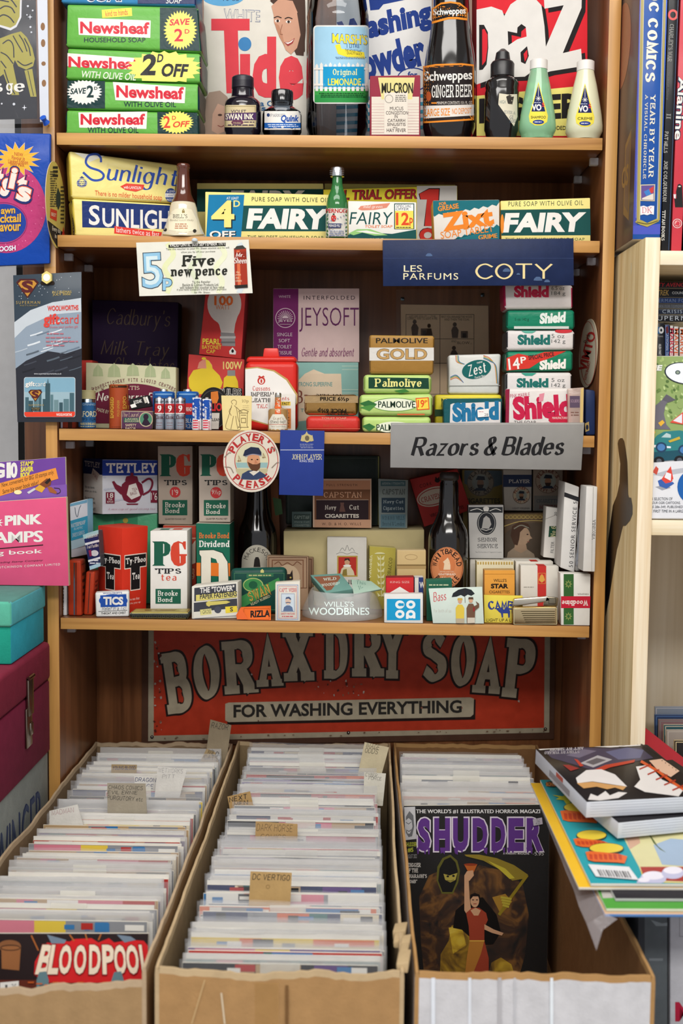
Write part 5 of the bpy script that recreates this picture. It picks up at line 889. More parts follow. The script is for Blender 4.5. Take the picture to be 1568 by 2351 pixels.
a.p([(553, 1100), (556, 1088), (570, 1080), (594, 1080), (612, 1092), (606, 1096), (590, 1101), (572, 1101)], '#33405f'); a.p([(572, 1084), (582, 1092), (596, 1082), (590, 1078)], '#d6cdbd'); a.e(582, 1058, 15, 20, '#c98f6a'); a.p([(568, 1060), (572, 1072), (578, 1080), (590, 1082), (597, 1074), (598, 1062), (590, 1066), (580, 1066)], '#5d3a24'); a.p([(558, 1046), (562, 1034), (576, 1026), (594, 1028), (600, 1038), (600, 1047), (580, 1043), (566, 1048)], '#232a42'); a.ln([(563, 1048), (580, 1043), (600, 1046)], 2, '#8d8a9a', True)
for x in (578, 591): a.e(x, 1055, 2.2, 1.4, '#2a1a14')
a.p([(586, 1054), (592, 1064), (584, 1064)], '#b87a58'); a.ln([(548, 1060), (548, 1046), (553, 1058), (545, 1058)], 1.2, '#9a7a4a'); a.ln([(604, 1052), (604, 1040), (609, 1050), (602, 1050)], 1.2, '#9a7a4a')
k = Blk('cigarette_card', 'navy John Player King Size card beside the round sailor mat', 'card', quad([(643.5, 987), (745, 989), (742, 1138.5), (640.5, 1136)], -.004), .0016, ['#263a86', '#1b2a66'], .0003); a = k.a
a.ln([(644, 1033), (744, 1033)], 1.6, '#b9bccb'); a.t('JOHN PLAYER', 670, 1042, 739, 1056, '#e2d9a8', 's', 2.2, sp=.7); a.t('KING SIZE', 688, 1056, 720, 1061, '#d9dbe6', w=.0); a.p([(696, 1012), (694, 1000), (701, 996), (704, 990), (707, 996), (716, 1000), (714, 1012), (705, 1016)], '#c2b27c'); a.p([(690, 1012), (693, 998), (697, 1006), (697, 1014)], '#c2b27c'); a.p([(720, 1012), (717, 998), (713, 1006), (713, 1014)], '#c2b27c'); a.e(705, 1006, 5, 6, '#6a5f4a'); a.tx(688, 1018, 722, 1030, 3, '#9aa0bb', 3, .35)
# ---------------------------------------------------------------- fourth shelf
k = Blk('carton', 'narrow white carton with black lettering against the left side of the lowest shelf', 'box', stand(145, 153, 1314, .018, Z4), .05, '#dcdcdc', .0008); k.a.t('TABLETS', 116, 1372, 170, 1379, '#222', w=.02, rot=-90); k.a.r(139, 1316, 150, 1330, '#2a5d9c')
OT = '#b33a1c'
def redtin(q, dep, label):
    k = Blk('tin', label, 'tin', q, dep, [OT, '#a5351a', OT], .003, 'k', 'red tins on edge', seg=3); return k
k = redtin(stand(156, 188, 1287, .014, Z4, xtl=154, xtr=186), .03, 'taller red tin standing on edge beside the left shelf side'); T1 = k
p = k.part('seam', 'silver seam'); b = Art(p, Plane(k.q[0], k.N), .0002, 'm'); b.r(169, 1292, 172, 1412, '#8d98a5'); k.a.r(173, 1292, 176, 1412, '#6d2412'); s = k.face('R'); s.fr(8, 8, 92, 92, 2, '#7a2a14'); s.tx(20, 20, 80, 80, 5, '#4a1a10', 3)
k = redtin(stand(191, 212, 1312, .022, Z4, xtl=197, xtr=218), .03, 'shorter red tin leaning on edge beside the taller one'); p = k.part('seam', 'dark seam'); b = Art(p, Plane(k.q[0], k.N), .0002); b.p([(206, 1316), (208, 1316), (203, 1408), (201, 1408)], '#4a2a24'); s = k.face('R'); s.tx(20, 20, 80, 60, 4, '#5a1a10', 4)
T2 = k
k = Blk('dressings_box', 'pale blue and white Waterproof Dressings carton on top of the red tin', 'box', [at(160, 1155, .03), at(200.5, 1145, .075), at(202, 1273, .075), at(163.5, 1281, .03)], V((.004, .02, 0)), ['#dfe6ee', '#8fc3dc', '#b9dcec'], .0012); a = k.a
a.p([(161, 1157), (200, 1147), (200, 1154), (161, 1163)], '#7fbfe0'); a.ln([(172, 1165), (174, 1180), (178, 1186), (182, 1168), (186, 1160)], 1.2, '#3a5068', True); a.p([(161, 1196), (201, 1184), (202, 1230), (163, 1242)], '#3fa6c9'); a.t('WATERPROOF', 163, 1202, 196, 1213, W_, 's', 3, skew=-9); a.t('ELASTIC', 170, 1212, 190, 1217, '#cfe6ef', skew=-4); a.t('DRESSINGS', 166, 1224, 194, 1235, '#cfe0e6', 's', 3, skew=-8); a.p([(163, 1243), (201, 1231), (202, 1250), (164, 1262)], '#bfe0ee')
k = Blk('tin', 'navy striped pastille tin tilted on the shorter red tin', 'tin', quad([(190, 1227), (226, 1216), (231, 1300), (206, 1310)], (.012, .035)), V((.003, .017, 0)), ['#1c2a5e', '#4a4d52', '#a9d3dc'], .002, 'k', seg=3); a = k.a
a.p([(190, 1228), (226, 1217), (226, 1226), (192, 1238)], '#a9d6dc'); a.p([(195, 1247), (227, 1239), (228, 1244), (196, 1252)], '#e0e6ea'); a.p([(202, 1286), (230, 1278), (230, 1283), (203, 1291)], '#e0e6ea'); a.p([(205, 1300), (231, 1292), (231, 1300), (206, 1309)], '#a9d0e0'); a.t('PARKINSON', 198, 1229, 224, 1238, W_, 's', 3, skew=-6); a.t('Fruit Pastilles', 200, 1252, 226, 1260, W_, 'k', 3, skew=-5); a.e(217, 1270, 9, 7, '#d9dfe4'); a.p([(203, 1264), (209, 1262), (211, 1276), (206, 1278)], '#8d2a55'); a.tx(206, 1284, 229, 1296, 2, '#dfe6f0', 3)

GB = k = Blk('tea_box', 'green shiny cellophaned box under the Tetley box', 'box', stand(212, 362, 1180, .135, Z4, ytr=1178), .075, ['#4fa87a', '#3d8d66', '#5fb488'], .003, 'w'); k.a.e(288, 1195, 7, 6, '#6d8a3a'); k.a.e(288, 1195, 4, 4, '#c9b24a'); k.a.r(262, 1182, 316, 1240, '#3d9268'); k.a.e(288, 1195, 6, 6, '#b5a54a')
q = stand(235, 362, 1055, .105, topz(GB), .135, ytr=1056); LV = at(191, 1056, .150)-q[0]; LV.z = 0
k = Blk('tea_box', 'blue and white Tetley tea bag box with a maroon teapot', 'box', q, LV, ['#d9dde4', '#cfccc6', '#1f3a8c'], .001); a = k.a
a.p([(235, 1056), (362, 1057), (362, 1091), (235, 1092)], '#1f3a94'); a.t('TETLEY', 243, 1063, 360, 1086, W_, 's', 4.2); MA = '#7a1e35'
for i in range(26): a.e(240+(i*37) % 118, 1096+(i*23) % 68, 4, 2.5, '#c6cdda', n=8)
a.p([(280, 1112), (294, 1100), (312, 1100), (326, 1112), (330, 1130), (320, 1148), (310, 1154), (296, 1154), (284, 1148), (277, 1130)], MA); a.p([(287, 1104), (290, 1094), (303, 1091), (315, 1094), (318, 1104)], MA); a.e(303, 1089, 3.5, 4, MA); a.p([(280, 1118), (268, 1112), (262, 1104), (257, 1106), (264, 1122), (278, 1136)], MA); a.ln([(326, 1108), (342, 1099), (350, 1108), (344, 1126), (328, 1136)], 4.5, MA, True); a.p([(290, 1156), (318, 1156), (316, 1159), (292, 1159)], MA)
a.p([(296, 1114), (312, 1109), (322, 1138), (302, 1147), (291, 1136)], '#e9e4dc'); a.t('TEA', 303, 1120, 315, 1127, MA, w=.0, rot=-15); a.t('BAGS', 299, 1129, 314, 1136, MA, w=.0, rot=-15); a.r(243, 1130, 263, 1156, MA); a.t('18', 246, 1132, 260, 1143, W_, w=.01); a.t('TEA', 248, 1144, 258, 1149, W_); a.t('BAGS', 246, 1150, 260, 1154, W_); a.r(346, 1126, 361, 1154, MA); a.t("1'6", 347, 1131, 361, 1148, W_, w=.0); a.t('A nice cup of good strong tea', 248, 1166, 356, 1173, '#b5708a', 'k', 1.6, sh=.25, skew=-1)
s = k.face('L'); s.r(0, 0, 100, 28, '#152350'); s.t('TETLEY', 8, 4, 88, 14, '#b9b4b0', 's', 3.2, skew=2); s.p([(52, 17), (86, 27), (70, 42), (40, 34)], '#c9c0b8'); s.t('TEA BAGS', 48, 26, 76, 33, MA, rot=25); s.t('No tea leaves', 10, 50, 60, 55, '#4a4a4e'); s.t('when you drink.', 10, 58, 72, 63, '#4a4a4e'); s.t('No tea leaves', 10, 70, 60, 75, '#4a4a4e'); s.t('down the sink.', 10, 78, 66, 83, '#4a4a4e'); s.t('2 oz. NET', 30, 90, 66, 95, '#3a3a3e')
PGG, PGR = '#1c5a45', '#d0452f'
def pg(k, x0, x1, y0, dark=0):
    """the P G lettering: thick slab letters, drawn from the left edge x0 to x1 with the top at y0"""
    a = k.a; w = x1-x0; h = w*.70; X = lambda t: x0+w*t; Y = lambda t: y0+h*t
    a.p([(X(0), Y(0)), (X(.34), Y(0)), (X(.34), Y(.05)), (X(.32), Y(.08)), (X(.32), Y(.93)), (X(.38), Y(1)), (X(0), Y(1)), (X(.06), Y(.93)), (X(.06), Y(.07))], PGG); a.p([(X(.30), Y(0)), (X(.42), Y(.03)), (X(.52), Y(.14)), (X(.53), Y(.36)), (X(.48), Y(.52)), (X(.38), Y(.6)), (X(.30), Y(.61)), (X(.30), Y(.54)), (X(.35), Y(.46)), (X(.35), Y(.12)), (X(.30), Y(.06))], PGG)
    a.p([(X(.76), Y(-.02)), (X(.62), Y(.06)), (X(.55), Y(.22)), (X(.53), Y(.5)), (X(.55), Y(.76)), (X(.64), Y(.96)), (X(.76), Y(1.02)), (X(.80), Y(.93)), (X(.78), Y(.06))], PGR); a.p([(X(.74), Y(-.02)), (X(.88), Y(.05)), (X(.90), Y(0)), (X(.97), Y(0)), (X(.97), Y(.33)), (X(.93), Y(.33)), (X(.86), Y(.1)), (X(.76), Y(.05))], PGR); a.p([(X(.74), Y(.52)), (X(1.0), Y(.52)), (X(1.0), Y(.58)), (X(.97), Y(.6)), (X(.97), Y(.88)), (X(.88), Y(.98)), (X(.74), Y(1.02)), (X(.76), Y(.94)), (X(.82), Y(.88)), (X(.82), Y(.6)), (X(.74), Y(.58))], PGR)
RB = k = Blk('tea_box', 'red tea carton half hidden behind the white PG Tips box', 'box', stand(374, 450, 1206, .115, Z4, ytr=1207), .07, ['#b8422f', '#8d2f22', '#b3a08a'], .001); k.a.t('tion', 430, 1302, 446, 1316, '#e0b58a', 's', 3); k.a.t('69', 430, 1316, 446, 1330, '#e0b58a', 's', 3); k.a.p([(432, 1262), (449, 1240), (449, 1292), (440, 1296)], '#e6d9c4'); k.a.ln([(375, 1236), (449, 1236)], 3, '#e0a58a')
k = Blk('tea_box', 'left one of the two dim PG Tips quarter pound boxes with a 1/9 roundel', 'box', stand(364, 442, 1024, .125, topz(RB), xtl=362), .055, ['#b5a797', '#96897b', '#a89a8a'], .001, group='upper PG Tips boxes'); a = k.a  # a white box; the shelf's shade is put into its beige-grey colours
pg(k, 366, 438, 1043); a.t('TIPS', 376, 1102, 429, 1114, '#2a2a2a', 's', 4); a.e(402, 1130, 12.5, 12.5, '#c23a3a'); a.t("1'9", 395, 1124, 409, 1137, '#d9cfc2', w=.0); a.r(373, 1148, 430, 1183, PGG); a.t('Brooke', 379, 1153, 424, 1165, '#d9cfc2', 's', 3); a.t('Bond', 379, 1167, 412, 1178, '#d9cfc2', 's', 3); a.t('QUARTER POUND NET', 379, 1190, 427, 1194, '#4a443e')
DV = k = Blk('tea_box', 'green Brooke Bond Dividend tea box with a large cream D and orange band', 'box', stand(452, 528, 1201, .065, Z4, ytr=1203, xtl=450), .06, ['#14614a', '#0f4a38', '#b9b0a0'], .001); a = k.a
a.t('Brooke Bond', 457, 1223, 526, 1236, '#e0702f', 's', 3.6); a.t('Dividend', 457, 1241, 527, 1258, W_, 's', 3.6); a.p([(451, 1292), (528, 1293), (528, 1323), (451, 1322)], '#dc7226')
for o, c in ((1.6, '#123a30'), (0, '#e0dac9')): a.p([(458-o, 1264-o), (490, 1263-o), (510+o, 1270-o), (522+o, 1290), (524+o, 1330), (524+o, 1400), (502-o, 1400), (502-o, 1300), (496, 1284), (484+o, 1280), (484+o, 1400), (462-o, 1400), (462-o, 1278), (458-o, 1272)], c)
a.p([(484, 1292), (502, 1293), (502, 1323), (484, 1322)], '#dc7226')
k = Blk('tea_box', 'right one of the two dim PG Tips quarter pound boxes with a 9½p roundel', 'box', stand(457, 529, 1024, .08, topz(DV)+.0002, xtl=456), .05, ['#b9ac9e', '#96897b', '#a89a8a'], .001, group='upper PG Tips boxes'); a = k.a  # white carton too, greyed so its colours carry the shade back there
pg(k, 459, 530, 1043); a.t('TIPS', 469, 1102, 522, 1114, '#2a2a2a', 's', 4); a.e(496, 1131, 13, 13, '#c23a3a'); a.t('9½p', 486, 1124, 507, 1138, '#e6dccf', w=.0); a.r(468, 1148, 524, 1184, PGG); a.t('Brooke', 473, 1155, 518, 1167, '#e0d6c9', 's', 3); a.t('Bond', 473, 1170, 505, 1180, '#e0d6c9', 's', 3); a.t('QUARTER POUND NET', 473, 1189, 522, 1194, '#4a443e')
TR_ = '#d2331f'
q = stand(281, 336, 1213, .030, Z4, .066, ytr=1207, xtr=340); LV = atz(225, .072, q[3].z)-q[3]; LV.z = 0
k = Blk('tea_box', 'tall red Ty-Phoo Tea box standing corner-on with black T panels', 'box', q, LV, [TR_, TR_, '#c8402c'], .0012, 'p'); 
for s in (k.face('F'), k.face('L')):
    for g, c in ((3.5, '#e9d9cc'), (1.2, '#151314')): s.p([(8-g+3, 33-g/2), (93+g-3, 33-g/2), (93+g-3, 46+g/2), (66+g, 46+g/2), (66+g, 72+g/2), (34-g, 72+g/2), (34-g, 46+g/2), (8-g+3, 46+g/2)], c)
    s.t('Ty-Phoo', 12, 35, 90, 44, W_, 's', 4); s.t('Tea', 37, 53, 65, 61, W_, 's', 4)
k.face('F').t('The tea that', 22, 82, 66, 85, '#e9c9bc'); k.face('F').t('picks you up', 22, 87, 70, 90, '#e9c9bc')
k = Blk('lozenge_tin', 'small white Tics tin with a blue oval at the left of the lowest shelf', 'tin', stand(220, 297, 1361, .006, Z4, .014, ytr=1357, xtl=218), .018, ['#e3e3e0', '#c9c6bd', '#d9d9d6'], .0028, 'k', seg=3); a = k.a
a.t("WOOLCROFT'S", 236, 1360, 280, 1364, '#2a4a9a', w=.01, skew=-1); a.e(260, 1379, 33, 15, '#1f4ea6'); a.p([(230, 1367), (290, 1364), (291, 1392), (231, 1394)], '#1f4ea6'); a.e(260, 1379, 33, 14, '#1f4ea6'); a.t('TICS', 237, 1370, 283, 1389, W_, w=.05); a.t('Relief in a Tic!', 234, 1393, 290, 1402, '#3a4a6a', 'n', 1.4, sh=.2, skew=-2); a.ln([(226, 1404), (292, 1401)], .9, '#222'); a.t('THROAT AND CHEST', 232, 1406, 289, 1411, '#222', w=.01, skew=-2)
k = Blk('tobacco_tin', 'flat dark tin with an olive gold lid lying at the shelf edge', 'tin', stand(297, 433, 1406, -.001, Z4, ytr=1406, xtl=296, xtr=434), .038, ['#2d2f2b', '#35372f', '#a89b58'], .004, 'k', seg=3); a = k.a
for i in range(13): a.ring(307+i*9.8, 1415, 3, 3, .9, '#4a4d44', 14)
a.ln([(298, 1409), (432, 1409)], 1.2, '#8d8f84'); s = k.face('T'); s.fr(4, 10, 96, 86, 1.2, '#7d3f22'); s.tx(20, 30, 80, 64, 2, '#7d4a2a', 3)
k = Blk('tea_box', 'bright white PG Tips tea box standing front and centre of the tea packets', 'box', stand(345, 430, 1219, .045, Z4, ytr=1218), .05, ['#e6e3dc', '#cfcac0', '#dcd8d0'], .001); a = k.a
pg(k, 349, 429, 1243); a.t('TIPS', 355, 1305, 416, 1317, '#28282a', 's', 4); a.t('tea', 370, 1319, 405, 1333, '#d5523f', 's', 2.6); a.r(357, 1352, 415, 1386, PGG); a.t('Brooke', 362, 1356, 408, 1368, W_, 's', 3); a.t('Bond', 362, 1371, 396, 1382, W_, 's', 3); s = k.face('T'); s.r(20, 30, 45, 70, PGG); s.r(55, 30, 80, 70, PGR)
k = Blk('fastener_box', "white and grey Tower paper fasteners box beside the flat dark tin", 'box', stand(440, 546, 1346, .004, Z4, .016, ytr=1336), V((.003, .028, 0)), ['#dcd9cc', '#cfcbbd', '#d6d3c6'], .0012); a = k.a
a.p([(446, 1350), (542, 1340), (543, 1412), (446, 1419)], '#3f4149'); a.t('THE "TOWER"', 459, 1349, 538, 1362, W_, w=.03, skew=-6); a.p([(450, 1366), (544, 1357), (544, 1371), (450, 1380)], '#d9cd72'); a.t('PAPER FASTENERS', 459, 1364, 544, 1376, '#33353f', w=.025, skew=-7); a.p([(444, 1381), (544, 1372), (545, 1413), (445, 1421)], '#dcd9cc'); a.p([(445, 1384), (544, 1374), (545, 1396), (445, 1405)], '#3f4149')
a.p([(473, 1384), (480, 1379), (483, 1381), (520, 1379), (529, 1382), (520, 1386), (483, 1390), (480, 1393), (474, 1390)], '#d3c56a'); a.e(500, 1400, 8, 8, '#4a4d5a'); a.p([(459, 1400), (485, 1397), (486, 1410), (460, 1413)], '#e0d88d'); a.t('1 GROSS', 461, 1401, 484, 1410, '#33353f', w=.0, skew=-2); a.p([(517, 1393), (544, 1391), (545, 1405), (518, 1408)], '#e6cf3f'); a.t('S', 528, 1394, 535, 1404, '#33353f', w=.03); a.ln([(446, 1420), (545, 1413)], 1.5, '#8d8f94')
DK = M('#0d0807', 'b')
k = Rnd('beer_bottle', 'dark Mackeson stout bottle with a cream label, behind the round sailor mat', 'bottle', 590, .152, Z4, [(1, 1090), (18, 1090), (21, 1100), (23, 1130), (26, 1165), (32, 1190), (41, 1212), (45, 1232), (45, 1370), (42, 1388), (38, 1400)], DK)
k.turned('crown_cap', [(1, 1080), (18, 1080), (21, 1084), (21, 1092), (1, 1092)], M('#2a2320', 'm')); a = k.label_on('label'); a.p([(554+2*i, 1312) for i in (0,)]+[(590-35*math.cos(R(6*i)), 1288-37*math.sin(R(6*i))) for i in range(31)]+[(626, 1312)], '#c9c2b0'); a.arc('MACKESON', 590, 1290, 27, 28, -80, 80, 10, '#3a332c', w=.0, cw=.75); a.p([(582, 1302), (584, 1285), (587, 1279), (593, 1279), (596, 1285), (598, 1302)], '#2a2522')
k = Blk('carton', 'thin brown and green carton leaning right of the dark stout bottle', 'box', [at(620, 1096, .19), at(638, 1100, .19), atz(648, .19, Z4+.0006), atz(632, .19, Z4+.0006)], .012, ['#7d4f34', '#6a4029', '#7d4f34'], .0008); k.a.p([(626, 1142), (645, 1146), (649, 1180), (632, 1184)], '#4a6a44')
k = Blk('cigarette_box', 'brown Black Cat cigarette box with an ornate frame and cat face', 'box', stand(613, 708, 1276, .100, Z4, ytr=1279), .018, ['#a3856a', '#8d7058', '#b09478'], .001, group='brown cat boxes'); a = k.a
a.fr(617, 1280, 704, 1350, 1.4, '#5d3a28'); a.fr(625, 1286, 696, 1350, 2.2, '#7a5038'); a.e(660, 1326, 28, 30, '#c3a98a'); a.p([(648, 1310), (651, 1318), (666, 1318), (671, 1308), (673, 1330), (662, 1341), (650, 1334)], '#2a211e'); a.ln([(630, 1295), (640, 1290), (648, 1298), (660, 1292), (672, 1298), (682, 1290), (692, 1296)], 2, '#7a5038', True); a.e(655, 1326, 2, 2, '#c9b25a'); a.e(667, 1326, 2, 2, '#c9b25a')
k = Blk('cigarette_box', 'second brown Black Cat box peeping out behind the first', 'box', stand(642, 719, 1279, .122, Z4, ytr=1281), .018, ['#8d6d54', '#7a5a44', '#a38a6d'], .001, group='brown cat boxes'); k.a.fr(632, 1284, 715, 1350, 1.6, '#5d3a28')
k = Blk('tobacco_tin', 'rounded dark green Swan tobacco tin with a gold slanting name', 'tin', stand(530, 659, 1306, .055, Z4, .058, ytr=1303, xtl=528), .016, ['#16453c', '#0f332c', '#1c4d44'], .009, 'k', seg=4); a = k.a
a.fr(538, 1316, 652, 1400, 1.2, '#4a7a5a'); a.p([(566, 1318), (628, 1316), (628, 1324), (566, 1327)], '#2f6a4a'); a.tx(570, 1318, 626, 1324, 1, '#b9b47a', 3); a.e(581, 1343, 24, 17, '#3d8a4a'); a.ring(581, 1343, 22, 15, 1.4, '#c9c27a'); a.e(581, 1343, 10, 9, '#1c5a3a'); a.p([(598, 1310), (602, 1306), (606, 1310), (606, 1315), (598, 1315)], '#c9c27a'); a.p([(548, 1372), (640, 1326), (646, 1345), (556, 1396)], '#3d8a4a'); a.t('SWAN', 568, 1346, 622, 1376, '#c9a54a', 's', 4.4, rot=-22, sh=.1); a.t('SWAN', 569, 1347, 623, 1377, '#5a2f1c', 's', 1.2, rot=-22, sh=.1); a.t('READY RUBBED', 574, 1375, 622, 1381, '#d9d4a8', rot=-25)
k = Blk('rolling_papers', 'orange Rizla packet lying open before the green tin', 'packet', stand(553, 622, 1394, .004, Z4, ytr=1391, lean=.02), V((0, .003, 0)), ['#e0692a', '#c9551f'], .0005); a = k.a
a.t('RIZLA', 575, 1402, 620, 1418, '#1f1a1a', w=.04, skew=-2); a.fr(560, 1397, 618, 1422, .8, '#8d3a14'); p = k.part('flap'); p.block([at(542, 1412, .004), at(553, 1394, .012), atz(569, .003, Z4+.0018), atz(544, .002, Z4+.0018)], V((0, .001, 0)), [M('#d9602a')])
q = stand(632, 689, 1338, .001, Z4, ytr=1334); 
k = Blk('matchbox', 'cream matchbox with a pink-lettered portrait label, left of the glass ashtray', 'matchbox', q, .016, ['#ddd8cb', '#c9b08d', '#d6cfbd'], .0008); a = k.a
a.fr(637, 1343, 684, 1422, 1.2, '#7a94c2'); a.fr(640, 1346, 681, 1419, .8, '#c9707a'); a.t('CAPT. WEBB', 642, 1349, 680, 1360, '#d0505a', 's', 3); a.fr(646, 1363, 676, 1404, .8, '#7a94c2'); a.r(647, 1364, 675, 1403, '#cfdbe4'); a.p([(650, 1403), (652, 1394), (658, 1390), (665, 1390), (671, 1394), (673, 1403)], '#5d7396'); a.e(661.5, 1380, 6.5, 8.5, '#dcc0ac'); a.p([(655, 1376), (657, 1371), (664, 1370), (668, 1374), (668, 1378), (662, 1374)], '#4a5a7a'); a.ln([(656, 1384), (661, 1383), (667, 1384)], 1.8, '#4a5a7a'); a.t('SAFETY MATCHES', 645, 1407, 677, 1411, '#d0505a'); a.tx(645, 1413, 677, 1417, 1, '#d0505a', 2)
# cream carton with the old Capstan packets on it
CB = k = Blk('carton', 'big plain cream carton carrying the old Capstan packets', 'box', stand(651, 974, 1219, .145, Z4, ytr=1216), .088, ['#cdbd8a', '#b9a878', '#d0c294'], .0015)
ZC = topz(CB)+.0016
k = Blk('cigarette_box', 'large dark green tin at the very back behind the Capstan packets', 'tin', stand(656, 873, 1044, .205, ZC, ytr=1046), .018, ['#333d38', '#28302c', '#3d4842'], .003, 'k'); k.a.ln([(869, 1048), (869, 1205)], 3, '#8d8a4a'); k.a.fr(662, 1052, 864, 1205, 1, '#454f49')
k = Blk('cigarette_box', 'tiny dark Capstan packet left of the salmon Capstan box', 'box', stand(670, 715, 1175, .158, ZC), .012, ['#4a5a58', '#3a4845', '#6a7a75'], .0006); a = k.a
a.r(674, 1180, 712, 1195, '#35433f'); a.t('CAPSTAN', 676, 1183, 710, 1192, '#8d9a90', 's', 3); a.t('Navy Cut', 676, 1196, 710, 1201, '#8d9a90', 's', 2); a.t('CIGARETTES', 676, 1204, 710, 1208, '#8d9a90')
k = Blk('cigarette_box', 'salmon and brown Capstan Navy Cut cigarettes box on the cream carton', 'box', stand(718, 853, 1099, .158, ZC), .018, ['#d9b9a0', '#8d6a52', '#a3826a'], .0008); a = k.a
a.r(722, 1103, 850, 1124, '#c48a68'); a.t('FULL STRENGTH', 750, 1111, 820, 1116, '#4a2f26', w=.0, sp=1.4); a.r(726, 1124, 846, 1147, '#7d5238'); a.r(722, 1124, 726, 1193, '#7d5238'); a.r(846, 1124, 850, 1193, '#7d5238'); a.r(726, 1148, 846, 1193, '#2f2024'); a.t('CAPSTAN', 742, 1127, 832, 1145, '#2f1c18', 's', 4.6); a.t('CAPSTAN', 743, 1128, 831, 1144, '#d9a582', 's', 3.0); a.t('Navy', 746, 1159, 772, 1173, '#dcd2c4', 's', 3); a.t('Cut', 802, 1159, 824, 1170, '#dcd2c4', 's', 3); a.p([(779, 1175), (782, 1160), (781, 1154), (790, 1154), (789, 1160), (793, 1175)], '#6a4a42'); a.t('CIGARETTES', 746, 1180, 824, 1189, '#e3dacb', w=.03); a.r(722, 1193, 850, 1213, '#d0a080'); a.t('W. D. & H. O. WILLS', 739, 1200, 829, 1206, '#4a2f26', w=.0, sp=1.2)
k = Blk('cigarette_box', 'dim grey-teal Capstan Navy Cut packet right of the salmon Capstan box', 'box', stand(870, 935, 1099, .160, ZC, ytr=1102, xtl=868, xtr=937), .02, ['#7f8884', '#5d645f', '#8d9590'], .0008); a = k.a
a.r(874, 1104, 931, 1116, '#3f5a5f'); a.t('MEDIUM STRENGTH', 877, 1107, 928, 1113, '#9aa5a3', 's', 2.4); a.t('CAPSTAN', 878, 1121, 930, 1137, '#4a4f4c', 's', 3.4); a.r(876, 1143, 930, 1177, '#2c3d4a'); a.t('Navy Cut', 880, 1147, 926, 1158, '#a5b0b0', 's', 2.6); a.t('Cigarettes', 880, 1162, 926, 1174, '#a5b0b0', 's', 2.6); a.r(874, 1181, 931, 1211, '#5a7680'); a.t('W.D.& H.O. WILLS.', 877, 1185, 930, 1194, '#2f3d44', 's', 2.2); a.t('Bristol & London', 878, 1198, 928, 1207, '#2f3d44', 's', 2.2)
k = Blk('cigarette_box', 'dark red Craven A box tilted behind the Whitbread bottle', 'box', quad([(940.5, 1101), (1050, 1076), (1082, 1170), (974, 1210)], .186), .028, ['#a8322f', '#7d2522', '#a8322f'], .001); a = k.a
a.e(996, 1140, 40, 22, '#bfae9c', rot=-15); a.e(996, 1140, 37, 19, '#96302c', rot=-15); a.e(996, 1140, 35, 17, '#bfae9c', rot=-15); a.t("CRAVEN 'A'", 966, 1133, 1030, 1148, '#96302c', 's', 3, rot=-15); a.t('CORK', 963, 1109, 992, 1117, '#3a1816', rot=-15, sp=1.3); a.t('TIPPED', 1010, 1098, 1042, 1106, '#3a1816', rot=-15); a.e(1004, 1103, 6, 5, '#1a1212'); a.p([(999, 1100), (1000, 1094), (1004, 1099), (1008, 1094), (1009, 1100)], '#1a1212'); a.t('VIRGINIA CIGARETTES', 986, 1170, 1066, 1178, '#3a1816', rot=-15)
k = Rnd('beer_bottle', 'dark Whitbread pale ale bottle with an orange oval label', 'bottle', 1026, .085, Z4, [(1, 1100), (20, 1101), (19, 1104), (21, 1110), (22, 1150), (24, 1176), (32, 1196), (42, 1216), (45, 1236), (45, 1384), (42, 1400), (38, 1408)], DK)
k.turned('crown_cap', [(1, 1084), (19, 1084), (22, 1088), (22, 1099), (20, 1102), (1, 1102)], M('#2f2826', 'h')); a = k.label_on('label'); OG = '#d98a5a'
a.e(1026, 1303, 38, 47, OG); a.ring(1026, 1303, 36, 45, 1, '#7a3a22'); a.arc('WHITBREAD', 1026, 1303, 28.5, 37, -88, 88, 12, '#33201a', w=.02, cw=.8); a.arc('PALE ALE', 1026, 1303, 28.5, 37, 238, 122, 12, '#33201a', w=.02, cw=.72, flip=True); a.e(1026, 1298, 19, 26, '#cf7a4a'); a.p([(1018, 1308), (1020, 1294), (1017, 1290), (1024, 1284), (1028, 1280), (1032, 1288), (1034, 1298), (1034, 1308)], '#e6c9a8'); a.t('BREWED & BOTTLED', 1010, 1311, 1042, 1314, '#f0dcc0'); a.t('WHITBREAD', 1006, 1316, 1046, 1321, '#f0e4d0', w=.01); a.t('& Co. Ltd', 1014, 1324, 1038, 1329, '#f0e4d0')
def sailor(a, cx, cy, r, band, ring):
    a.e(cx, cy, r, r, ring); a.ring(cx, cy, r*.97, r*.97, 1, '#4a3a30'); a.e(cx, cy, r*.62, r*.62, '#8a8f86'); a.e(cx, cy+r*.05, r*.25, r*.33, '#8d6a50'); a.p([(cx-r*.35, cy-r*.2), (cx-r*.2, cy-r*.5), (cx+r*.3, cy-r*.45), (cx+r*.35, cy-r*.18)], '#1f2530'); a.p([(cx-r*.25, cy+r*.15), (cx+r*.25, cy+r*.15), (cx+r*.15, cy+r*.45), (cx-r*.15, cy+r*.45)], '#33241c'); a.p([(cx-r*.5, cy+r*.6), (cx-r*.3, cy+r*.4), (cx+r*.3, cy+r*.4), (cx+r*.5, cy+r*.6)], '#1f2a3a')
    a.arc("PLAYER'S", cx, cy, r*.8, r*.8, -75, 75, r*.27, band, w=.03); a.arc('NAVY CUT', cx, cy, r*.8, r*.8, 245, 115, r*.27, band, w=.03, flip=True)
k = Blk('cigarette_tin', "tall yellow and blue Player's Navy Cut tin at the back", 'tin', stand(1066, 1153, 1078, .216, Z4, xtl=1060, xtr=1156), .018, ['#8f7d45', '#5d5230', '#8f7d45'], .002, 'k'); a = k.a
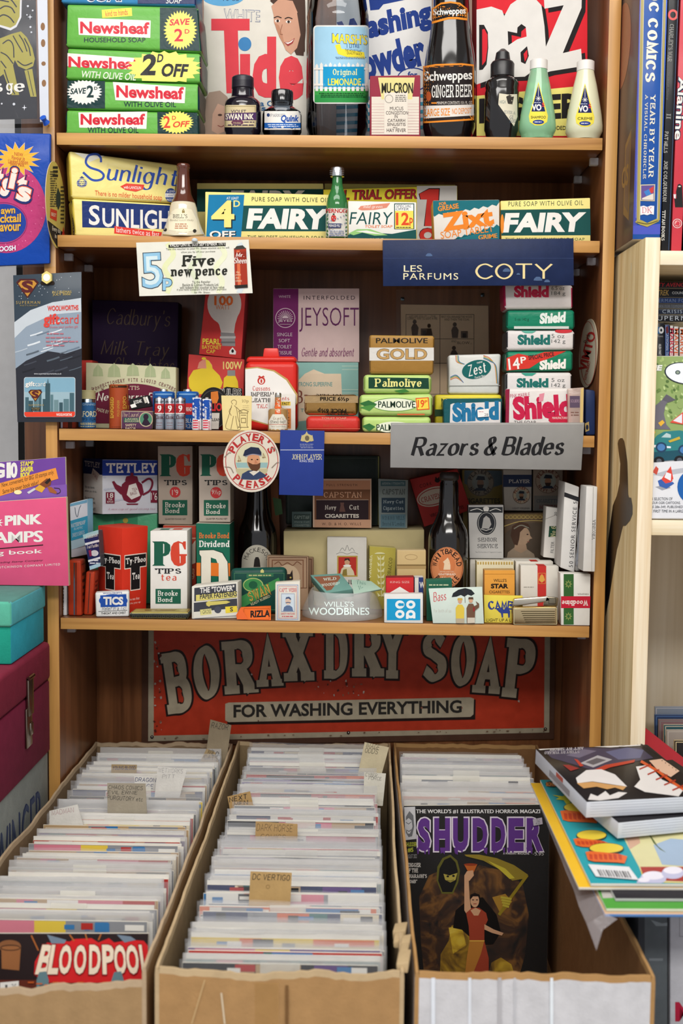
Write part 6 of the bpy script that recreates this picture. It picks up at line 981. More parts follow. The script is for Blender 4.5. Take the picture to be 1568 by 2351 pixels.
a.p([(1066, 1080), (1154, 1080), (1154, 1112), (1100, 1128), (1066, 1110)], '#4f5f66'); sailor(a, 1103, 1108, 31, '#3a3026', '#8d8270'); a.t('CIGARETTES', 1066, 1144, 1148, 1156, '#33301f', w=.02)
GT = k = Blk('sweet_tin', 'old brown tin with a painted girl in a gold-bordered arch', 'tin', stand(1157, 1296, 1178, .14, Z4, ytr=1176), .06, ['#5f4a36', '#4a3828', '#6d563f'], .003, 'k'); a = k.a
a.p([(1158, 1180), (1292, 1178), (1292, 1190), (1158, 1192)], '#8d7448'); 
for i in range(14): a.ring(1163+i*9.6, 1187, 4, 4, 1.4, '#c2a862', 14)
a.ln([(1158, 1208), (1190, 1198), (1230, 1195), (1270, 1199), (1292, 1206)], 2, '#c2a862', True); a.p([(1158, 1300), (1160, 1225), (1185, 1205), (1230, 1200), (1270, 1206), (1290, 1225), (1292, 1300)], '#55483a')
a.p([(1160, 1300), (1166, 1268), (1182, 1256), (1206, 1258), (1226, 1272), (1234, 1300)], '#a3907a'); a.p([(1180, 1262), (1184, 1240), (1206, 1240), (1210, 1262), (1196, 1270)], '#b39478'); a.e(1200, 1230, 17, 21, '#b99a7d'); a.p([(1180, 1250), (1172, 1230), (1176, 1208), (1192, 1198), (1212, 1202), (1218, 1212), (1204, 1212), (1194, 1222), (1192, 1238), (1188, 1252)], '#4a3020'); a.ln([(1180, 1214), (1196, 1206), (1214, 1212)], 2.4, '#8d8a7a', True); a.p([(1216, 1228), (1222, 1236), (1216, 1238)], '#b99a7d'); a.e(1211, 1227, 2.4, 1.4, '#3a281e'); a.ln([(1210, 1244), (1216, 1244)], 1.4, '#8d4a3c')
k = Blk('cigarette_box', "white Player's packet with a navy band standing on the painted tin", 'box', stand(1158, 1220, 1078, .15, topz(GT)+.0012, xtl=1155, xtr=1221), .02, ['#aaa49a', '#8d877d', '#b0aaa0'], .0008); a = k.a
a.r(1155, 1090, 1221, 1118, '#27324f'); a.t('PLAYER', 1168, 1100, 1216, 1109, '#c9c4ba', 's', 3); sailor(a, 1197, 1137, 20, '#7d3a2a', '#b3a58d'); a.t('LIGHT VIRGINIA', 1176, 1165, 1216, 1169, '#5a5650')
k = Blk('cigarette_box', "dim Player's Medium Navy Cut packet right of the navy-banded one", 'box', stand(1224, 1292, 1078, .15, topz(GT)+.0012), .02, ['#85786a', '#6a5f54', '#8d8072'], .0008); a = k.a
sailor(a, 1258, 1104, 29, '#5a3026', '#8d7d6d'); a.r(1226, 1138, 1292, 1174, '#6a6862'); a.t('CIGARETTES', 1232, 1145, 1288, 1154, '#3a4550', 's', 3); a.t('MEDIUM', 1238, 1158, 1284, 1168, '#6a3030', 's', 3)
# rows of cigarette packets towards the right
WP = 'white cigarette packets in the right-hand rows'
RP = []
def pack(xl, xr, yt, Y, label, cols=('#d8d2c6', '#bfb8aa', '#ded9ce'), dep=.022, ytr=None, grp=WP):
    k = Blk('cigarette_packet', label, 'packet', stand(xl, xr, yt, Y, Z4, ytr=ytr), dep, list(cols), .0012, group=grp); RP.append(k); return k
pa = pack(1079, 1148, 1283, .108, 'white packet in the third row beneath the ship-badge packet'); pb = pack(1150, 1240, 1284, .108, 'white packet in the third row left of the tall tilted boxes')
pk = pack(1094, 1180, 1288, .073, 'cream packet with a gold toothed edge behind the orange Star packet', ('#d9cfae', '#b9a66a', '#e0d9c4')); 
for i in range(14): pk.a.r(1096+i*6, 1290, 1099+i*6, 1296, '#b8984a')
k = pack(1184, 1270, 1289, .073, 'white packet behind the red-ribboned packet'); k.face('T').p([(40, 0), (60, 0), (60, 100), (40, 100)], '#c23a30')
k = pack(1195, 1283, 1298, .044, 'white packet with a red vertical ribbon and gold crest, behind the lighter', ytr=1300); a = k.a
a.r(1234, 1299, 1254, 1410, '#c6342e'); a.p([(1237, 1332), (1240, 1322), (1244, 1318), (1248, 1322), (1251, 1332), (1244, 1338)], '#d9a24a'); a.fr(1236, 1316, 1252, 1340, .8, '#d9a24a'); a.tx(1202, 1346, 1228, 1350, 1, '#9a9488'); s = k.face('T'); s.p([(44, 0), (66, 0), (66, 100), (44, 100)], '#c6342e')
k = Blk('cigarette_packet', "orange Wills's Star cigarette packet above the yellow matchbook", 'packet', stand(1112, 1182, 1309, .034, Z4), .022, ['#dd9a3f', '#c98a4a', '#c9a064'], .001); a = k.a
a.ln([(1112, 1318), (1181, 1318)], .8, '#a36a22'); a.t("WILLS'S", 1133, 1329, 1163, 1336, '#3a2a1a', w=.01); a.t('STAR', 1127, 1340, 1167, 1351, '#221a14', w=.05); a.t('CIGARETTES', 1123, 1356, 1170, 1362, '#3a2a1a', w=.0)
k = Blk('cigarette_packet', 'white Senior Service packet with an oval ship badge', 'packet', stand(1078, 1156, 1160, .105, topz(pa), ytr=1159, xtl=1075), .02, ['#c4c2be', '#3a3c3e', '#b5b3af'], .001); a = k.a
a.r(1076, 1164, 1154, 1177, '#34373b'); a.ln([(1080, 1172), (1096, 1168), (1108, 1173)], 1.6, W_, True); a.ln([(1124, 1173), (1138, 1168), (1150, 1172)], 1.6, W_, True); a.p([(1109, 1166), (1116, 1162), (1123, 1166), (1121, 1174), (1111, 1174)], '#dcd9d3'); a.e(1117, 1201, 22, 27, '#2c2e33'); a.ring(1117, 1201, 19, 24, 1, '#c4c2be'); a.p([(1106, 1213), (1110, 1190), (1116, 1184), (1124, 1190), (1128, 1204), (1122, 1214)], '#b5b3af'); a.ln([(1104, 1214), (1116, 1218), (1130, 1213)], 2, '#c4c2be'); a.t('SENIOR', 1097, 1234, 1141, 1244, '#2f3136', 's', 2.0); a.t('SERVICE', 1096, 1249, 1143, 1259, '#2f3136', 's', 2.0); a.t('The Perfection of Cigarette Luxury', 1091, 1266, 1152, 1270, '#55575c', 'k', 1.4)
k = Blk('cigarette_packet', 'white No. 6 filter packet with a dark green label, standing tilted', 'packet', [at(1254, 1163, .088), at(1291, 1168, .088), at(1284, 1284, .088), at(1247, 1279, .088)], V((0, .028, 0)), ['#dcd8d0', '#bfbbb2', '#cfcbc3'], .001); a = k.a
a.p([(1261, 1208), (1280, 1208), (1278, 1232), (1259, 1233)], '#1c4a34'); a.t('No 6', 1258, 1214, 1282, 1227, '#d9cf9a', 's', 3, rot=-86); a.t('FILTER', 1255, 1253, 1281, 1260, '#5a5a5a', rot=-86); a.t('20', 1271, 1177, 1280, 1183, '#5a5a5a', rot=-86); a.ln([(1252, 1192), (1286, 1178)], .8, '#9a958c')
k = Blk('cigarette_packet', 'tall white Senior Service 50 carton seen on its narrow side', 'packet', [at(1297, 1106, .03), at(1330, 1118, .03), at(1319, 1315, .03), at(1286, 1303, .03)], V((0, .055, 0)), ['#dcd9d4', '#cfccc6', '#c4c1bb'], .0015); a = k.a
a.t('50 SENIOR SERVICE 50', 1236, 1218, 1396, 1227, '#2f2f33', w=.0, rot=-86, sp=1.2); a.p([(1296, 1130), (1330, 1142), (1329, 1152), (1295, 1140)], '#26262a')
k = Blk('cigarette_packet', 'open white Virginia carton with crumpled silver foil beside the 50 carton', 'packet', [at(1346, 1116, -.014), at(1372, 1117, -.014), at(1366, 1313, -.014), at(1338, 1312, -.014)], V((-.001, .04, 0)), ['#e0ddd8', '#cfccc6', '#d0cdc7'], .0015); a = k.a
a.ln([(1362, 1118), (1358, 1315)], 1.2, '#a9a59d'); a.t('VIRGINIA', 1340, 1212, 1386, 1220, '#3a3a3e', 's', 2, rot=-88)
p = k.part('foil', 'crumpled silver foil'); p.block([at(1335, 1142, .02), at(1345, 1135, .02), at(1337, 1310, .02), at(1321, 1312, .02)], V((0, .008, 0)), [M('#9a9a9c', 'f')], .002, crumple=.003, cuts=5)
k = Blk('cigarette_packet', 'white and green Woodbine packet upside down at the right shelf end', 'packet', stand(1288, 1354, 1316, .002, Z4, ytr=1318, xtl=1286, xtr=1356), .022, ['#dfdcd5', '#cfc9be', '#d9d5cc'], .001); a = k.a
a.r(1294, 1318, 1317, 1434, '#33602f'); a.star(1305, 1341, 9, 10, 8, '#8d9a55', .5); a.star(1305, 1415, 9, 10, 8, '#8d9a55', .5); a.star(1305, 1341, 5, 6, 8, '#33602f', .5); a.star(1305, 1415, 5, 6, 8, '#33602f', .5); a.p([(1288, 1369), (1356, 1369), (1355, 1396), (1288, 1396)], '#bf1e35'); a.t('Woodbine', 1290, 1377, 1350, 1391, W_, 's', 3.6, rot=180); a.t('VIRGINIA', 1326, 1362, 1352, 1366, '#8d877d', rot=180)
# front row
k = Blk('lighter', 'gold and chrome petrol lighter lying at the shelf edge before the packets', 'lighter', stand(1176, 1281, 1394, -.001, Z4, ytr=1392, xtl=1176, xtr=1280), .012, [M('#cdb78d', 'm'), M('#bfa060', 'm')], .003, 'm', seg=3); a = k.a
for i in range(6): a.r(1196+i*2, 1403+i*4.8, 1274, 1404.6+i*4.8, '#5d4f35')
a.fr(1180, 1396, 1278, 1433, 1.6, '#e9d9a8')
p = k.part('snuffer_arm', 'chrome top arm'); p.block(quad([(1180, 1375), (1258, 1369), (1266, 1380), (1176, 1394)], .002), V((0, .009, 0)), [M('#c9c0ae', 'm')], .0015)
p = k.part('spark_wheel', 'spark wheel'); p.block(quad([(1254, 1370), (1282, 1373), (1280, 1392), (1248, 1391)], .002), V((0, .008, 0)), [M('#8d8470', 'm')], .001); b = Art(p, Plane(at(1266, 1380, .002), (0, -1, 0)), .0002); b.fr(1260, 1374, 1276, 1386, 1, '#2a241a')
k = Blk('matchbook', 'yellow Camel matchbook with blue lettering below the Star packet', 'matchbook', stand(1112, 1200, 1366, .0135, Z4, ytr=1368, xtl=1111), .004, ['#e3d052', '#cdbb48'], .0006); a = k.a
CB_ = '#2f3f8a'
for i, (ch, y, r) in enumerate((('C', 1381, -12), ('A', 1379, -5), ('M', 1379, 1), ('E', 1381, 6), ('L', 1383, 10))): x = 1121+i*15; a.t(ch, x-1, y-1, x+14, y+19, CB_, 's', 4.6, rot=r)
a.p([(1146, 1400), (1152, 1394), (1157, 1400), (1162, 1393), (1168, 1396), (1171, 1404), (1170, 1418), (1167, 1418), (1166, 1408), (1155, 1408), (1155, 1418), (1152, 1418), (1150, 1408), (1144, 1404)], CB_); a.p([(1146, 1404), (1140, 1400), (1140, 1396), (1145, 1396), (1149, 1401)], CB_); a.t('LIGHT UP A LE', 1117, 1420, 1178, 1427, '#4a4222', w=.0, sh=.1)
k = Blk('bar_card', 'pale mint Bass card with a couple under a black umbrella', 'card', [at(984, 1351, .004), at(1107, 1347, .004), atz(1111, .0, Z4+.0006), atz(994, -.002, Z4+.0006)], .0016, ['#cfdcd2', '#c3cfc6'], .0003); a = k.a
a.t('Bass', 994, 1358, 1024, 1380, '#c9404a', 'k', 2.6, sh=.25, rot=-8); a.t('for both of us', 996, 1398, 1036, 1406, '#b9a9a0', 'k', 1.2)
a.p([(1037, 1371), (1040, 1362), (1052, 1354), (1068, 1350), (1082, 1354), (1090, 1363), (1082, 1368), (1074, 1365), (1066, 1370), (1058, 1366), (1048, 1370)], '#23282c'); a.ln([(1066, 1352), (1068, 1384)], 1, '#33281f')
for cx, c, h, hat in ((1056, '#d9bf4a', 1380, '#c9a94a'), (1081, '#6d4f3d', 1378, '#55402f')):
    a.p([(cx-9, 1432), (cx-10, 1396), (cx-5, h+8), (cx+5, h+8), (cx+10, 1396), (cx+9, 1432)], c); a.e(cx, h, 4.6, 6, '#d0a080'); a.p([(cx-6, h-2), (cx-5, h-7), (cx+5, h-7), (cx+6, h-2)], hat)
a.p([(1084, 1394), (1096, 1388), (1092, 1380), (1100, 1386), (1100, 1394), (1088, 1404)], '#6d4f3d'); a.p([(1047, 1433), (1047, 1420), (1066, 1420), (1066, 1433)], '#b3a58d'); a.p([(1073, 1431), (1073, 1418), (1090, 1418), (1090, 1430)], '#c9bfae'); a.t('1', 1086, 1394, 1090, 1404, '#8d2a2a')
k = Blk('matchbox', 'white and bright blue Co-op matchbox at the shelf edge', 'matchbox', stand(882, 971, 1364, -.001, Z4, ytr=1363), .014, ['#e3e1dc', '#cfccc4', '#d9d6d0'], .0008); a = k.a
a.r(888, 1375, 965, 1424, '#1a9bcf'); LW = '#eef2f2'
for cx, cy in ((918, 1388), (943, 1388), (918, 1410), (943, 1410)): a.ring(cx, cy, 7.6, 6.6, 6, LW, 28)
a.r(919, 1385, 927, 1391, '#1a9bcf'); a.r(948, 1408, 953.6, 1420, LW); a.r(932, 1408, 938, 1421, LW)
# packets behind the front row, left to right
k = Blk('cigarette_packet', 'white packet with a small red portrait of a man in a ruff', 'packet', stand(751, 842, 1233, .1275, Z4, ytr=1234), .014, ['#d6d1c6', '#bdb7aa', '#d6d1c6'], .0012); a = k.a
for P in ([(780, 1266), (786, 1258), (792, 1264), (797, 1252), (802, 1264), (808, 1258), (814, 1266)], [(772, 1272), (784, 1268), (797, 1272), (810, 1268), (822, 1272)]): a.ln(P, 1.1, '#8d8a84', True)
a.r(774, 1276, 821, 1324, '#b89a4a'); a.r(777, 1279, 818, 1321, '#b8322a'); a.p([(780, 1321), (784, 1306), (793, 1298), (804, 1300), (812, 1312), (814, 1321)], '#d6c9a8'); a.e(797, 1291, 6, 7, '#c99a78'); a.p([(790, 1288), (792, 1282), (802, 1282), (804, 1290), (798, 1285)], '#3a2a20'); a.e(797, 1299, 9, 3, '#e9e4da'); a.p([(785, 1321), (788, 1308), (796, 1306), (797, 1321)], '#8d7a3a'); a.t('NDE', 791, 1331, 825, 1341, '#33302c', w=.0)
k = Blk('tobacco_packet', 'olive yellow Virginia tobacco packet with leaf ornament', 'packet', stand(849, 905, 1254, .116, Z4, .119, ytr=1258, xtl=848, xtr=909), .02, ['#b3a548', '#8d8238', '#c9be7a'], .0012); a = k.a
a.t('VIRGINIA', 822, 1296, 876, 1306, '#e0dcb0', 's', 3, rot=-86); a.t('TOBACCO', 868, 1302, 920, 1311, '#5d5628', 's', 2.6, rot=-84)
for i in range(7): y = 1280+i*14; a.p([(874, y+4), (866, y-4), (868, y+6)], '#dcd8a5'); a.p([(874, y+4), (883, y-5), (881, y+6)], '#dcd8a5')
a.ln([(873, 1276), (876, 1370)], 1.4, '#dcd8a5'); a.e(872, 1272, 12, 4, '#dcd8a5', a0=180, a1=360)
k = Blk('cigarette_packet', 'gold packet with an embossed crest on its lid, above the red packet', 'packet', stand(911, 978, 1263, .062, Z4), .022, ['#c2a876', '#a38a58', '#cdb78a'], .0014, 'g'); a = k.a
a.r(911, 1296, 978, 1299, '#7a6238'); a.ring(944, 1279, 14, 6, 1, '#a3885a'); a.r(911, 1299, 978, 1306, '#a98d5c')
k = Blk('cigarette_packet', 'red packet with a white chevron behind the Co-op matchbox', 'packet', stand(886, 950, 1326, .026, Z4, ytr=1325), .02, ['#c22a2e', '#8d2024', '#a3383a'], .001); a = k.a
a.p([(886, 1366), (918, 1347), (949, 1366), (949, 1400), (886, 1400)], W_); a.t('KING SIZE', 896, 1334, 940, 1339, '#e0b0a8'); k.face('T').r(0, 0, 100, 100, '#8d2a30')
k = Blk('cigarette_packet', 'navy and white packet between the red and the green packets', 'packet', stand(951, 972, 1325, .03, Z4), .02, ['#27346a', '#1c2750', '#d6d2c8'], .001); k.a.r(952, 1326, 961, 1400, '#d6d2c8'); k.a.t('W.', 963, 1336, 977, 1350, W_, w=.03)
k = Blk('cigarette_packet', 'dark green packet behind the mint Bass card', 'packet', stand(979, 1038, 1333, .02, Z4, xtl=978, ytr=1330), .022, ['#1f5d48', '#7d5a3a', '#2f6d56'], .001); k.a.tx(984, 1340, 1030, 1346, 1, '#c9cfa8', 4)
# glass ashtray with two packets in it
def ashtray():
    xc, Yc = 786, .0640; b = atz(xc, Yc, Z4); z = lift(Z4, b.x); s = scl(b); mb = MB()
    pr = [(.001, z), (.0600, z), (.0610, z+.003), (.0600, z+.010), (.0490, z+.036), (.0470, z+.039), (.0455, z+.038), (.0440, z+.030), (.0400, z+.014), (.001, z+.012)]
    mb.lathe(b.x, Yc, pr, film('ashtray_glass', (.78, .80, .78), .30, .06), 56); o = mb.build('ashtray'); tag(o, "round clear glass ashtray lettered WILLS'S WOODBINES in white", 'ashtray')  # whitish film colour stands in for bright light refracted in clear glass
    t = MB(); a = Art(t, Turned(b.x, Yc, [(.061, z), (.061, z+.003), (.060, z+.010), (.049, z+.036)]), .0002); a.t("WILLS'S", 744, 1381, 812, 1393, '#dfeee9', w=.0); a.t('WOODBINES', 708, 1395, 848, 1412, '#dfeee9', w=.018); l = t.build('lettering', o); l['label'] = 'white lettering'
    return V((b.x, Yc, z))
AC = ashtray()
k = Blk('cigarette_packet', 'small teal and brown Wild Woodbine packet lying in the glass ashtray', 'packet', [at(712, 1320, .085), at(783, 1316, .088), at(810, 1352, .046), at(748, 1362, .038)], V((.002, .004, -.012)), ['#6f9a90', '#5d877d', '#5d877d'], .0008, group='packets lying in the ashtray'); a = k.a
a.p([(720, 1324), (778, 1321), (797, 1348), (750, 1356)], '#8d5a42'); a.t('WILD', 742, 1326, 772, 1333, '#cfe0d2', 's', 3, rot=-4); a.t('WOODBINE', 738, 1337, 786, 1345, '#cfe0d2', 's', 3, rot=-7)
k = Blk('paper_slip', 'folded pale green voucher slip sticking out of the ashtray', 'paper', [at(806, 1330, .07), at(852, 1334, .07), at(876, 1352, .045), at(812, 1364, .035)], V((.001, .002, -.002)), ['#a9c4b2', '#94b09e'], .0003); a = k.a
a.t('This', 818, 1334, 840, 1342, '#5f8578', 'k', 2, rot=4); a.t('Voucher', 822, 1344, 862, 1354, '#5f8578', 's', 2.2, rot=-3)
# ---------------------------------------------------------------- enamel sign at the back of the lowest bay
RDS, CRS = '#b5381f', '#b3a890'
SQ = [(326, 1390), (1276, 1390), (1272, 1697), (325, 1713)]
k = Blk('enamel_sign', 'rusty red BORAX DRY SOAP enamel sign standing behind the comic boxes', 'sign', quad(SQ, .2355), .004, ['#54382a', '#4a3226'], .0006, 'c'); a = k.a
p = k.part('enamel_plate'); pq = [at(*c, .2345) for c in ((341, 1392), (1264, 1390), (1261, 1682), (340, 1702))]; p.block(pq, V((0, .0009, 0)), [M(CRS, 'k')], .0003)
a = Art(p, Plane((0, .2345, 0), (0, -1, 0)), .0001, 'k')
a.p([(353, 1392), (1251, 1390), (1249, 1671), (353, 1689)], RDS)
for ch, x0, y0, x1, y1, r in (('B', 374, 1494, 438, 1640, -8), ('O', 442, 1480, 506, 1608, -5), ('R', 510, 1468, 592, 1597, -4), ('A', 584, 1450, 650, 1578, -3), ('X', 648, 1438, 722, 1568, -2), ('D', 742, 1434, 800, 1561, 0), ('R', 806, 1432, 884, 1558, 0), ('Y', 868, 1432, 934, 1560, 1), ('S', 968, 1446, 1028, 1568, 2), ('O', 1034, 1452, 1092, 1578, 3), ('A', 1086, 1456, 1158, 1594, 4), ('P', 1156, 1464, 1228, 1605, 6)):
    a.t(ch, x0-3, y0-3, x1+3, y1+3, '#241512', 's', 7.4, rot=r); a.t(ch, x0+2, y0+2, x1-2, y1-2, CRS, 's', 5.4, rot=r)
a.p([(522, 1619), (1092, 1606), (1091, 1652), (522, 1664)], '#241512'); a.p([(517, 1616), (525, 1613), (1080, 1601), (1088, 1604), (1087, 1640), (1080, 1646), (525, 1658), (517, 1654)], CRS)
a.t('FOR WASHING EVERYTHING', 536, 1618, 1060, 1648, '#2a2724', w=.03, skew=-11)
rn = random.Random(4)
for i in range(70):
    x = rn.choice([rn.uniform(354, 372), rn.uniform(360, 1245), rn.uniform(720, 860)]); y = rn.uniform(1466, 1680) if x < 380 else (rn.uniform(1558, 1600) if 720 < x < 860 else rn.uniform(1466, 1680)); r = rn.uniform(.8, 2.6)
    a.p([(x+r*math.cos(t)*rn.uniform(.6, 1.6), y+r*math.sin(t)*rn.uniform(.6, 2)) for t in (0, 1.2, 2.4, 3.6, 5)], rn.choice(['#b3a59a', '#8d5a48', '#5a241a', '#c9bdb0']))
for i in range(26): x = rn.uniform(342, 1260); y = 1702-(x-340)*.0217-rn.uniform(2, 10); a.e(x, y, rn.uniform(1, 4), rn.uniform(.8, 1.6), '#6a4a34', n=7)
for x, y in ((349, 1692), (800, 1682), (1252, 1674)):
    q = k.part('screw'); c = at(x, y, .2342); q.lathe(c.x, c.y, [(.0001, c.z-.003), (.0022, c.z-.002), (.003, c.z), (.0022, c.z+.002), (.0001, c.z+.003)], M('#4a4440', 'm'), 14)
# ---------------------------------------------------------------- pinned things at the left edge
k = Blk('plastic_pocket', 'clear punched plastic pocket holding a black and gold bag, pinned at top left', 'pocket', quad([(-70, -60), (110, -60), (114, 283), (-66, 286)], -.0128), .0004, [film('pocket_film', (.6, .63, .7), .045)], 0, 'g'); a = k.a
p = k.part('punched_edge', 'white punched edge strip'); b = Art(p, Plane(at(95, 100, -.0133), (0, -1, 0)), .0003); b.p([(84, -60), (108, -60), (112, 280), (92, 280)], M('#c9ced8', 'h'))
for y, h in ((61, 9), (99, 9), (146, 5), (191, 8)): x = 97+y*.02; b.e(x, y, 5, h, '#8d6a4c')
q = k.part('push_pin', 'blue push pin'); c = at(107, 283, -.0135); q.tube([c+V((0, .0128, 0)), c], .0008, M('#9a9a9a', 'm')); q.tube([c, c+V((-.002, -.004, .003)), c+V((-.003, -.008, .006))], [.0052, .0032, .0046], M('#1a55c0', 'h'), 14)
k = Blk('collector_bag', 'black bag with gold line drawing and star dots inside the plastic pocket', 'bag', quad([(-80, -70), (81, -70), (85, 272), (-78, 276)], -.0098), .002, ['#17171d', '#101014'], .0008, 'g'); a = k.a
GOL = '#a59c3c'
a.p([(-80, -60), (44, -60), (50, 0), (49, 40), (38, 62), (24, 70), (0, 62), (-80, 60)], '#d9dadf'); a.p([(-80, -60), (40, -60), (46, 0), (45, 38), (36, 57), (24, 64), (0, 57), (-80, 56)], GOL)
for P in ([(0, 20), (12, 14), (26, 18), (34, 30)], [(-4, 40), (8, 34), (22, 40), (32, 52)], [(10, -10), (26, 0), (38, 16)], [(0, 0), (20, 4)]): a.ln(P, 3, '#17171d', True)
a.p([(0, 88), (26, 78), (48, 72), (62, 86), (74, 110), (80, 135), (76, 152), (60, 160), (42, 152), (34, 138), (30, 150), (44, 218), (26, 218), (8, 170), (0, 176)], GOL)
for P in ([(30, 82), (40, 100), (52, 120)], [(44, 80), (54, 96), (62, 118)], [(56, 88), (66, 108), (70, 128)], [(6, 100), (20, 92), (30, 104), (32, 132)], [(2, 120), (16, 128), (30, 146)], [(40, 140), (56, 150), (74, 144)], [(10, 160), (20, 190), (34, 216)], [(2, 140), (14, 156)]): a.ln(P, 2.6, '#17171d', True)
a.p([(56, 162), (74, 158), (84, 222), (70, 222)], GOL); a.ln([(64, 162), (77, 220)], 1.6, '#17171d')
for x, y, r in ((64, 14, 2.4), (75, 24, 2), (70, 62, 2.4), (72, 74, 2), (32, 239, 3), (4, 238, 2), (62, 34, 1.6)): a.e(x, y, r, r, '#d5d8e0')
for x, y in ((69, 39), (56, 247)): a.star(x, y, 6, 7, 4, '#dfe2ea', .25)
for ch, x, w in (('s', -10, 16), ('g', 14, 16), ('e', 32, 25)): a.t(ch, x, 191, x+w, 217 if ch == 'g' else 211, W_, 's', 3.2)
k = Blk('plastic_pocket', 'second clear plastic pocket behind the blue crisp packet', 'pocket', quad([(-70, 296), (124, 292), (127, 612), (-66, 616)], -.0035), .0004, [film('pocket_film', (.6, .63, .7), .045)], 0, 'g')
k = Blk('crisp_packet', 'shiny blue and pink prawn cocktail flavour crisp packet at left', 'crisps', quad([(-70, 304), (115, 306), (114, 605), (-70, 614)], -.013), .008, ['#0f45a5', '#0d3788'], .002, 'w', crumple=.002, cuts=3); a = k.a
PK = '#b83a72'
a.p(oval(14, 478, 92, 103), PK); rn = random.Random(8)
for i in range(170):
    t = rn.uniform(0, 6.28); r = math.sqrt(rn.random()); x, y = 14+88*r*math.cos(t), 478+99*r*math.sin(t)
    if x > -6: a.e(x, y, 1.7, 1.0, rn.choice(['#d96a9a', '#e58ab0', '#a32a62', '#c94a86']), n=5, rot=30); a.l -= a.step
a.l += a.step*2
a.p(oval(8, 512, 52, 44), '#1d3f96'); a.ring(8, 512, 54, 47, 1.6, '#7a2a62')
for o, c in ((3, '#e0dcd0'), (1.2, '#d96a32'), (0, '#e3b13c')): a.star(40, 366, 52+o, 38+o, 15, c, .6)
for t, x0, y0, x1, y1 in (('NEW', 33, 349, 53, 357), ('Flavour in', 27, 357, 57, 366), ('Limited Edition', 19, 365, 64, 375), ('Shiny Pack', 23, 373, 56, 382)): a.t(t, x0, y0, x1, y1, '#b5432a', w=.01, skew=3)
for ch, x0, y0, x1, y1, r in (('t', -12, 386, 8, 440, 10), ('s', 2, 408, 24, 452, 14), ('i', 22, 384, 38, 434, 12), ('t', 38, 402, 62, 446, 14), ('s', 38, 428, 72, 464, 14)):
    a.t(ch, x0-4, y0-4, x1+4, y1+4, '#1b2c6a', w=.09, rot=r); a.t(ch, x0-1, y0-1, x1+1, y1+1, '#d95a34', w=.06, rot=r); a.t(ch, x0+1, y0+1, x1-1, y1-1, '#e6ddd2', w=.04, rot=r)
for t, x0, y0, x1, y1 in (('awn', 2, 480, 35, 492), ('cktail', 0, 492, 48, 512), ('avour', 0, 516, 48, 532)): a.t(t, x0, y0, x1, y1, '#d9a83a', w=.03, skew=-2)
a.t('OOSH', -2, 566, 36, 578, '#dfe3ee', w=.03, skew=-3)
# hanging gift card
k = Blk('gift_card', 'tall dark blue Woolworths gift card backing hung on a yellow hexagon pin', 'gift card', quad([(30, 632), (187, 624), (188, 969), (40, 969)], -.010), .0012, ['#33404c', '#22272e'], .0003, 'g'); a = k.a
a.p([(32, 740), (70, 712), (120, 694), (186, 684), (187, 722), (120, 724), (60, 752), (33, 780)], '#c3cbd1'); a.p([(33, 776), (60, 750), (120, 722), (187, 716), (187, 800), (150, 812), (110, 806), (60, 830), (36, 850)], '#8d9cab'); a.p([(36, 846), (60, 828), (110, 806), (150, 812), (187, 800), (187, 968), (40, 968)], '#2b2d35')
rn = random.Random(12)
for i in range(40): a.e(rn.uniform(40, 185), rn.uniform(634, 690), .9, .9, '#cfd6dc', n=6); a.l -= a.step
for i in range(24): x = rn.uniform(45, 180); y = rn.uniform(735, 860); a.ln([(x-14, y+4), (x, y), (x+14, y-5)], rn.uniform(1.5, 4), rn.choice(['#b5c0ca', '#6a7a8a', '#d6dde2'] if y < 805 else ['#41454f', '#55606a', '#22242a']), True); a.l -= a.step*.8
def shield_mark(a, cx, cy, w):
    P = lambda s: [(cx-w*s*.5, cy-w*.26*s), (cx-w*.34*s, cy-w*.42*s), (cx+w*.34*s, cy-w*.42*s), (cx+w*.5*s, cy-w*.26*s), (cx, cy+w*.44*s)]
    a.p(P(1), '#4a1c1e'); a.p(P(.82), '#c08a35'); a.t('S', cx-w*.26, cy-w*.34, cx+w*.26, cy+w*.2, '#5a2022', w=.05)
shield_mark(a, 63, 662, 52); a.t('SUPERMAN', 37, 691, 92, 698, '#b39a5a', w=.0, sp=1.4, skew=0); a.t('RETURNS', 46, 700, 86, 703, '#8d7d4a'); a.t('IN CINEMAS', 120, 668, 164, 674, '#c9b060', w=.0, skew=-1); a.t('JULY 2006', 121, 674, 162, 680, '#c9b060', w=.0, skew=-1)
RW = '#d8443a'
a.t('WOOLWORTHS', 109, 702, 180, 714, RW, w=.03, skew=-2); a.t('gift', 100, 720, 137, 752, RW, w=.035); a.t('card', 138, 722, 180, 743, RW, w=-.004); a.t('choose your perfect gift', 113, 748, 179, 755, '#c9707a', skew=-1)
for i, (x0, x1) in enumerate(((104, 151), (104, 166), (104, 180), (104, 152))): a.tx(x0, 763+i*9, x1, 769+i*9, 1, '#b5707c', i+2, .5)
a.t('www.supermanreturnsmovie.co.uk', 78, 856, 141, 861, '#d9dce2', w=.0)
p = k.part('plastic_card', 'glossy plastic gift card with a skyline'); b = Art(p, Plane(k.q[0], k.N), .0008, 'g')
b.r(55, 866, 173, 958, '#cfd6da', rad=5); b.r(56, 867, 172, 957, '#7fa9bd', rad=5); b.r(56, 900, 172, 947, '#9ab5bf'); b.l += .00002
for x, w, h in ((58, 8, 34), (66, 10, 26), (78, 9, 38), (88, 7, 52), (98, 8, 30), (104, 11, 66), (116, 6, 40), (124, 10, 28), (136, 8, 22), (146, 12, 30), (160, 10, 44)): b.r(x, 946-h, x+w, 946, rn.choice(['#43626c', '#5a7a82', '#37535c', '#6d8a8f'])); b.l += .000004
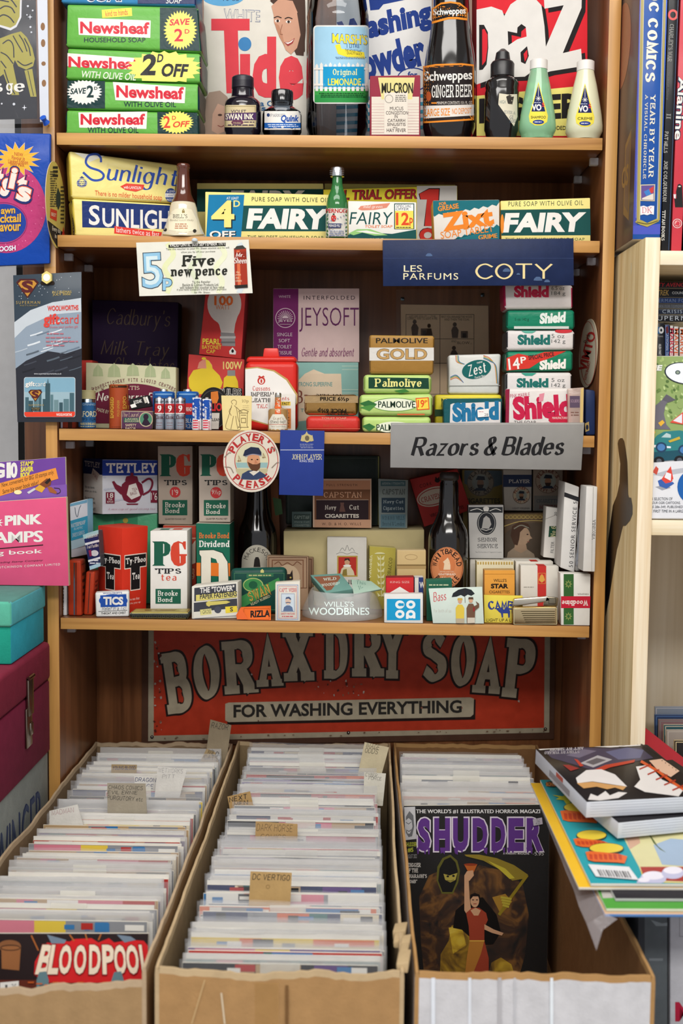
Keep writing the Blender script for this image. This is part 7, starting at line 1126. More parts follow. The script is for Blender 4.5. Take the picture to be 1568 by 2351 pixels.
b.p([(108, 882), (110, 868), (112, 882)], '#43626c'); b.t('gift', 58, 876, 80, 890, W_, w=.03); b.t('card', 81, 876, 104, 887, W_, w=-.004); shield_mark(b, 81, 908, 32); b.r(72, 935, 92, 943, '#1d2a33'); b.t('IN CINEMAS', 73, 936, 91, 939, '#b39a5a'); b.t('JULY 2006', 74, 940, 90, 943, '#b39a5a'); b.t('SUPERMAN', 66, 928, 100, 932, '#b39a5a', sp=1.3)
b.p([(56, 946), (172, 945), (172, 952), (168, 957), (60, 957), (56, 952)], '#e0432c'); b.t('WOOLWORTHS', 129, 949, 165, 955, W_, w=.02)
p = k.part('hexagon_pin', 'yellow hexagon pin with a white centre'); b = Art(p, Plane(k.q[0], k.N), .004); c = k.q[0]
hx = [(107+13*math.cos(R(60*i+30)), 637+15*math.sin(R(60*i+30))) for i in range(6)]; hq = [on(x, y, c+k.N*.006, k.N) for x, y in hx]; n_ = 6
p.add(hq+[v-k.N*.0055 for v in hq], [tuple(range(6))[::-1]]+[tuple(range(6, 12))]+[(i, (i+1) % 6, (i+1) % 6+6, i+6) for i in range(6)], M('#e3d27a', 'h')); b.l = .0063; b.e(107, 637, 8, 8.5, M('#f2f1ec', 'h')); 
k.a.r(93, 645, 125, 654, '#2a1d14', rad=4)
# stamp saver books on the teal carton
TB = 1.2392
bq = [at(-70, 1066, -.028), at(150, 1049, -.028), atz(156, -.028, TB+.003), atz(-66, -.028, TB+.003)]
k = Blk('stamp_book', 'purple BIG 10 stamp saver book behind the pink one', 'book', bq, .006, ['#6a3f94', '#d9cfb4', '#d9cfb4'], .0006); a = k.a
a.p([(-70, 1130), (153, 1112), (154, 1150), (-68, 1160)], '#7d55a8')
for ch, x0, x1 in (('G', -14, 11), ('1', 15, 25), ('0', 24, 40)): a.t(ch, x0, 1062 if ch != 'G' else 1064, x1, 1098, W_, w=.05, skew=-1)
for i, t in enumerate(('STAMP', 'SAVER', 'BOOK')): a.t(t, 47, 1060+i*13-i*.5, 77 if i < 2 else 70, 1071+i*13, '#e6d94a', w=.05, skew=-2)
a.p([(-70, 1128), (128, 1074), (134, 1099), (-64, 1158)], '#e6923c'); a.t('New, convenient, for BIG 10 stamps only.', 4, 1109, 124, 1122, '#2a1a1c', w=.0, skew=-31); a.t('Same big saver book value!', 6, 1124, 88, 1137, '#2a1a1c', w=.0, skew=-22)
a.p([(78, 1123), (94, 1110), (104, 1120), (96, 1131)], '#d9a53c'); a.p([(62, 1130), (79, 1120), (82, 1124), (66, 1134)], '#c9ccd2'); a.p([(90, 1112), (108, 1098), (118, 1104), (116, 1114), (104, 1120)], '#7d4426'); a.p([(102, 1108), (114, 1097), (117, 1103), (108, 1112)], '#2a211e'); a.p([(108, 1117), (118, 1118), (131, 1130), (128, 1134), (114, 1130)], '#9a5a30'); a.ln([(124, 1120), (136, 1122), (138, 1130), (130, 1134)], 1.5, '#33232a', True); a.e(41, 1130, 9, 5, '#efe6b0')
pq = [at(-70, 1156, -.042), at(152, 1141, -.042), atz(158, -.042, TB+.0005), atz(-68, -.042, TB+.0005)]
k = Blk('stamp_book', 'pink stamps saving book standing on the teal carton', 'book', pq, .010, ['#d9547d', '#d8c6a0', '#d8c6a0'], .0008); a = k.a
a.star(-6, 1200, 14, 14, 10, W_, .45); a.t('PINK', 11, 1184, 97, 1207, W_, w=.05, skew=-4); a.t('STAMPS', -64, 1224, 99, 1250, W_, w=.05, skew=-6); a.p([(-70, 1264), (99, 1250), (99, 1252.5), (-70, 1266.5)], '#3a2026'); a.t('saving book', -78, 1268, 97, 1281, W_, w=.01, skew=-8); a.t('Leading Trading Stamp Company', -46, 1292, 99, 1297, '#4a2632', sh=.25, skew=-8, w=.0); a.t('S. HUTCHINSON COMPANY LIMITED', -20, 1301, 138, 1306, W_, w=.0, sp=1.3, skew=-8)
for i in range(7): a.l += 0
# teal carton, maroon case, white camera carton: seen on the sides that face the shelves' right
def sidebox(name, label, cat, x, y0, y1, z0, z1, w, cols, bev, kind='c', crumple=0, cuts=0, seg=2):
    q = [V((x, y0, z1)), V((x, y1, z1)), V((x, y1, z0)), V((x, y0, z0))]
    return Blk(name, label, cat, q, V((-w, 0, 0)), cols, bev, kind, crumple=crumple, cuts=cuts, seg=seg)
CS = k = sidebox('hard_case', 'maroon cloth-covered case with a metal latch left of the bookcase', 'case', -.397, -.46, -.012, .9935, 1.098, .32, ['#7d2340', '#6d1d37', '#7d2340'], .003)
p = k.part('lid'); p.block([V((-.3955, -.462, 1.1545)), V((-.3955, -.010, 1.1545)), V((-.3955, -.010, 1.0985)), V((-.3955, -.462, 1.0985))], V((-.323, 0, 0)), [M('#86283f', 'c')], .007, 3)
LM = M('#8a7f72', 'm'); g = k.part('latch', 'worn metal latch')
def lq(y0, y1, z0, z1, x): return [V((x, y0, z1)), V((x, y1, z1)), V((x, y1, z0)), V((x, y0, z0))]
def latch(ym):
    global g
    g.block(lq(ym-.012, ym+.012, 1.075, 1.128, -.3915), V((-.0045, 0, 0)), [LM], .0012); g.block(lq(ym-.016, ym+.010, 1.032, 1.086, -.3935), V((-.0035, 0, 0)), [LM], .001); g.block(lq(ym-.002, ym+.010, 1.046, 1.064, -.3915), V((-.004, 0, 0)), [LM], .002); g.tube([V((-.392, ym-.012, 1.127)), V((-.392, ym+.012, 1.127))], .0028, LM)
latch(-.125); g = k.part('latch', 'worn metal latch'); latch(-.36)
k = sidebox('carton', 'white instant camera carton lettered SWINGER under the maroon case', 'box', -.4, -.46, -.014, .6596, .9928, .30, ['#8d938f', '#80857f', '#9aa09c'], .002, 'c'); s = Art(k.mb, Face((-.4, -.46, .9928), (-.4, -.014, .9928), (-.4, -.46, .6596), 446, 333))
s.t('SWINGER', 170, 40, 408, 118, '#3a4668', w=.0, sh=0); s.t('SWINGER', 173, 43, 411, 121, '#55607d', w=-.012); s.t('camera outfit', 300, 130, 400, 146, '#5f6a74', 'k', 1.8, sh=.2)
k = sidebox('carton', 'teal cardboard box with a sagging lid on top of the maroon case', 'box', -.402, -.180, -.02, 1.1552, 1.222, .24, ['#33adc2', '#1d9a83', '#33adc2'], .003, 'c')
p = k.part('lid', 'paler teal lid'); p.block([V((-.4, -.184, 1.2388)), V((-.4, -.017, 1.2388)), V((-.4, -.017, 1.205)), V((-.4, -.184, 1.205))], V((-.244, 0, 0)), [M('#5cbcc6', 'c'), M('#5ab59a', 'c'), M('#5a8f86', 'c')], .004, 3)
# ---------------------------------------------------------------- the comics in the three boxes
rn = random.Random(21)
BAG0 = film('thin_bag', (.75, .77, .8), .10, .07); BAG = film('comic_bag', (.60, .60, .61), .24, .08); BAG2 = film('cloudy_bag', (.70, .69, .68), .42, .10)
PAPER, BOARD = '#d8d3c6', '#e3e0d8'
KINDS = [('white', '#dcd9d2'), ('white', '#e4e2dc'), ('dark', '#26262b'), ('navy', '#1f2c58'), ('red', '#b0332f'), ('cream', '#dccfb2'), ('blue', '#3d78ad'), ('teal', '#1d6a66'), ('orange', '#d4672f'), ('purple', '#5a3a7d'), ('grey', '#8d8f93'), ('tan', '#b59a76'), ('yellow', '#dcc04a'), ('pink', '#cf7d8d')]
def comic(w, h, t, col, board, bag, flap, seed):
    """one bagged comic standing upright: cover, pages, backing board; the bag with its taped flap is a part"""
    r = random.Random(seed); o = V((0, 0, 0)); mb = MB()
    q = [V((-w/2, 0, h)), V((w/2, 0, h)), V((w/2, 0, 0)), V((-w/2, 0, 0))]
    mb.block(q, V((0, t, 0)), [M(col, 'g'), M(PAPER), M(PAPER), M(PAPER)], .0004, 1)
    a = Art(mb, Face(q[0], q[1], q[3], 100, 150), kind='g')
    x = 0
    for i in range(r.randint(2, 5)):                              # blocks of the cover's masthead
        x0 = r.uniform(2, 80); a.r(x0, .5, min(98, x0+r.uniform(8, 40)), r.uniform(4, 16), r.choice([c for _, c in KINDS]))
    for i in range(r.randint(3, 7)): x0 = r.uniform(2, 90); a.r(x0, r.uniform(.4, 3), min(99, x0+r.uniform(3, 12)), r.uniform(4, 9), r.choice(['#e3e0d8', '#1c1c20', '#b0332f', '#3d78ad']))
    if board: mb.block([p+V((0, t+.0006, (.004 if p.z > 0 else 0))) for p in q], V((0, .0008, 0)), [M(BOARD)], 0)
    ob = mb.build('comic', None, o)
    if bag:
        g = MB(); e = .0028; top = h+flap
        gq = [V((-w/2-e, -.0005, top)), V((w/2+e, -.0005, top)), V((w/2+e, -.0005, -.0)), V((-w/2-e, -.0005, -.0))]
        n = 10; vs = []; fs = []
        for i in range(n+1):
            u = i/n; xx = -w/2-e+(w+2*e)*u; wv = NZ.noise(V((u*5, seed, 0)))*.0016; wz = NZ.noise(V((u*3, seed, 4)))*.002
            vs += [(xx, -.0006+wv*.2, 0), (xx, -.0006+wv*.4, h), (xx, t*.4+wv, top+wz), (xx, t+.0016+wv*.4, h), (xx, t+.0016, 0)]
        for i in range(n):
            for j in range(4): fs.append((i*5+j, i*5+j+1, i*5+j+6, i*5+j+5))
        g.add(vs, fs, bag); b = g.build('bag', ob)
        if r.random() < .4:
            s = MB(); s.block([V((-.02, -.0012, h+flap*.5)), V((.02, -.0012, h+flap*.5)), V((.02, -.0012, h-.012)), V((-.02, -.0012, h-.012))], V((0, .0002, 0)), [film('tape', (.9, .88, .8), .4)]); s.build('tape', ob)
    return ob
PROTO = {}; CARDS = []
def proto(i, w):
    v = rn.randrange(3); key = (i, w, v)
    if key not in PROTO:
        n, c = KINDS[i]; PROTO[key] = [comic(w, .258, rn.choice((.0012, .0017, .0022)), c, rn.random() < .3, (None, BAG0, BAG, BAG2)[rn.choice((0, 0, 1, 1, 1, 2, 3))], rn.choice((.003, .005, .008, .012)), i*7+int(w*1000)+v*131), False]
    return PROTO[key]
def put_comic(i, w, loc, lean, yaw, label, group, sz=1.0):
    p = proto(i, w); o = p[0]
    if p[1]:
        o = o.copy(); COL.objects.link(o)
        for ch in p[0].children:
            c = ch.copy(); COL.objects.link(c); c.parent = o
    p[1] = True
    o.location = loc; o.rotation_euler = (lean, 0, yaw); o.scale = (1, 1, sz); bg = any(c.name.startswith('bag') for c in p[0].children)
    tag(o, ('bagged ' if bg else '')+'comic '+label, 'comic', ('bagged ' if bg else '')+group)
    return o
def fill(y0, y1, xc, w, name, group, dens, mix, ztop, leanr):
    y = y0
    while y < y1:
        n = rn.choice(mix); i = rn.choice([j for j, k in enumerate(KINDS) if k[0] == n]); st = rn.uniform(*dens)
        if not any(c-.0062 < y < c+.0035 for c in CARDS):
            lean = -rn.uniform(*leanr); sz = (ztop(y)+rn.uniform(-.006, .005)-BOT-.005)/.258
            put_comic(i, w, V((xc(y)+rn.uniform(-.004, .004), y-math.tan(-lean)*.27, BOT+.0049)), lean, rn.uniform(-.003, .003), 'with %s %s cover edge standing in the %s' % ('an' if n[0] in 'aeiou' else 'a', n, name), '%s edged comics in the %s' % (n, name), sz)
        y += st
# ---- the two comics that show their covers
def cover_block(name, label, q, cols):
    return Blk(name, label, name, q, .0045, cols, .0005, 'p')
k = cover_block('comic', 'red and black BLOODPOOL comic at the front of the left box', [at(-60, 2143, -.500), at(341, 2143, -.500), at(341, 2143, -.500)+V((0, -.060, -.262)), at(-60, 2143, -.500)+V((0, -.060, -.262))], ['#1d0f10', PAPER]); a = k.a
a.p([(-60, 2250), (372, 2250), (372, 2420), (-60, 2420)], '#5a2416'); a.p([(80, 2208), (90, 2190), (100, 2178), (108, 2164), (124, 2166), (132, 2158), (160, 2162), (170, 2156), (210, 2154), (226, 2164), (250, 2154), (262, 2164), (300, 2158), (330, 2160), (346, 2172), (348, 2186), (338, 2194), (344, 2232), (330, 2256), (100, 2256), (78, 2236)], '#c91f22')
a.p([(340, 2200), (366, 2176), (371, 2182), (346, 2216)], '#120c0c'); a.e(22, 2172, 26, 14, '#7d5030'); a.p([(3, 2172), (48, 2172), (44, 2228), (4, 2224)], '#8d5a34'); a.ring(24, 2176, 22, 6, 2, '#2a1812'); 
for x0, y0, x1, y1 in ((72, 2148, 88, 2182), (160, 2146, 170, 2160), (196, 2144, 200, 2158), (232, 2144, 226, 2158), (120, 2150, 140, 2162)): a.ln([(x0, y0), (x1, y1)], 3, '#a8602a')
a.p([(108, 2146), (130, 2152), (152, 2158), (148, 2166), (118, 2166)], '#6d7d8d'); a.p([(268, 2146), (300, 2150), (312, 2158), (286, 2164)], '#6d7d8d')
for i, (ch, x0, x1) in enumerate((('B', 80, 122), ('L', 108, 134), ('O', 136, 164), ('O', 170, 198), ('D', 204, 231), ('P', 234, 262), ('O', 262, 290), ('O', 290, 318), ('L', 318, 346))):
    sk = (4.5-i)*.085
    a.t(ch, x0-2, 2167, x1+2, 2240, '#7a1016', w=.055, sh=sk); a.t(ch, x0, 2169, x1, 2237, '#e6d5bd', w=.035, sh=sk)
for x in (96, 268): a.p([(x-12, 2250), (x-6, 2232), (x+10, 2230), (x+16, 2250), (x+14, 2282), (x-12, 2286)], '#5f7d85'); a.p([(x-6, 2262), (x+4, 2260), (x+2, 2284), (x-6, 2286)], '#33444d')
for i in range(14): a.r(64+i*19, 2254+(i % 3)*3, 78+i*19, 2257+(i % 3)*3, '#c05a24'); a.l -= a.step*.7
a.p([(0, 2256), (43, 2252), (43, 2280), (0, 2284)], '#dcdad4'); a.t('1', 12, 2261, 17, 2276, '#444', w=.0); a.t('25', 26, 2259, 38, 2272, '#666', w=.0); a.p([(44, 2268), (56, 2274), (50, 2286), (44, 2284)], '#d98a2a')
MQ = [at(927, 1850, -.045), at(1262, 1847, -.045)]; dn = V((0, -.012, -.252)); k = cover_block('magazine', 'black SHUDDER horror magazine facing out of the right-hand box', [MQ[0], MQ[1], MQ[1]+dn, MQ[0]+dn], ['#14110f', PAPER]); a = k.a
a.p([(928, 1853), (953, 1852), (956, 1926), (930, 1929)], '#c9cacc'); a.p([(931, 1900), (932, 1875), (940, 1862), (949, 1872), (951, 1898), (946, 1920), (938, 1922), (932, 1912)], '#6d6f72'); a.p([(930, 1898), (931, 1884), (938, 1878), (945, 1884), (947, 1898), (941, 1914), (936, 1914)], '#c9cacc'); a.ln([(932, 1888), (938, 1892), (944, 1887)], 1.2, '#3a3a3c'); a.ln([(934, 1906), (939, 1909), (944, 1905)], 1.4, '#3a3a3c')
a.t("THE WORLD'S #1 ILLUSTRATED HORROR MAGAZI", 955, 1858, 1240, 1868, '#e3e1df', w=.03)
XS = [(956, 991), (994, 1036), (1037, 1078), (1082, 1122), (1125, 1163), (1164, 1205), (1206, 1250)]
for o, c, w in ((3.2, '#dcd3de', .075), (0, '#5c2d83', .06)):
    for ch, (x0, x1) in zip('SHUDDER', XS): a.t(ch, x0-o+3, 1875-o+3, x1+o-3, 1957+o-3, c, w=w); a.l -= a.step*.9
    a.l += a.step
rr = random.Random(5)
for x0, x1 in XS:
    for i in range(3): x = rr.uniform(x0+3, x1-5); a.p([(x-3, 1946), (x+3, 1946), (x+1.4, 1957+rr.uniform(0, 6)), (x-1.2, 1957+rr.uniform(0, 5))], '#5c2d83'); a.l -= a.step*.9
a.l += a.step*2
a.t('SHUDDER', 931, 1934, 957, 1944, '#b7bd3a', w=.02, skew=-1); a.t('#5', 936, 1946, 949, 1957, '#b7bd3a', w=.03); a.t('AUGUST 2022', 932, 1962, 957, 1971, '#a9a8a6', w=-.005, skew=-1); a.t('A WARRANT MAGAZINE', 1155, 1957, 1215, 1962, '#d9d6d2', w=.01); a.t('$5.95', 1223, 1956, 1248, 1964, '#d9d6d2', 's', 3)
for i, t in enumerate(('"DIGGER', 'OF THE', "PHARAOH'S", 'TOMB"')): a.t(t, 934, 1981+i*12.4, (966, 960, 980, 958)[i], 1991+i*12.4, '#d9d4cc', 's', 4.2)
def painted(name, *cs):
    m, nt, b = newmat(name); tc = nd(nt, 'ShaderNodeTexCoord'); n = nd(nt, 'ShaderNodeTexNoise', Scale=26.0, Detail=6.0, Distortion=1.6); nt.links.new(tc.outputs['Object'], n.inputs['Vector']); cr = nd(nt, 'ShaderNodeValToRGB'); nt.links.new(n.outputs[0], cr.inputs[0]); b.inputs['Specular IOR Level'].default_value = .18; b.inputs['Roughness'].default_value = .6
    for e, c, p in zip(cr.color_ramp.elements, (cs[0], cs[-1]), (.33, .68)): e.color = lin(c)+(1,); e.position = p
    for c, p in zip(cs[1:-1], (.5,)): cr.color_ramp.elements.new(p).color = lin(c)+(1,)
    nt.links.new(cr.outputs[0], b.inputs['Base Color']); return m
G1, G2, G3 = painted('ink_gold', '#4a3210', '#94721a', '#c2a02a'), '#7a4a1a', painted('ink_bright_gold', '#8d6a16', '#c9a82a', '#d9c04a'); GD1 = painted('ink_smoke', '#14110f', '#3a2415', '#7a5222')
a.p([(962, 2060), (985, 2010), (1030, 1990), (1064, 2010), (1100, 1986), (1160, 2000), (1200, 2030), (1214, 2100), (1206, 2190), (1190, 2262), (975, 2262), (966, 2160)], GD1)
a.p([(1010, 2240), (1012, 2170), (1024, 2130), (1050, 2120), (1080, 2150), (1090, 2250)], G1); a.p([(1000, 2050), (1030, 2030), (1044, 2080), (1030, 2160), (1006, 2200), (1002, 2130)], GD1); a.p([(1096, 2020), (1150, 2040), (1180, 2090), (1200, 2080), (1196, 2150), (1170, 2200), (1140, 2240), (1110, 2200), (1100, 2110)], GD1); a.p([(1120, 2240), (1128, 2210), (1150, 2198), (1174, 2214), (1184, 2246)], G1); a.p([(1030, 2130), (1060, 2124), (1070, 2170), (1040, 2190)], G3); a.p([(1130, 2060), (1160, 2052), (1176, 2070), (1150, 2100)], '#a37a24')
a.p([(1002, 2020), (1004, 1990), (1016, 1970), (1034, 1962), (1050, 1976), (1056, 2000), (1052, 2026), (1040, 2052), (1014, 2052)], '#5d5a1e'); a.p([(1006, 2022), (1009, 1994), (1020, 1974), (1034, 1968), (1046, 1980), (1051, 2000), (1048, 2024), (1038, 2048), (1016, 2048)], '#0f0d0c'); a.p([(1018, 2006), (1032, 2010), (1050, 2004), (1046, 2020), (1034, 2026), (1022, 2020)], '#a89a44'); a.e(1028, 2012, 3, 2.4, '#0f0d0c'); a.e(1041, 2011, 3, 2.4, '#0f0d0c'); a.ln([(1026, 2021), (1034, 2023), (1042, 2020)], 1, '#0f0d0c')
a.p([(1066, 1962), (1100, 1962), (1140, 1970), (1180, 1986), (1212, 2008), (1210, 2016), (1176, 2022), (1150, 1998), (1110, 1976), (1070, 1966)], '#8d7a26'); a.p([(1120, 1976), (1160, 1994), (1182, 2016), (1170, 2018), (1146, 1996)], '#bfb03a'); a.ln([(1210, 2010), (1176, 2056), (1146, 2100)], 7, '#8d7a22'); 
for i in range(4): a.ln([(1150+i*1.5, 2060+i*6), (1174-i*2, 2064+i*6)], 5, '#b5a53a')
SKN = '#c99c78'
a.p([(1040, 2130), (1046, 2090), (1070, 2070), (1108, 2060), (1140, 2100), (1150, 2140), (1132, 2168), (1100, 2170), (1060, 2134)], '#120f0e'); a.p([(1066, 2022), (1076, 2020), (1078, 2060), (1082, 2092), (1074, 2104), (1066, 2090)], SKN); a.p([(1065, 1984), (1096, 1984), (1088, 2002), (1082, 2012), (1076, 2004)], '#b5602a'); a.e(1080, 1980+5, 15, 3, '#8d3a20'); a.p([(1066, 2010), (1072, 2000), (1086, 1998), (1088, 2010), (1078, 2022), (1066, 2024)], SKN)
a.e(1090, 2068, 10, 15, SKN); a.p([(1079, 2066), (1080, 2054), (1090, 2050), (1101, 2054), (1103, 2068), (1098, 2058), (1086, 2058)], '#1a1210'); a.ln([(1084, 2066), (1088, 2066)], 2, '#2a1a14'); a.ln([(1093, 2066), (1097, 2066)], 2, '#2a1a14'); a.ln([(1087, 2075), (1094, 2075)], 1.6, '#9a3a30'); a.p([(1070, 2096), (1084, 2084), (1100, 2084), (1116, 2096), (1120, 2112), (1112, 2130), (1112, 2160), (1122, 2200), (1122, 2250), (1066, 2250), (1072, 2200), (1078, 2160), (1076, 2126)], '#9a3f2a'); a.p([(1080, 2090), (1092, 2084), (1104, 2090), (1098, 2102), (1088, 2102)], SKN); a.p([(1112, 2122), (1134, 2134), (1156, 2142), (1152, 2148), (1130, 2142), (1112, 2134)], SKN); a.p([(1072, 2196), (1078, 2160), (1112, 2160), (1104, 2190), (1080, 2250), (1066, 2250)], '#b57a34'); a.ln([(1078, 2160), (1112, 2160)], 2.4, '#d9b04a')
p = k.part('bag', 'clear bag'); n = k.N; d = V((.001, 0, 0)); up = V((0, .0004, .007)); c = [k.q[0]-d+up, k.q[1]+d+up, k.q[2]+d, k.q[3]-d]; p.block([v+n*.0016 for v in c], V((0, .0003, 0)), [film('clear_bag', (.5, .52, .55), .012, .10)])
p = k.part('price_sticker', 'small white 26 price sticker'); b = Art(p, Plane(k.q[0], n), .0022); b.p([(1223, 1881), (1244, 1877), (1246, 1892), (1225, 1896)], '#b9b3bd'); b.t('26', 1230, 1881, 1240, 1892, '#4a4a52', 'n', 1.2, sh=.2)
# ---- hand-lettered divider cards
def card(name_, label, c, lines, col, zb=.934, ink='#2c2a2c', w=1.3, sh=.12, par=None):
    """corner pixels TL,TR,BR,BL of the part that shows; stands between the comics"""
    Y = onz((c[2][0]+c[3][0])/2, (c[2][1]+c[3][1])/2, zb).y; q = [at(x, y, Y) for x, y in c]; q[2] = q[2]+(q[2]-q[1]).normalized()*.022; q[3] = q[3]+(q[3]-q[0]).normalized()*.022
    CARDS.append(Y)
    k = Blk('divider_card', label, 'card', q, .0007, [col], 0, 'c', group='handwritten divider cards')
    for t, x0, y0, x1, y1, r in lines: k.a.t(t, x0, y0, x1, y1, ink, 'n', w, sh=sh, rot=r)
    return k
KR, KW = '#a8926d', '#dcd9d2'
card('', 'tall grey-brown divider card lettered RAZOR in the left box', [(483, 1652), (531, 1665), (521, 1738), (474, 1722)], [('RAZOR', 485, 1660, 524, 1674, 8)], '#a5967c', .936)
card('', 'small brown divider card lettered WILD CATS in the left box', [(474, 1719), (494, 1727), (501, 1747), (462, 1744)], [('WILD', 477, 1722, 502, 1735, 22), ('CATS', 468, 1733, 500, 1745, 6)], KR, .936, w=1.8)
card('', 'torn brown divider card with blue YOUNG BLOOD in the left box', [(256, 1755), (314, 1756), (313, 1784), (255, 1782)], [('YOUNG BLOOD', 259, 1758, 311, 1768, 0)], KR, .935, ink='#24386a', w=2)
card('', 'white divider card with blue DRAGONS lettering in the left box', [(308, 1782), (368, 1782), (365, 1816), (310, 1814)], [('DRAGONS', 310, 1785, 366, 1796, 2), ('LAGE', 318, 1799, 352, 1810, 3)], KW, .935, ink='#26346a', w=1.9)
card('', 'white divider card lettered WETWORKS PITT in the left box', [(362, 1760), (429, 1766), (412, 1832), (356, 1818)], [('WETWORKS', 364, 1764, 420, 1775, 3), ('PITT', 372, 1778, 402, 1787, 0)], KW, .935, ink='#8d8a8d', w=1.0)
card('', 'grey-brown divider card lettered CHAOS COMICS EVIL ERNIE PURGUTORY', [(246, 1798), (334, 1799), (338, 1879), (247, 1878)], [('CHAOS COMICS', 249, 1803, 328, 1813, 2), ('EVIL ERNIE', 247, 1815, 316, 1824, 1), ('PURGUTORY etc', 246, 1828, 328, 1838, 3)], '#a39a88', .934)
card('', 'crumpled white divider card lettered MADMAN at the left edge of its box', [(113, 1862), (178, 1847), (190, 1890), (114, 1888)], [('MADMAN', 118, 1857, 170, 1869, -9)], KW, .936, ink='#a0606a', w=1.0)
card('', 'cream divider card lettered IMAGE ODDS in the middle box', [(837, 1704), (893, 1716), (878, 1771), (824, 1766)], [('IMAGE', 841, 1707, 872, 1719, 12), ('ODDS', 838, 1718, 868, 1730, 8)], '#cbbf9f', .936)
card('', 'white divider card lettered CYBER FORCE in the middle box', [(836, 1773), (886, 1776), (882, 1817), (835, 1814)], [('CYBER', 839, 1775, 866, 1784, 6), ('FORCE', 846, 1783, 876, 1791, 4)], '#d6d2c4', .936, w=1.0)
card('', 'brown divider card lettered NEXT MEN at the left of the middle box', [(522, 1829), (574, 1817), (582, 1852), (526, 1850)], [('NEXT', 525, 1826, 568, 1839, -12), ('MEN', 536, 1838, 570, 1850, -8)], '#b08f5e', .934, w=2)
card('', 'brown divider card lettered DARK HORSE COMICS in the middle box', [(587, 1886), (683, 1892), (683, 1934), (586, 1930)], [('DARK HORSE', 589, 1892, 672, 1909, 2), ('COMICS', 598, 1915, 656, 1928, 2)], '#b59464', .934, ink='#5a4a3a', w=1.0)
k = card('', 'brown divider card lettered DC VERTIGO towards the front of the middle box', [(575, 2001), (670, 2004), (666, 2083), (571, 2081)], [('DC VERTIGO', 579, 2007, 666, 2022, 2)], '#bb9a66', .932, w=1.9); k.a.ring(615, 2036, 4, 4, 1.2, '#8d6f44')
MIXA = ['white']*5+['grey']*2+['dark', 'navy', 'teal']+['dark', 'cream', 'tan', 'navy']+['dark', 'navy', 'teal', 'orange', 'red', 'cream', 'cream', 'purple', 'tan', 'yellow']
MIXB = ['white']*2+['dark']*2+['grey', 'dark', 'dark', 'navy', 'navy', 'red', 'red', 'cream', 'cream', 'cream', 'blue', 'tan', 'orange', 'purple', 'teal', 'pink', 'yellow']
MIXC = ['white']*4+['teal', 'dark', 'red', 'dark', 'grey', 'yellow', 'pink']
fill(-.452, .196, lambda y: -.268, .190, 'left box', '', (.0054, .0078), MIXA, lambda y: RIM-.010, (.039, .040))
fill(-.546, .200, lambda y: -.022, .197, 'middle box', '', (.0053, .0072), MIXB, lambda y: RIM-.008, (.039, .040))
fill(.080, .205, lambda y: .2175, .188, 'right box', '', (.0053, .0068), MIXC, lambda y: RIM-.008, (.036, .037))
fill(-.028, .078, lambda y: .2185, .194, 'right box', '', (.0053, .0066), ['white']*9+['grey', 'orange'], lambda y: RIM-.012, (.036, .037))
# ---------------------------------------------------------------- books on the pine unit
def rbook(name, label, q, dep, cols, kind='g', cat='book', group=None, bev=.0012): return Blk(name, label, cat, q, dep, cols, bev, kind, group=group)
ZP = 1.7148
k = rbook('book', 'thick blue DC COMICS YEAR BY YEAR book standing on top of the pine upright', stand(1452, 1515.5, -90, -.102, ZP+.005, xtl=1471, xtr=1533), .25, ['#1c4f9c', '#5a463f', '#d9d2c0']); a = k.a
def LN(x0, y0, x1, y1, w, c): a.ln([(x0, y0), (x1, y1)], w, c)
a.p([(1457, -85), (1468, -85), (1462, 530), (1452, 535)], '#4149a0'); a.p([(1452, 518), (1516, 514), (1516, 538), (1452, 538)], '#4652b5'); LN(1476, -85, 1465, 512, 7, '#a39654'); LN(1479.5, -85, 1468.5, 505, 1.4, '#c9c08d'); LN(1529, -85, 1512, 505, 5, '#a39654'); LN(1525, -85, 1508.5, 505, 1.6, '#b5b8c0'); LN(1533, -85, 1517, 520, 3, '#2a5fd0'); LN(1472, -60, 1460, 500, 1.2, '#7f86cf')
a.t('DC COMICS', 1392, 67, 1606, 97, '#e4e0cd', 's', 5.2, rot=93); a.t('YEAR BY YEAR', 1402, 306, 1593, 319, '#e0dcc9', 's', 3.4, rot=91.5, sp=1.2); a.t('A VISUAL CHRONICLE', 1385, 310, 1579, 318, '#d9d5c2', 's', 3, rot=91.5, sp=1.2)
a.p([(1470, 424), (1504, 423), (1503, 462), (1470, 461)], '#c9bf9a'); a.p([(1472, 426), (1502, 425), (1501, 460), (1472, 459)], '#5d4a8d'); a.p([(1478, 440), (1490, 434), (1496, 446), (1484, 450)], '#3a78bd'); a.p([(1490, 434), (1501, 427), (1500, 442), (1494, 444)], '#c23a35'); a.p([(1474, 455), (1486, 450), (1500, 444), (1500, 459), (1474, 458)], '#d9cfc2')
a.p([(1470, 474), (1478, 472), (1486, 475), (1494, 472), (1502, 473), (1501, 493), (1494, 491), (1486, 494), (1478, 492), (1470, 494)], '#dfdfe2'); a.t('DK', 1474, 476, 1497, 489, '#c2455a', 's', 1.8)
a.p([(1458, 510), (1464, 503), (1474, 506), (1486, 512), (1498, 506), (1508, 502), (1513, 508), (1500, 514), (1486, 521), (1470, 516)], '#a89a4a'); a.ln([(1462, 510), (1486, 514), (1510, 507)], 2, '#4a4420', True)
s = k.face('L'); s.p([(76, 62), (90, 58), (90, 92), (76, 88)], '#7d5f2e'); s.p([(78, 64), (88, 61), (88, 89), (78, 85)], '#5a463f'); s.t('CS', 70, 70, 86, 78, '#8d6a2c', w=.03); s.e(60, 22, 22, 16, '#9a5f48')
k = rbook('book', "black Charley's War book standing beside the thick blue book", stand(1517.5, 1538, -90, -.104, 1.6985, xtl=1537, xtr=1562), .2, ['#16171b', '#101114', '#d9d2c0']); a = k.a
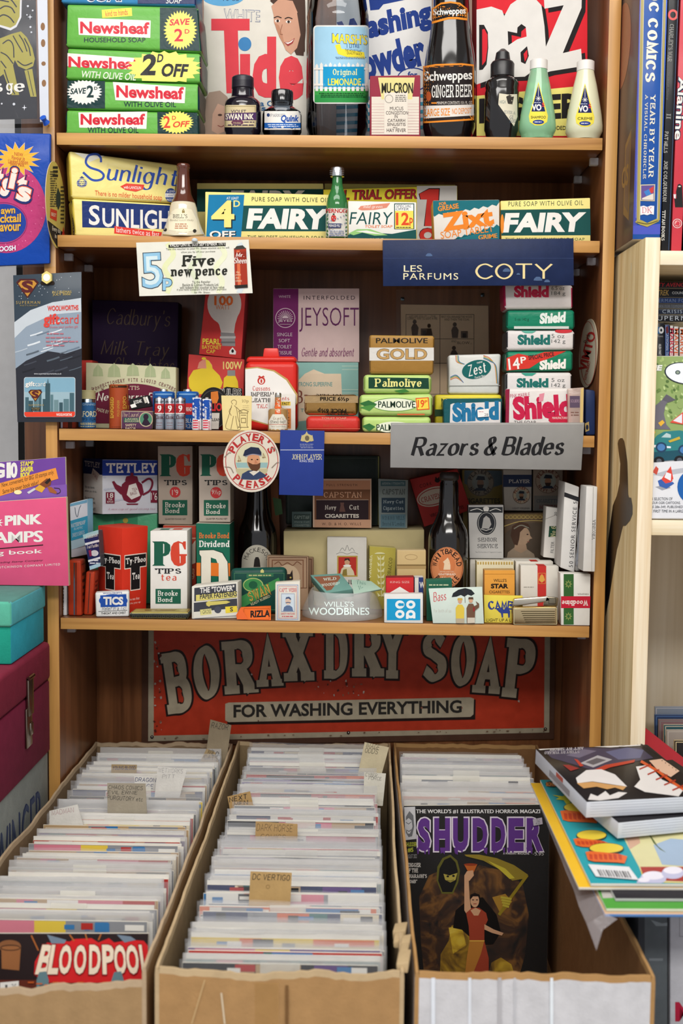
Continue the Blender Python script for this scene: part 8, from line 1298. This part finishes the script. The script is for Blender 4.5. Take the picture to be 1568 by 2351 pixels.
a.ring(1545, 34, 9, 10, 5, '#cf4a46'); a.t("CHARLEY'S WAR", 1497, 93, 1583, 104, '#a3a29b', 's', 2.2, rot=93.5); a.t('The Great Mutiny', 1500, 192, 1568, 198, '#6d6d6a', 'k', 1.6, rot=93); a.t('PAT MILLS', 1505, 322, 1554, 331, '#c9c6bd', 's', 2.2, rot=93); a.t('JOE COLQUHOUN', 1480, 411, 1574, 421, '#c9c6bd', 's', 2.2, rot=92); a.t('TITAN BOOKS', 1488, 513, 1558, 522, '#e0ddd4', 's', 3, rot=92); a.t('II', 1529, 262, 1541, 272, '#8d8d8a', 's', 2, rot=93); a.ln([(1535, 574), (1560, -80)], 1.6, '#3a4a66')
k = rbook('book', 'red-spined graphic novel with a small black cloaked figure', stand(1540, 1564, -90, -.104, 1.6985, xtl=1566, xtr=1596), .2, ['#c43b48', '#8d2630', '#d9d2c0']); a = k.a
for o, c, w in ((1, '#1d2440', .08), (0, '#e6e2da', .02)): a.t('Alanine', 1490-o*2, 240-o*2, 1634+o*2, 258+o*2, c, w=w, rot=94)
a.p([(1553, 455), (1552, 440), (1556, 424), (1560, 422), (1566, 426), (1568, 470), (1568, 476), (1550, 476), (1548, 456)], '#1a1718'); a.e(1560, 428, 3, 1.6, '#d9d2c8'); a.p([(1546, 446), (1552, 446), (1551, 456), (1547, 455)], '#d9d2d4'); a.ring(1555, 513, 10, 10, 1.4, '#e0cfcf'); a.e(1555, 513, 7, 7, '#d99a9a'); a.p([(1549, 516), (1556, 507), (1561, 512), (1558, 519)], '#c43b48')
k = rbook('book', 'black book at the far right of the top pine shelf', stand(1572, 1600, -90, -.104, 1.6985, xtl=1606, xtr=1632), .2, ['#19181c', '#101114', '#d9d2c0'])
# standing books behind the comic album, with six lying on top
ZS = 1.3525; VB = []
def vb(xl, xr, yt, label, col, Y=-.06): 
    k = rbook('book', label, stand(xl, xr, yt, Y, ZS), .15, [col, '#1a1a20', '#d9d2c0'], group='upright graphic novels on the pine shelf'); VB.append(k); return k
k = vb(1500, 1525, 741, 'dark upright graphic novel with a round blue comics badge', '#1b1d24'); a = k.a; a.p([(1509, 751), (1520, 751), (1520, 766), (1509, 766)], '#2a6fa8'); a.e(1518, 758, 6, 8, '#dfe3e8'); a.e(1518, 758, 2.4, 3.4, '#1b1d24'); a.t('DC', 1509, 768, 1513, 771, '#c9ccd0'); a.t('COMICS', 1509, 771, 1522, 774, '#c9ccd0'); a.t('HUSH PART', 1502, 800, 1528, 806, '#d9dce0', w=.02, rot=90)
k = vb(1526, 1537, 745, 'upright Catwoman graphic novel in a clear wrapper', '#2c4a85'); k.a.t('CATWOMAN: TH', 1506, 787, 1558, 793, '#b5c4dd', w=.0, rot=91); k.a.p([(1528, 752), (1534, 748), (1535, 764), (1530, 766)], '#6d2a30')
for i, (x0, x1, c, l) in enumerate(((1538, 1546, '#d03a52', 'thin white upright book with pink-red lettering'), (1547, 1558, '#d9622f', 'white upright book with orange lettering'), (1559.5, 1572, '#d9622f', 'white upright book with orange lettering at the frame edge'))):
    k = vb(x0, x1, 747+i*2, l, '#dcdcdc'); k.a.t('MARVEL', (x0+x1)/2-36, 789-4+i, (x0+x1)/2+36, 789+5+i, c, w=.02, rot=91)
zt = max(topz(k) for k in VB)+.0006; 
rows = [(718.5, 735.5, '#15161c', 'SUPERMAN', 1498, 1608, '#c9d3df', 'black lying book lettered SUPERMAN, lowest of the lying stack'), (705.5, 718.5, '#1b2740', 'FINAL CRISIS', 1470, 1566, '#b9c9dc', 'dark blue lying book lettered CRISIS, second from the bottom'), (694.5, 705.5, '#5d6470', 'SUPERMAN FOR TOMORROW', 1490, 1580, '#8d97a8', 'grey lying book, third from the bottom of the lying stack'), (681, 694.5, '#2f4c8d', 'SUPERMAN FOR', 1490, 1580, '#8fa9dc', 'mid blue lying book, fourth from the bottom of the lying stack'), (660.5, 681, '#131a2a', 'TREK', 0, 0, '', 'dark lying book with gold TREK lettering'), (645, 660.5, '#141317', 'MIGHTY AVENGERS', 1478, 1592, '#b5252e', 'black lying book with red lettering, topmost of the lying stack')]
zb = zt; Yh = -.058
for y0, y1, col, t, x0, x1, tc, l in rows:
    h = (y1-y0)*scl(V((.45, Yh, zb))); A = atz(1501, Yh, zb); A.x = max(A.x, .4306); B = V((A.x+.155, Yh, zb))
    k = rbook('book', l, [A+V((0, 0, h-.0005)), B+V((0, 0, h-.0005)), B, A], .15, [col, '#15151a', '#d9d2c0'], group='graphic novels lying on top of the upright ones', bev=.0006); a = k.a; yc = proj(A+V((.04, 0, h/2)))[1]; hh = (y1-y0)*.3
    if t == 'TREK': a.t('TREK', 1509, yc-7, 1536, yc+6, '#b59a55', w=.02, sh=.15, skew=0); a.t('COUNTDOWN', 1543, yc-3, 1600, yc+3, '#c9d3df', w=.02)
    else: a.t(t, x0, yc-hh, x1, yc+hh, tc, w=.02 if 'AV' in t else -.004, sh=.2 if 'AV' in t else 0, sp=1.0 if 'AV' in t else 1.25)
    zb += h+.0002
# cartoon album facing out on the middle shelf
AQ = stand(proj((.4309, -.149, ZS))[0], 1640, 817, -.149, ZS+.0004, lean=.012, xtl=proj((.4309, -.137, 1.548))[0], xtr=1650)
k = rbook('book', 'large cartoon album with a green wood and teal car on its cover, facing out', AQ, .012, ['#dcdde0', '#d9d2c0', '#d9d2c0']); a = k.a; rr = random.Random(31)
a.p([(1500, 818), (1640, 818), (1636, 1040), (1494, 1048)], '#8fa566')
for i in range(120):
    x, y = rr.uniform(1500, 1600), rr.uniform(822, 960); a.e(x, y, rr.uniform(3, 6), rr.uniform(2, 4), rr.choice(['#a9bf78', '#6d8a4a', '#b9cc8d', '#55703c', '#8fa566']), n=6, rot=rr.uniform(0, 90)); a.l -= a.step*.9
a.l += a.step; a.t('THE', 1478, 838, 1521, 851, '#eef0f0', w=.05, sh=.15)
a.p([(1560, 958), (1575, 980), (1600, 990), (1600, 940), (1570, 930)], '#b3c78d'); a.p([(1497, 985), (1500, 935), (1512, 925), (1520, 918), (1530, 905), (1542, 912), (1528, 930), (1524, 950), (1530, 975), (1540, 986)], '#6d6a74'); a.p([(1520, 918), (1530, 906), (1552, 918), (1534, 924)], '#5d5a64')
a.e(1570, 857, 45, 25, '#27303c', rot=8); a.e(1571, 857, 43, 23, '#e9edf2', rot=8); a.e(1556, 855, 6, 5, '#4a5a5a'); a.e(1556, 855, 3.4, 3, '#8d9a8a'); a.p([(1511, 971), (1521, 964), (1526, 970), (1517, 979)], '#e3b13c'); a.p([(1495, 985), (1505, 992), (1502, 998), (1495, 994)], '#e3b13c'); a.p([(1538, 970), (1568, 946), (1578, 940), (1578, 976)], '#d9503f'); a.p([(1545, 966), (1566, 950), (1566, 972)], '#e0dfe6')
a.p([(1494, 1050), (1600, 1050), (1600, 1000), (1494, 1010)], '#9fb878'); a.p([(1494, 1012), (1508, 1000), (1524, 991), (1560, 988), (1600, 996), (1600, 1052), (1512, 1056), (1494, 1050)], '#2f7d80'); a.p([(1518, 1004), (1530, 994), (1540, 998), (1540, 1005)], '#b3c9c9'); a.p([(1494, 1038), (1600, 1030), (1600, 1052), (1496, 1060)], '#1f5060'); a.p([(1494, 1021), (1540, 1025), (1540, 1029), (1494, 1027)], '#e6eaee')
for x, y in ((1518, 1027), (1570, 1033)): a.e(x, y, 13, 12, '#23405d'); a.e(x, y, 9, 8, '#4a7db5')
for x, y in ((1513, 1058), (1560, 1056)): a.e(x, y, 12, 10, '#1a1a1e'); a.e(x, y, 6, 5, '#5a5f68')
a.p([(1534, 1012), (1560, 1002), (1562, 1008), (1538, 1016)], '#c2a83a'); a.p([(1494, 1062), (1600, 1056), (1600, 1190), (1490, 1190)], '#dfe0e4'); a.p([(1496, 1090), (1530, 1080), (1600, 1070), (1600, 1080), (1520, 1094)], '#b5b8c0'); a.p([(1504, 1118), (1528, 1112), (1540, 1120), (1520, 1126)], '#9a9da6')
a.p([(1540, 1070), (1546, 1100), (1518, 1108)], '#d9483a'); a.p([(1540, 1070), (1516, 1104), (1532, 1114), (1544, 1104)], '#d9483a'); a.p([(1530, 1084), (1525, 1096), (1540, 1104), (1541, 1088)], '#e6e6ea'); a.p([(1510, 1104), (1518, 1100), (1528, 1110), (1544, 1106), (1548, 1110), (1530, 1122), (1514, 1116)], '#3a5fa8'); a.p([(1498, 1084), (1506, 1070), (1512, 1076), (1508, 1090)], '#c9503f')
a.e(1588, 1118, 33, 38, '#1f5fa8'); 
for i, (t, x1) in enumerate((('PER SELECTION OF', 1544), ('OLOUR OGRI CARTOONS,', 1562), ('ERS 286-349, PUBLISHED', 1568), ('HE FIRST TIME IN A LARG', 1568))): a.t(t, 1489.5, 1142+i*9.4, x1, 1148.5+i*9.4, '#2a3440', 'b', .0, sh=.15)
# sleeves low on the pine unit, and the red folder
ZL = .7806
for i, (x0, x1, yt, Y, c, l, e) in enumerate(((1503, 1640, 1622, .150, '#8d97a8', 'clear-bagged sleeve at the back of the row low on the pine unit', '#c9c9cf'), (1503, 1640, 1641, .118, '#31436d', 'blue sleeve second from the back low on the pine unit', '#5d7fb5'), (1512, 1640, 1652, .088, '#8a6a70', 'grey and maroon sleeve third from the back low on the pine unit', '#8d8a88'), (1524, 1640, 1664, .058, '#2b5560', 'teal-edged sleeve in the middle of the low row', '#c9c0ad'), (1530, 1640, 1676, .030, '#9a9088', 'worn grey sleeve near the front of the low row', '#bdb3a8'), (1548, 1640, 1700, .0, '#25211f', 'black and cream sleeve at the front of the low row', '#cdbb92'))):
    k = Blk('record_sleeve', l, 'sleeve', stand(x0, x1, yt, Y, ZL), .005, [c, e, e], .001, 'g', group='sleeves low on the pine unit'); k.a.fr(x0+4, yt+4, x1-4, yt+300, 2, e)
pts = [(1475, 1666), (1640, 1796)]; b = proj((.52, -.115, ZL+.0014)); bl = proj((.433, -.115, ZL+.0014))
k = Poly('folder', 'plain red folder with a slanting top edge leaning inside the pine unit', 'folder', [(1475, 1666), (1640, 1796), (1640, b[1]), (bl[0], bl[1])], (0, -.115, 1), (0, 1, 0), .006, ['#b3323a', '#8d2630'])
# ---------------------------------------------------------------- boxes at the lower right corner
k = Blk('box_file', 'dark grey worn box file standing right of the white-faced comic box', 'box', stand(1464, 1534, proj((.38, -.44, .9915))[1], -.44, .6596), .24, ['#5d6468', '#33373b', '#6d6a62'], .003, 'k'); a = k.a
a.r(1466, 2102, 1480, 2400, '#3a3f45'); a.p([(1494, 2112), (1520, 2120), (1532, 2118), (1532, 2126), (1506, 2126)], '#8d979c'); a.r(1490, 2200, 1522, 2206, '#7d858a')
k = Blk('carton', 'white carton with red lettering at the lower right corner', 'box', stand(1538, 1700, proj((.44, -.44, .9915))[1], -.44, .6596), .24, ['#c9cad0', '#b5b6bc', '#d0d0d4'], .002, 'c'); a = k.a; a.fr(1560, 2094, 1640, 2150, 1.2, '#8d8d92')
a.t('MEGA', 1550, 2300, 1700, 2346, '#b5203f', w=.05)
k = Blk('carton', 'narrow pale carton edge between the comic box and the grey box file', 'box', [at(1440, 2092, -.195), at(1476, 2092, -.195), atz(1463, -.195, .6596), atz(1432, -.195, .6596)], .03, ['#8d8588', '#7d7578'], .002, 'c')
# ---------------------------------------------------------------- the pile of comics lying across the right-hand box
def lying(name, label, cat, A, D, w, th, cols, kind='g', group=None, skew=0.0, parent=None, bev=.0006):
    """A back-left, D front-left corner (points); w to the right"""
    d = (D-A); r = V((d.y, -d.x, 0)).normalized(); r = -r if r.x < 0 else r
    r = (r+V((0, skew, 0))).normalized(); B, C = A+r*w, D+r*w; n = d.cross(r).normalized(); n = -n if n.z < 0 else n
    k = Blk(name, label, cat, [A, B, C, D], -n*th, cols, bev, kind, group=group); k.n = n
    return k
SG2 = 'comics lying in the pile over the right-hand box'
A = onz(1240, 1790, 1.030); D = onz(1356, 2028, 1.012)
def under(dx, dy, dz, cols, label, th, w=.19, ln=1.0, turn=0.0):
    A2 = A+V((dx, dy, dz)); d = (D-A)*ln; c, s = math.cos(turn), math.sin(turn); d = V((d.x*c-d.y*s, d.x*s+d.y*c, d.z))
    return lying('comic', label, 'comic', A2, A2+d, w, th, cols, group=SG2)
kt = lying('comic', 'teal and yellow comic with a barcode, second layer of the lying pile', 'comic', A, D, .20, .0036, ['#2b9aa5', '#d9d4c8', '#d9d4c8'], group=SG2); a = kt.a
a.p([(1420, 1860), (1500, 1790), (1700, 1790), (1700, 2040), (1480, 2026)], '#e3c63f'); a.p([(1408, 1880), (1440, 1850), (1620, 1880), (1700, 1900), (1700, 2036), (1485, 2024)], '#d8d2a0'); a.p([(1500, 1830), (1530, 1818), (1620, 1840), (1620, 1900), (1560, 1880)], '#e3c63f'); a.p([(1430, 1905), (1460, 1890), (1470, 1935), (1446, 1950)], '#d0a890'); a.p([(1500, 1940), (1540, 1925), (1600, 1930), (1600, 1990), (1520, 1985)], '#9fb4cc'); a.p([(1484, 1905), (1502, 1930), (1515, 1950), (1530, 1958), (1500, 1935)], '#5d6a3a'); a.p([(1470, 1990), (1700, 1990), (1700, 2030), (1480, 2020)], '#a83a32')
for x, y, rx, ry in ((1500, 2012, 30, 16), (1545, 2000, 26, 14), (1478, 2022, 16, 9), (1600, 2004, 30, 14)): a.e(x, y+4, rx, ry, '#bfc0dc'); a.e(x, y-2, rx*.85, ry*.6, '#e9e6f2')
a.e(1267, 1800, 15, 7, '#27343a'); a.t('BONGO', 1254, 1796, 1281, 1805, '#d9832f', w=.03)
a.p([(1268, 1825), (1292, 1828), (1300, 1822), (1314, 1824), (1308, 1830), (1318, 1834), (1308, 1838), (1310, 1845), (1300, 1846), (1294, 1837), (1276, 1835), (1284, 1831)], '#d3cf3a')
for x0, y0, x1, y1 in ((1286, 1864, 1376, 1886), (1316, 1928, 1400, 1944), (1344, 1958, 1440, 1978)):
    a.e((x0+x1)/2, y0-10, (x1-x0)*.42, 13, '#23302f'); a.e((x0+x1)/2, y0-11, (x1-x0)*.40, 11, '#e3c83f')
    a.p([(x0, y0-2), (x0+12, y0-4), (x1-20, y0+2), (x1, y0+8), (x1-6, y1+4), (x1-24, y1+2), (x0+20, y1), (x0+6, y1-4)], '#e0682a')
    for j in range(7): x = x0+8+j*(x1-x0-18)/7; a.p([(x, y0+2), (x+8, y0+4), (x+9, y1-4), (x+2, y1-6)], '#c2421f')
a.p([(1350, 1984), (1444, 1990), (1466, 2020), (1368, 2012)], '#e3e3e6')
for i in range(12): x = 1370+i*6.3; a.p([(x, 1996+i*.4), (x+(2.6 if i % 3 else 4), 1996+i*.4), (x+8+(2.6 if i % 3 else 4), 2011+i*.4), (x+8, 2011+i*.4)], '#55565a')
under(-.012, .000, -.0042, ['#e3b52f', '#d9d4c8', '#d9d4c8'], 'yellow comic just under the teal one in the lying pile', .0030)
k = under(.022, -.016, -.0086, ['#2b2a30', '#c9c9c6', '#b5b5b4'], 'grey and white comic in the middle of the lying pile', .0034, .18, 1.0)
k = under(.010, -.030, -.0133, ['#4f9a3f', '#cfd8c0', '#cfd8c0'], 'green comic low in the lying pile', .0032, .19, 1.0); k.a.p([(1378, 2040), (1450, 2046), (1448, 2060), (1384, 2062)], '#b9b6b0')
k = under(.008, -.034, -.0172, ['#c9a888', '#8d97c0', '#5a86c0'], 'tan comic with a blue lower edge in a clear bag, bottom of the lying pile', .0032, .19, 1.0)
p = k.part('clear_bag', 'loose clear bag sticking out to the left'); q = k.q; L = V((-.018, -.004, -.001)); nn = V((0, 0, -.0036))
pv = []; pf = []
for i in range(9):
    t = i/8; e = q[0].lerp(q[3], t); wob = NZ.noise(V((t*5, 2, 1)))*.003; o1 = V((-.014-.004*t+wob, -.002, -.004-.006*t)); pv += [e+V((0, 0, .0005)), e+o1*.6+V((0, 0, .001)), e+o1]
e = q[3]; pv += [e+V((.012, -.002, -.004)), e+V((-.004, -.010, -.012)), e+V((-.010, -.012, -.032))]
for i in range(8):
    for j in range(2): pf.append((i*3+j, i*3+j+1, i*3+j+4, i*3+j+3))
pf += [(24, 27, 28, 25), (25, 28, 29, 26)]; p.add(pv, pf, film('loose_bag', (.62, .58, .60), .30, .12))
# two thick manga books on top
A = onz(1230, 1720, 1.0755); D = onz(1347, 1841, 1.0625)
def manga(A, D, w, label, top):
    k = lying('book', label, 'book', A, D, w, .0185, ['#19161a', '#c9cdd6', '#cfd3da'], 'g', 'thick paperbacks on the lying pile'); return k
k = manga(A, D, .147, 'black and white manga paperback with red accents, topmost of the lying pile', 1); a = k.a
a.p([(1234, 1718), (1445, 1688), (1470, 1712), (1400, 1716), (1360, 1712), (1300, 1716), (1240, 1722)], '#dedad6'); a.p([(1250, 1724), (1330, 1716), (1400, 1718), (1470, 1716), (1500, 1740), (1440, 1752), (1360, 1768), (1300, 1750), (1266, 1740)], '#3f3a50'); a.p([(1390, 1726), (1440, 1716), (1478, 1722), (1470, 1740), (1420, 1744)], '#5d5f80'); a.p([(1300, 1734), (1340, 1720), (1370, 1724), (1330, 1740)], '#6a6478')
a.ln([(1416, 1716), (1430, 1706), (1428, 1700)], 1, '#5a5052'); a.ln([(1430, 1706), (1440, 1702)], 1, '#5a5052'); a.t('ART BY SHIORI', 1262, 1716, 1340, 1723, '#c9c4c6', 's', 3, rot=178); a.t('STORY BY YUKAKO', 1250, 1724, 1330, 1731, '#b5b0b3', 's', 3, rot=178)
a.p([(1332, 1752), (1372, 1734), (1406, 1744), (1362, 1762)], '#a9a6aa'); a.p([(1344, 1750), (1370, 1740), (1392, 1745), (1362, 1756)], '#5d5a60'); a.p([(1352, 1772), (1390, 1756), (1458, 1744), (1456, 1750), (1400, 1762), (1366, 1776)], '#b53a26'); a.p([(1318, 1742), (1326, 1744), (1340, 1758), (1332, 1760)], '#b53a26'); a.p([(1292, 1756), (1306, 1756), (1330, 1764), (1310, 1770)], '#8d2a24')
a.p([(1322, 1786), (1346, 1768), (1380, 1766), (1412, 1778), (1440, 1806), (1400, 1800), (1360, 1794), (1326, 1798)], '#dedad8'); a.p([(1324, 1798), (1360, 1795), (1400, 1801), (1438, 1806), (1430, 1814), (1412, 1808), (1394, 1812), (1370, 1806), (1340, 1810)], '#c9985e'); a.p([(1350, 1836), (1356, 1822), (1372, 1828), (1390, 1816), (1400, 1826), (1420, 1818), (1440, 1820), (1420, 1832), (1380, 1840)], '#dedad8'); a.p([(1460, 1760), (1490, 1756), (1520, 1790), (1570, 1812), (1560, 1830), (1480, 1818), (1456, 1806), (1470, 1790)], '#e0dcd9'); a.p([(1490, 1746), (1520, 1742), (1560, 1770), (1540, 1784), (1510, 1768)], '#d9b49a')
a.ln([(1472, 1748), (1510, 1770), (1550, 1800), (1575, 1816)], 6, '#d0592a')
for i in range(5): x, y = 1482+i*19, 1760+i*12; a.ln([(x-14, y+6), (x+12, y-5)], 3.4, '#a8341f')
a.p([(1446, 1689), (1452, 1690), (1580, 1772), (1570, 1774)], '#19161a')
for i in range(16): a.e(1440+i*8, 1692+i*5.4, 1.1, 1.1, '#2a2628', n=6); a.l -= a.step*.9
s = k.face('L'); s.p([(20, 30), (60, 30), (60, 70), (20, 70)], '#8d8a90'); s.tx(62, 35, 95, 65, 1, '#b5452f', 3)
for i in range(5): s_ = k.face('B'); s_.r(3, 12+i*17, 99, 14+i*17, '#a9aeb8')
k2 = manga(A+V((.020, -.012, -.0208)), D+V((.034, -.006, -.0208)), .165, 'second thick paperback directly below the manga on the lying pile', 0)
for i in range(5): s_ = k2.face('B'); s_.r(3, 12+i*17, 99, 14+i*17, '#a3a8b5')
# ---------------------------------------------------------------- build everything that is pending
for k_ in PEND: k_.end()
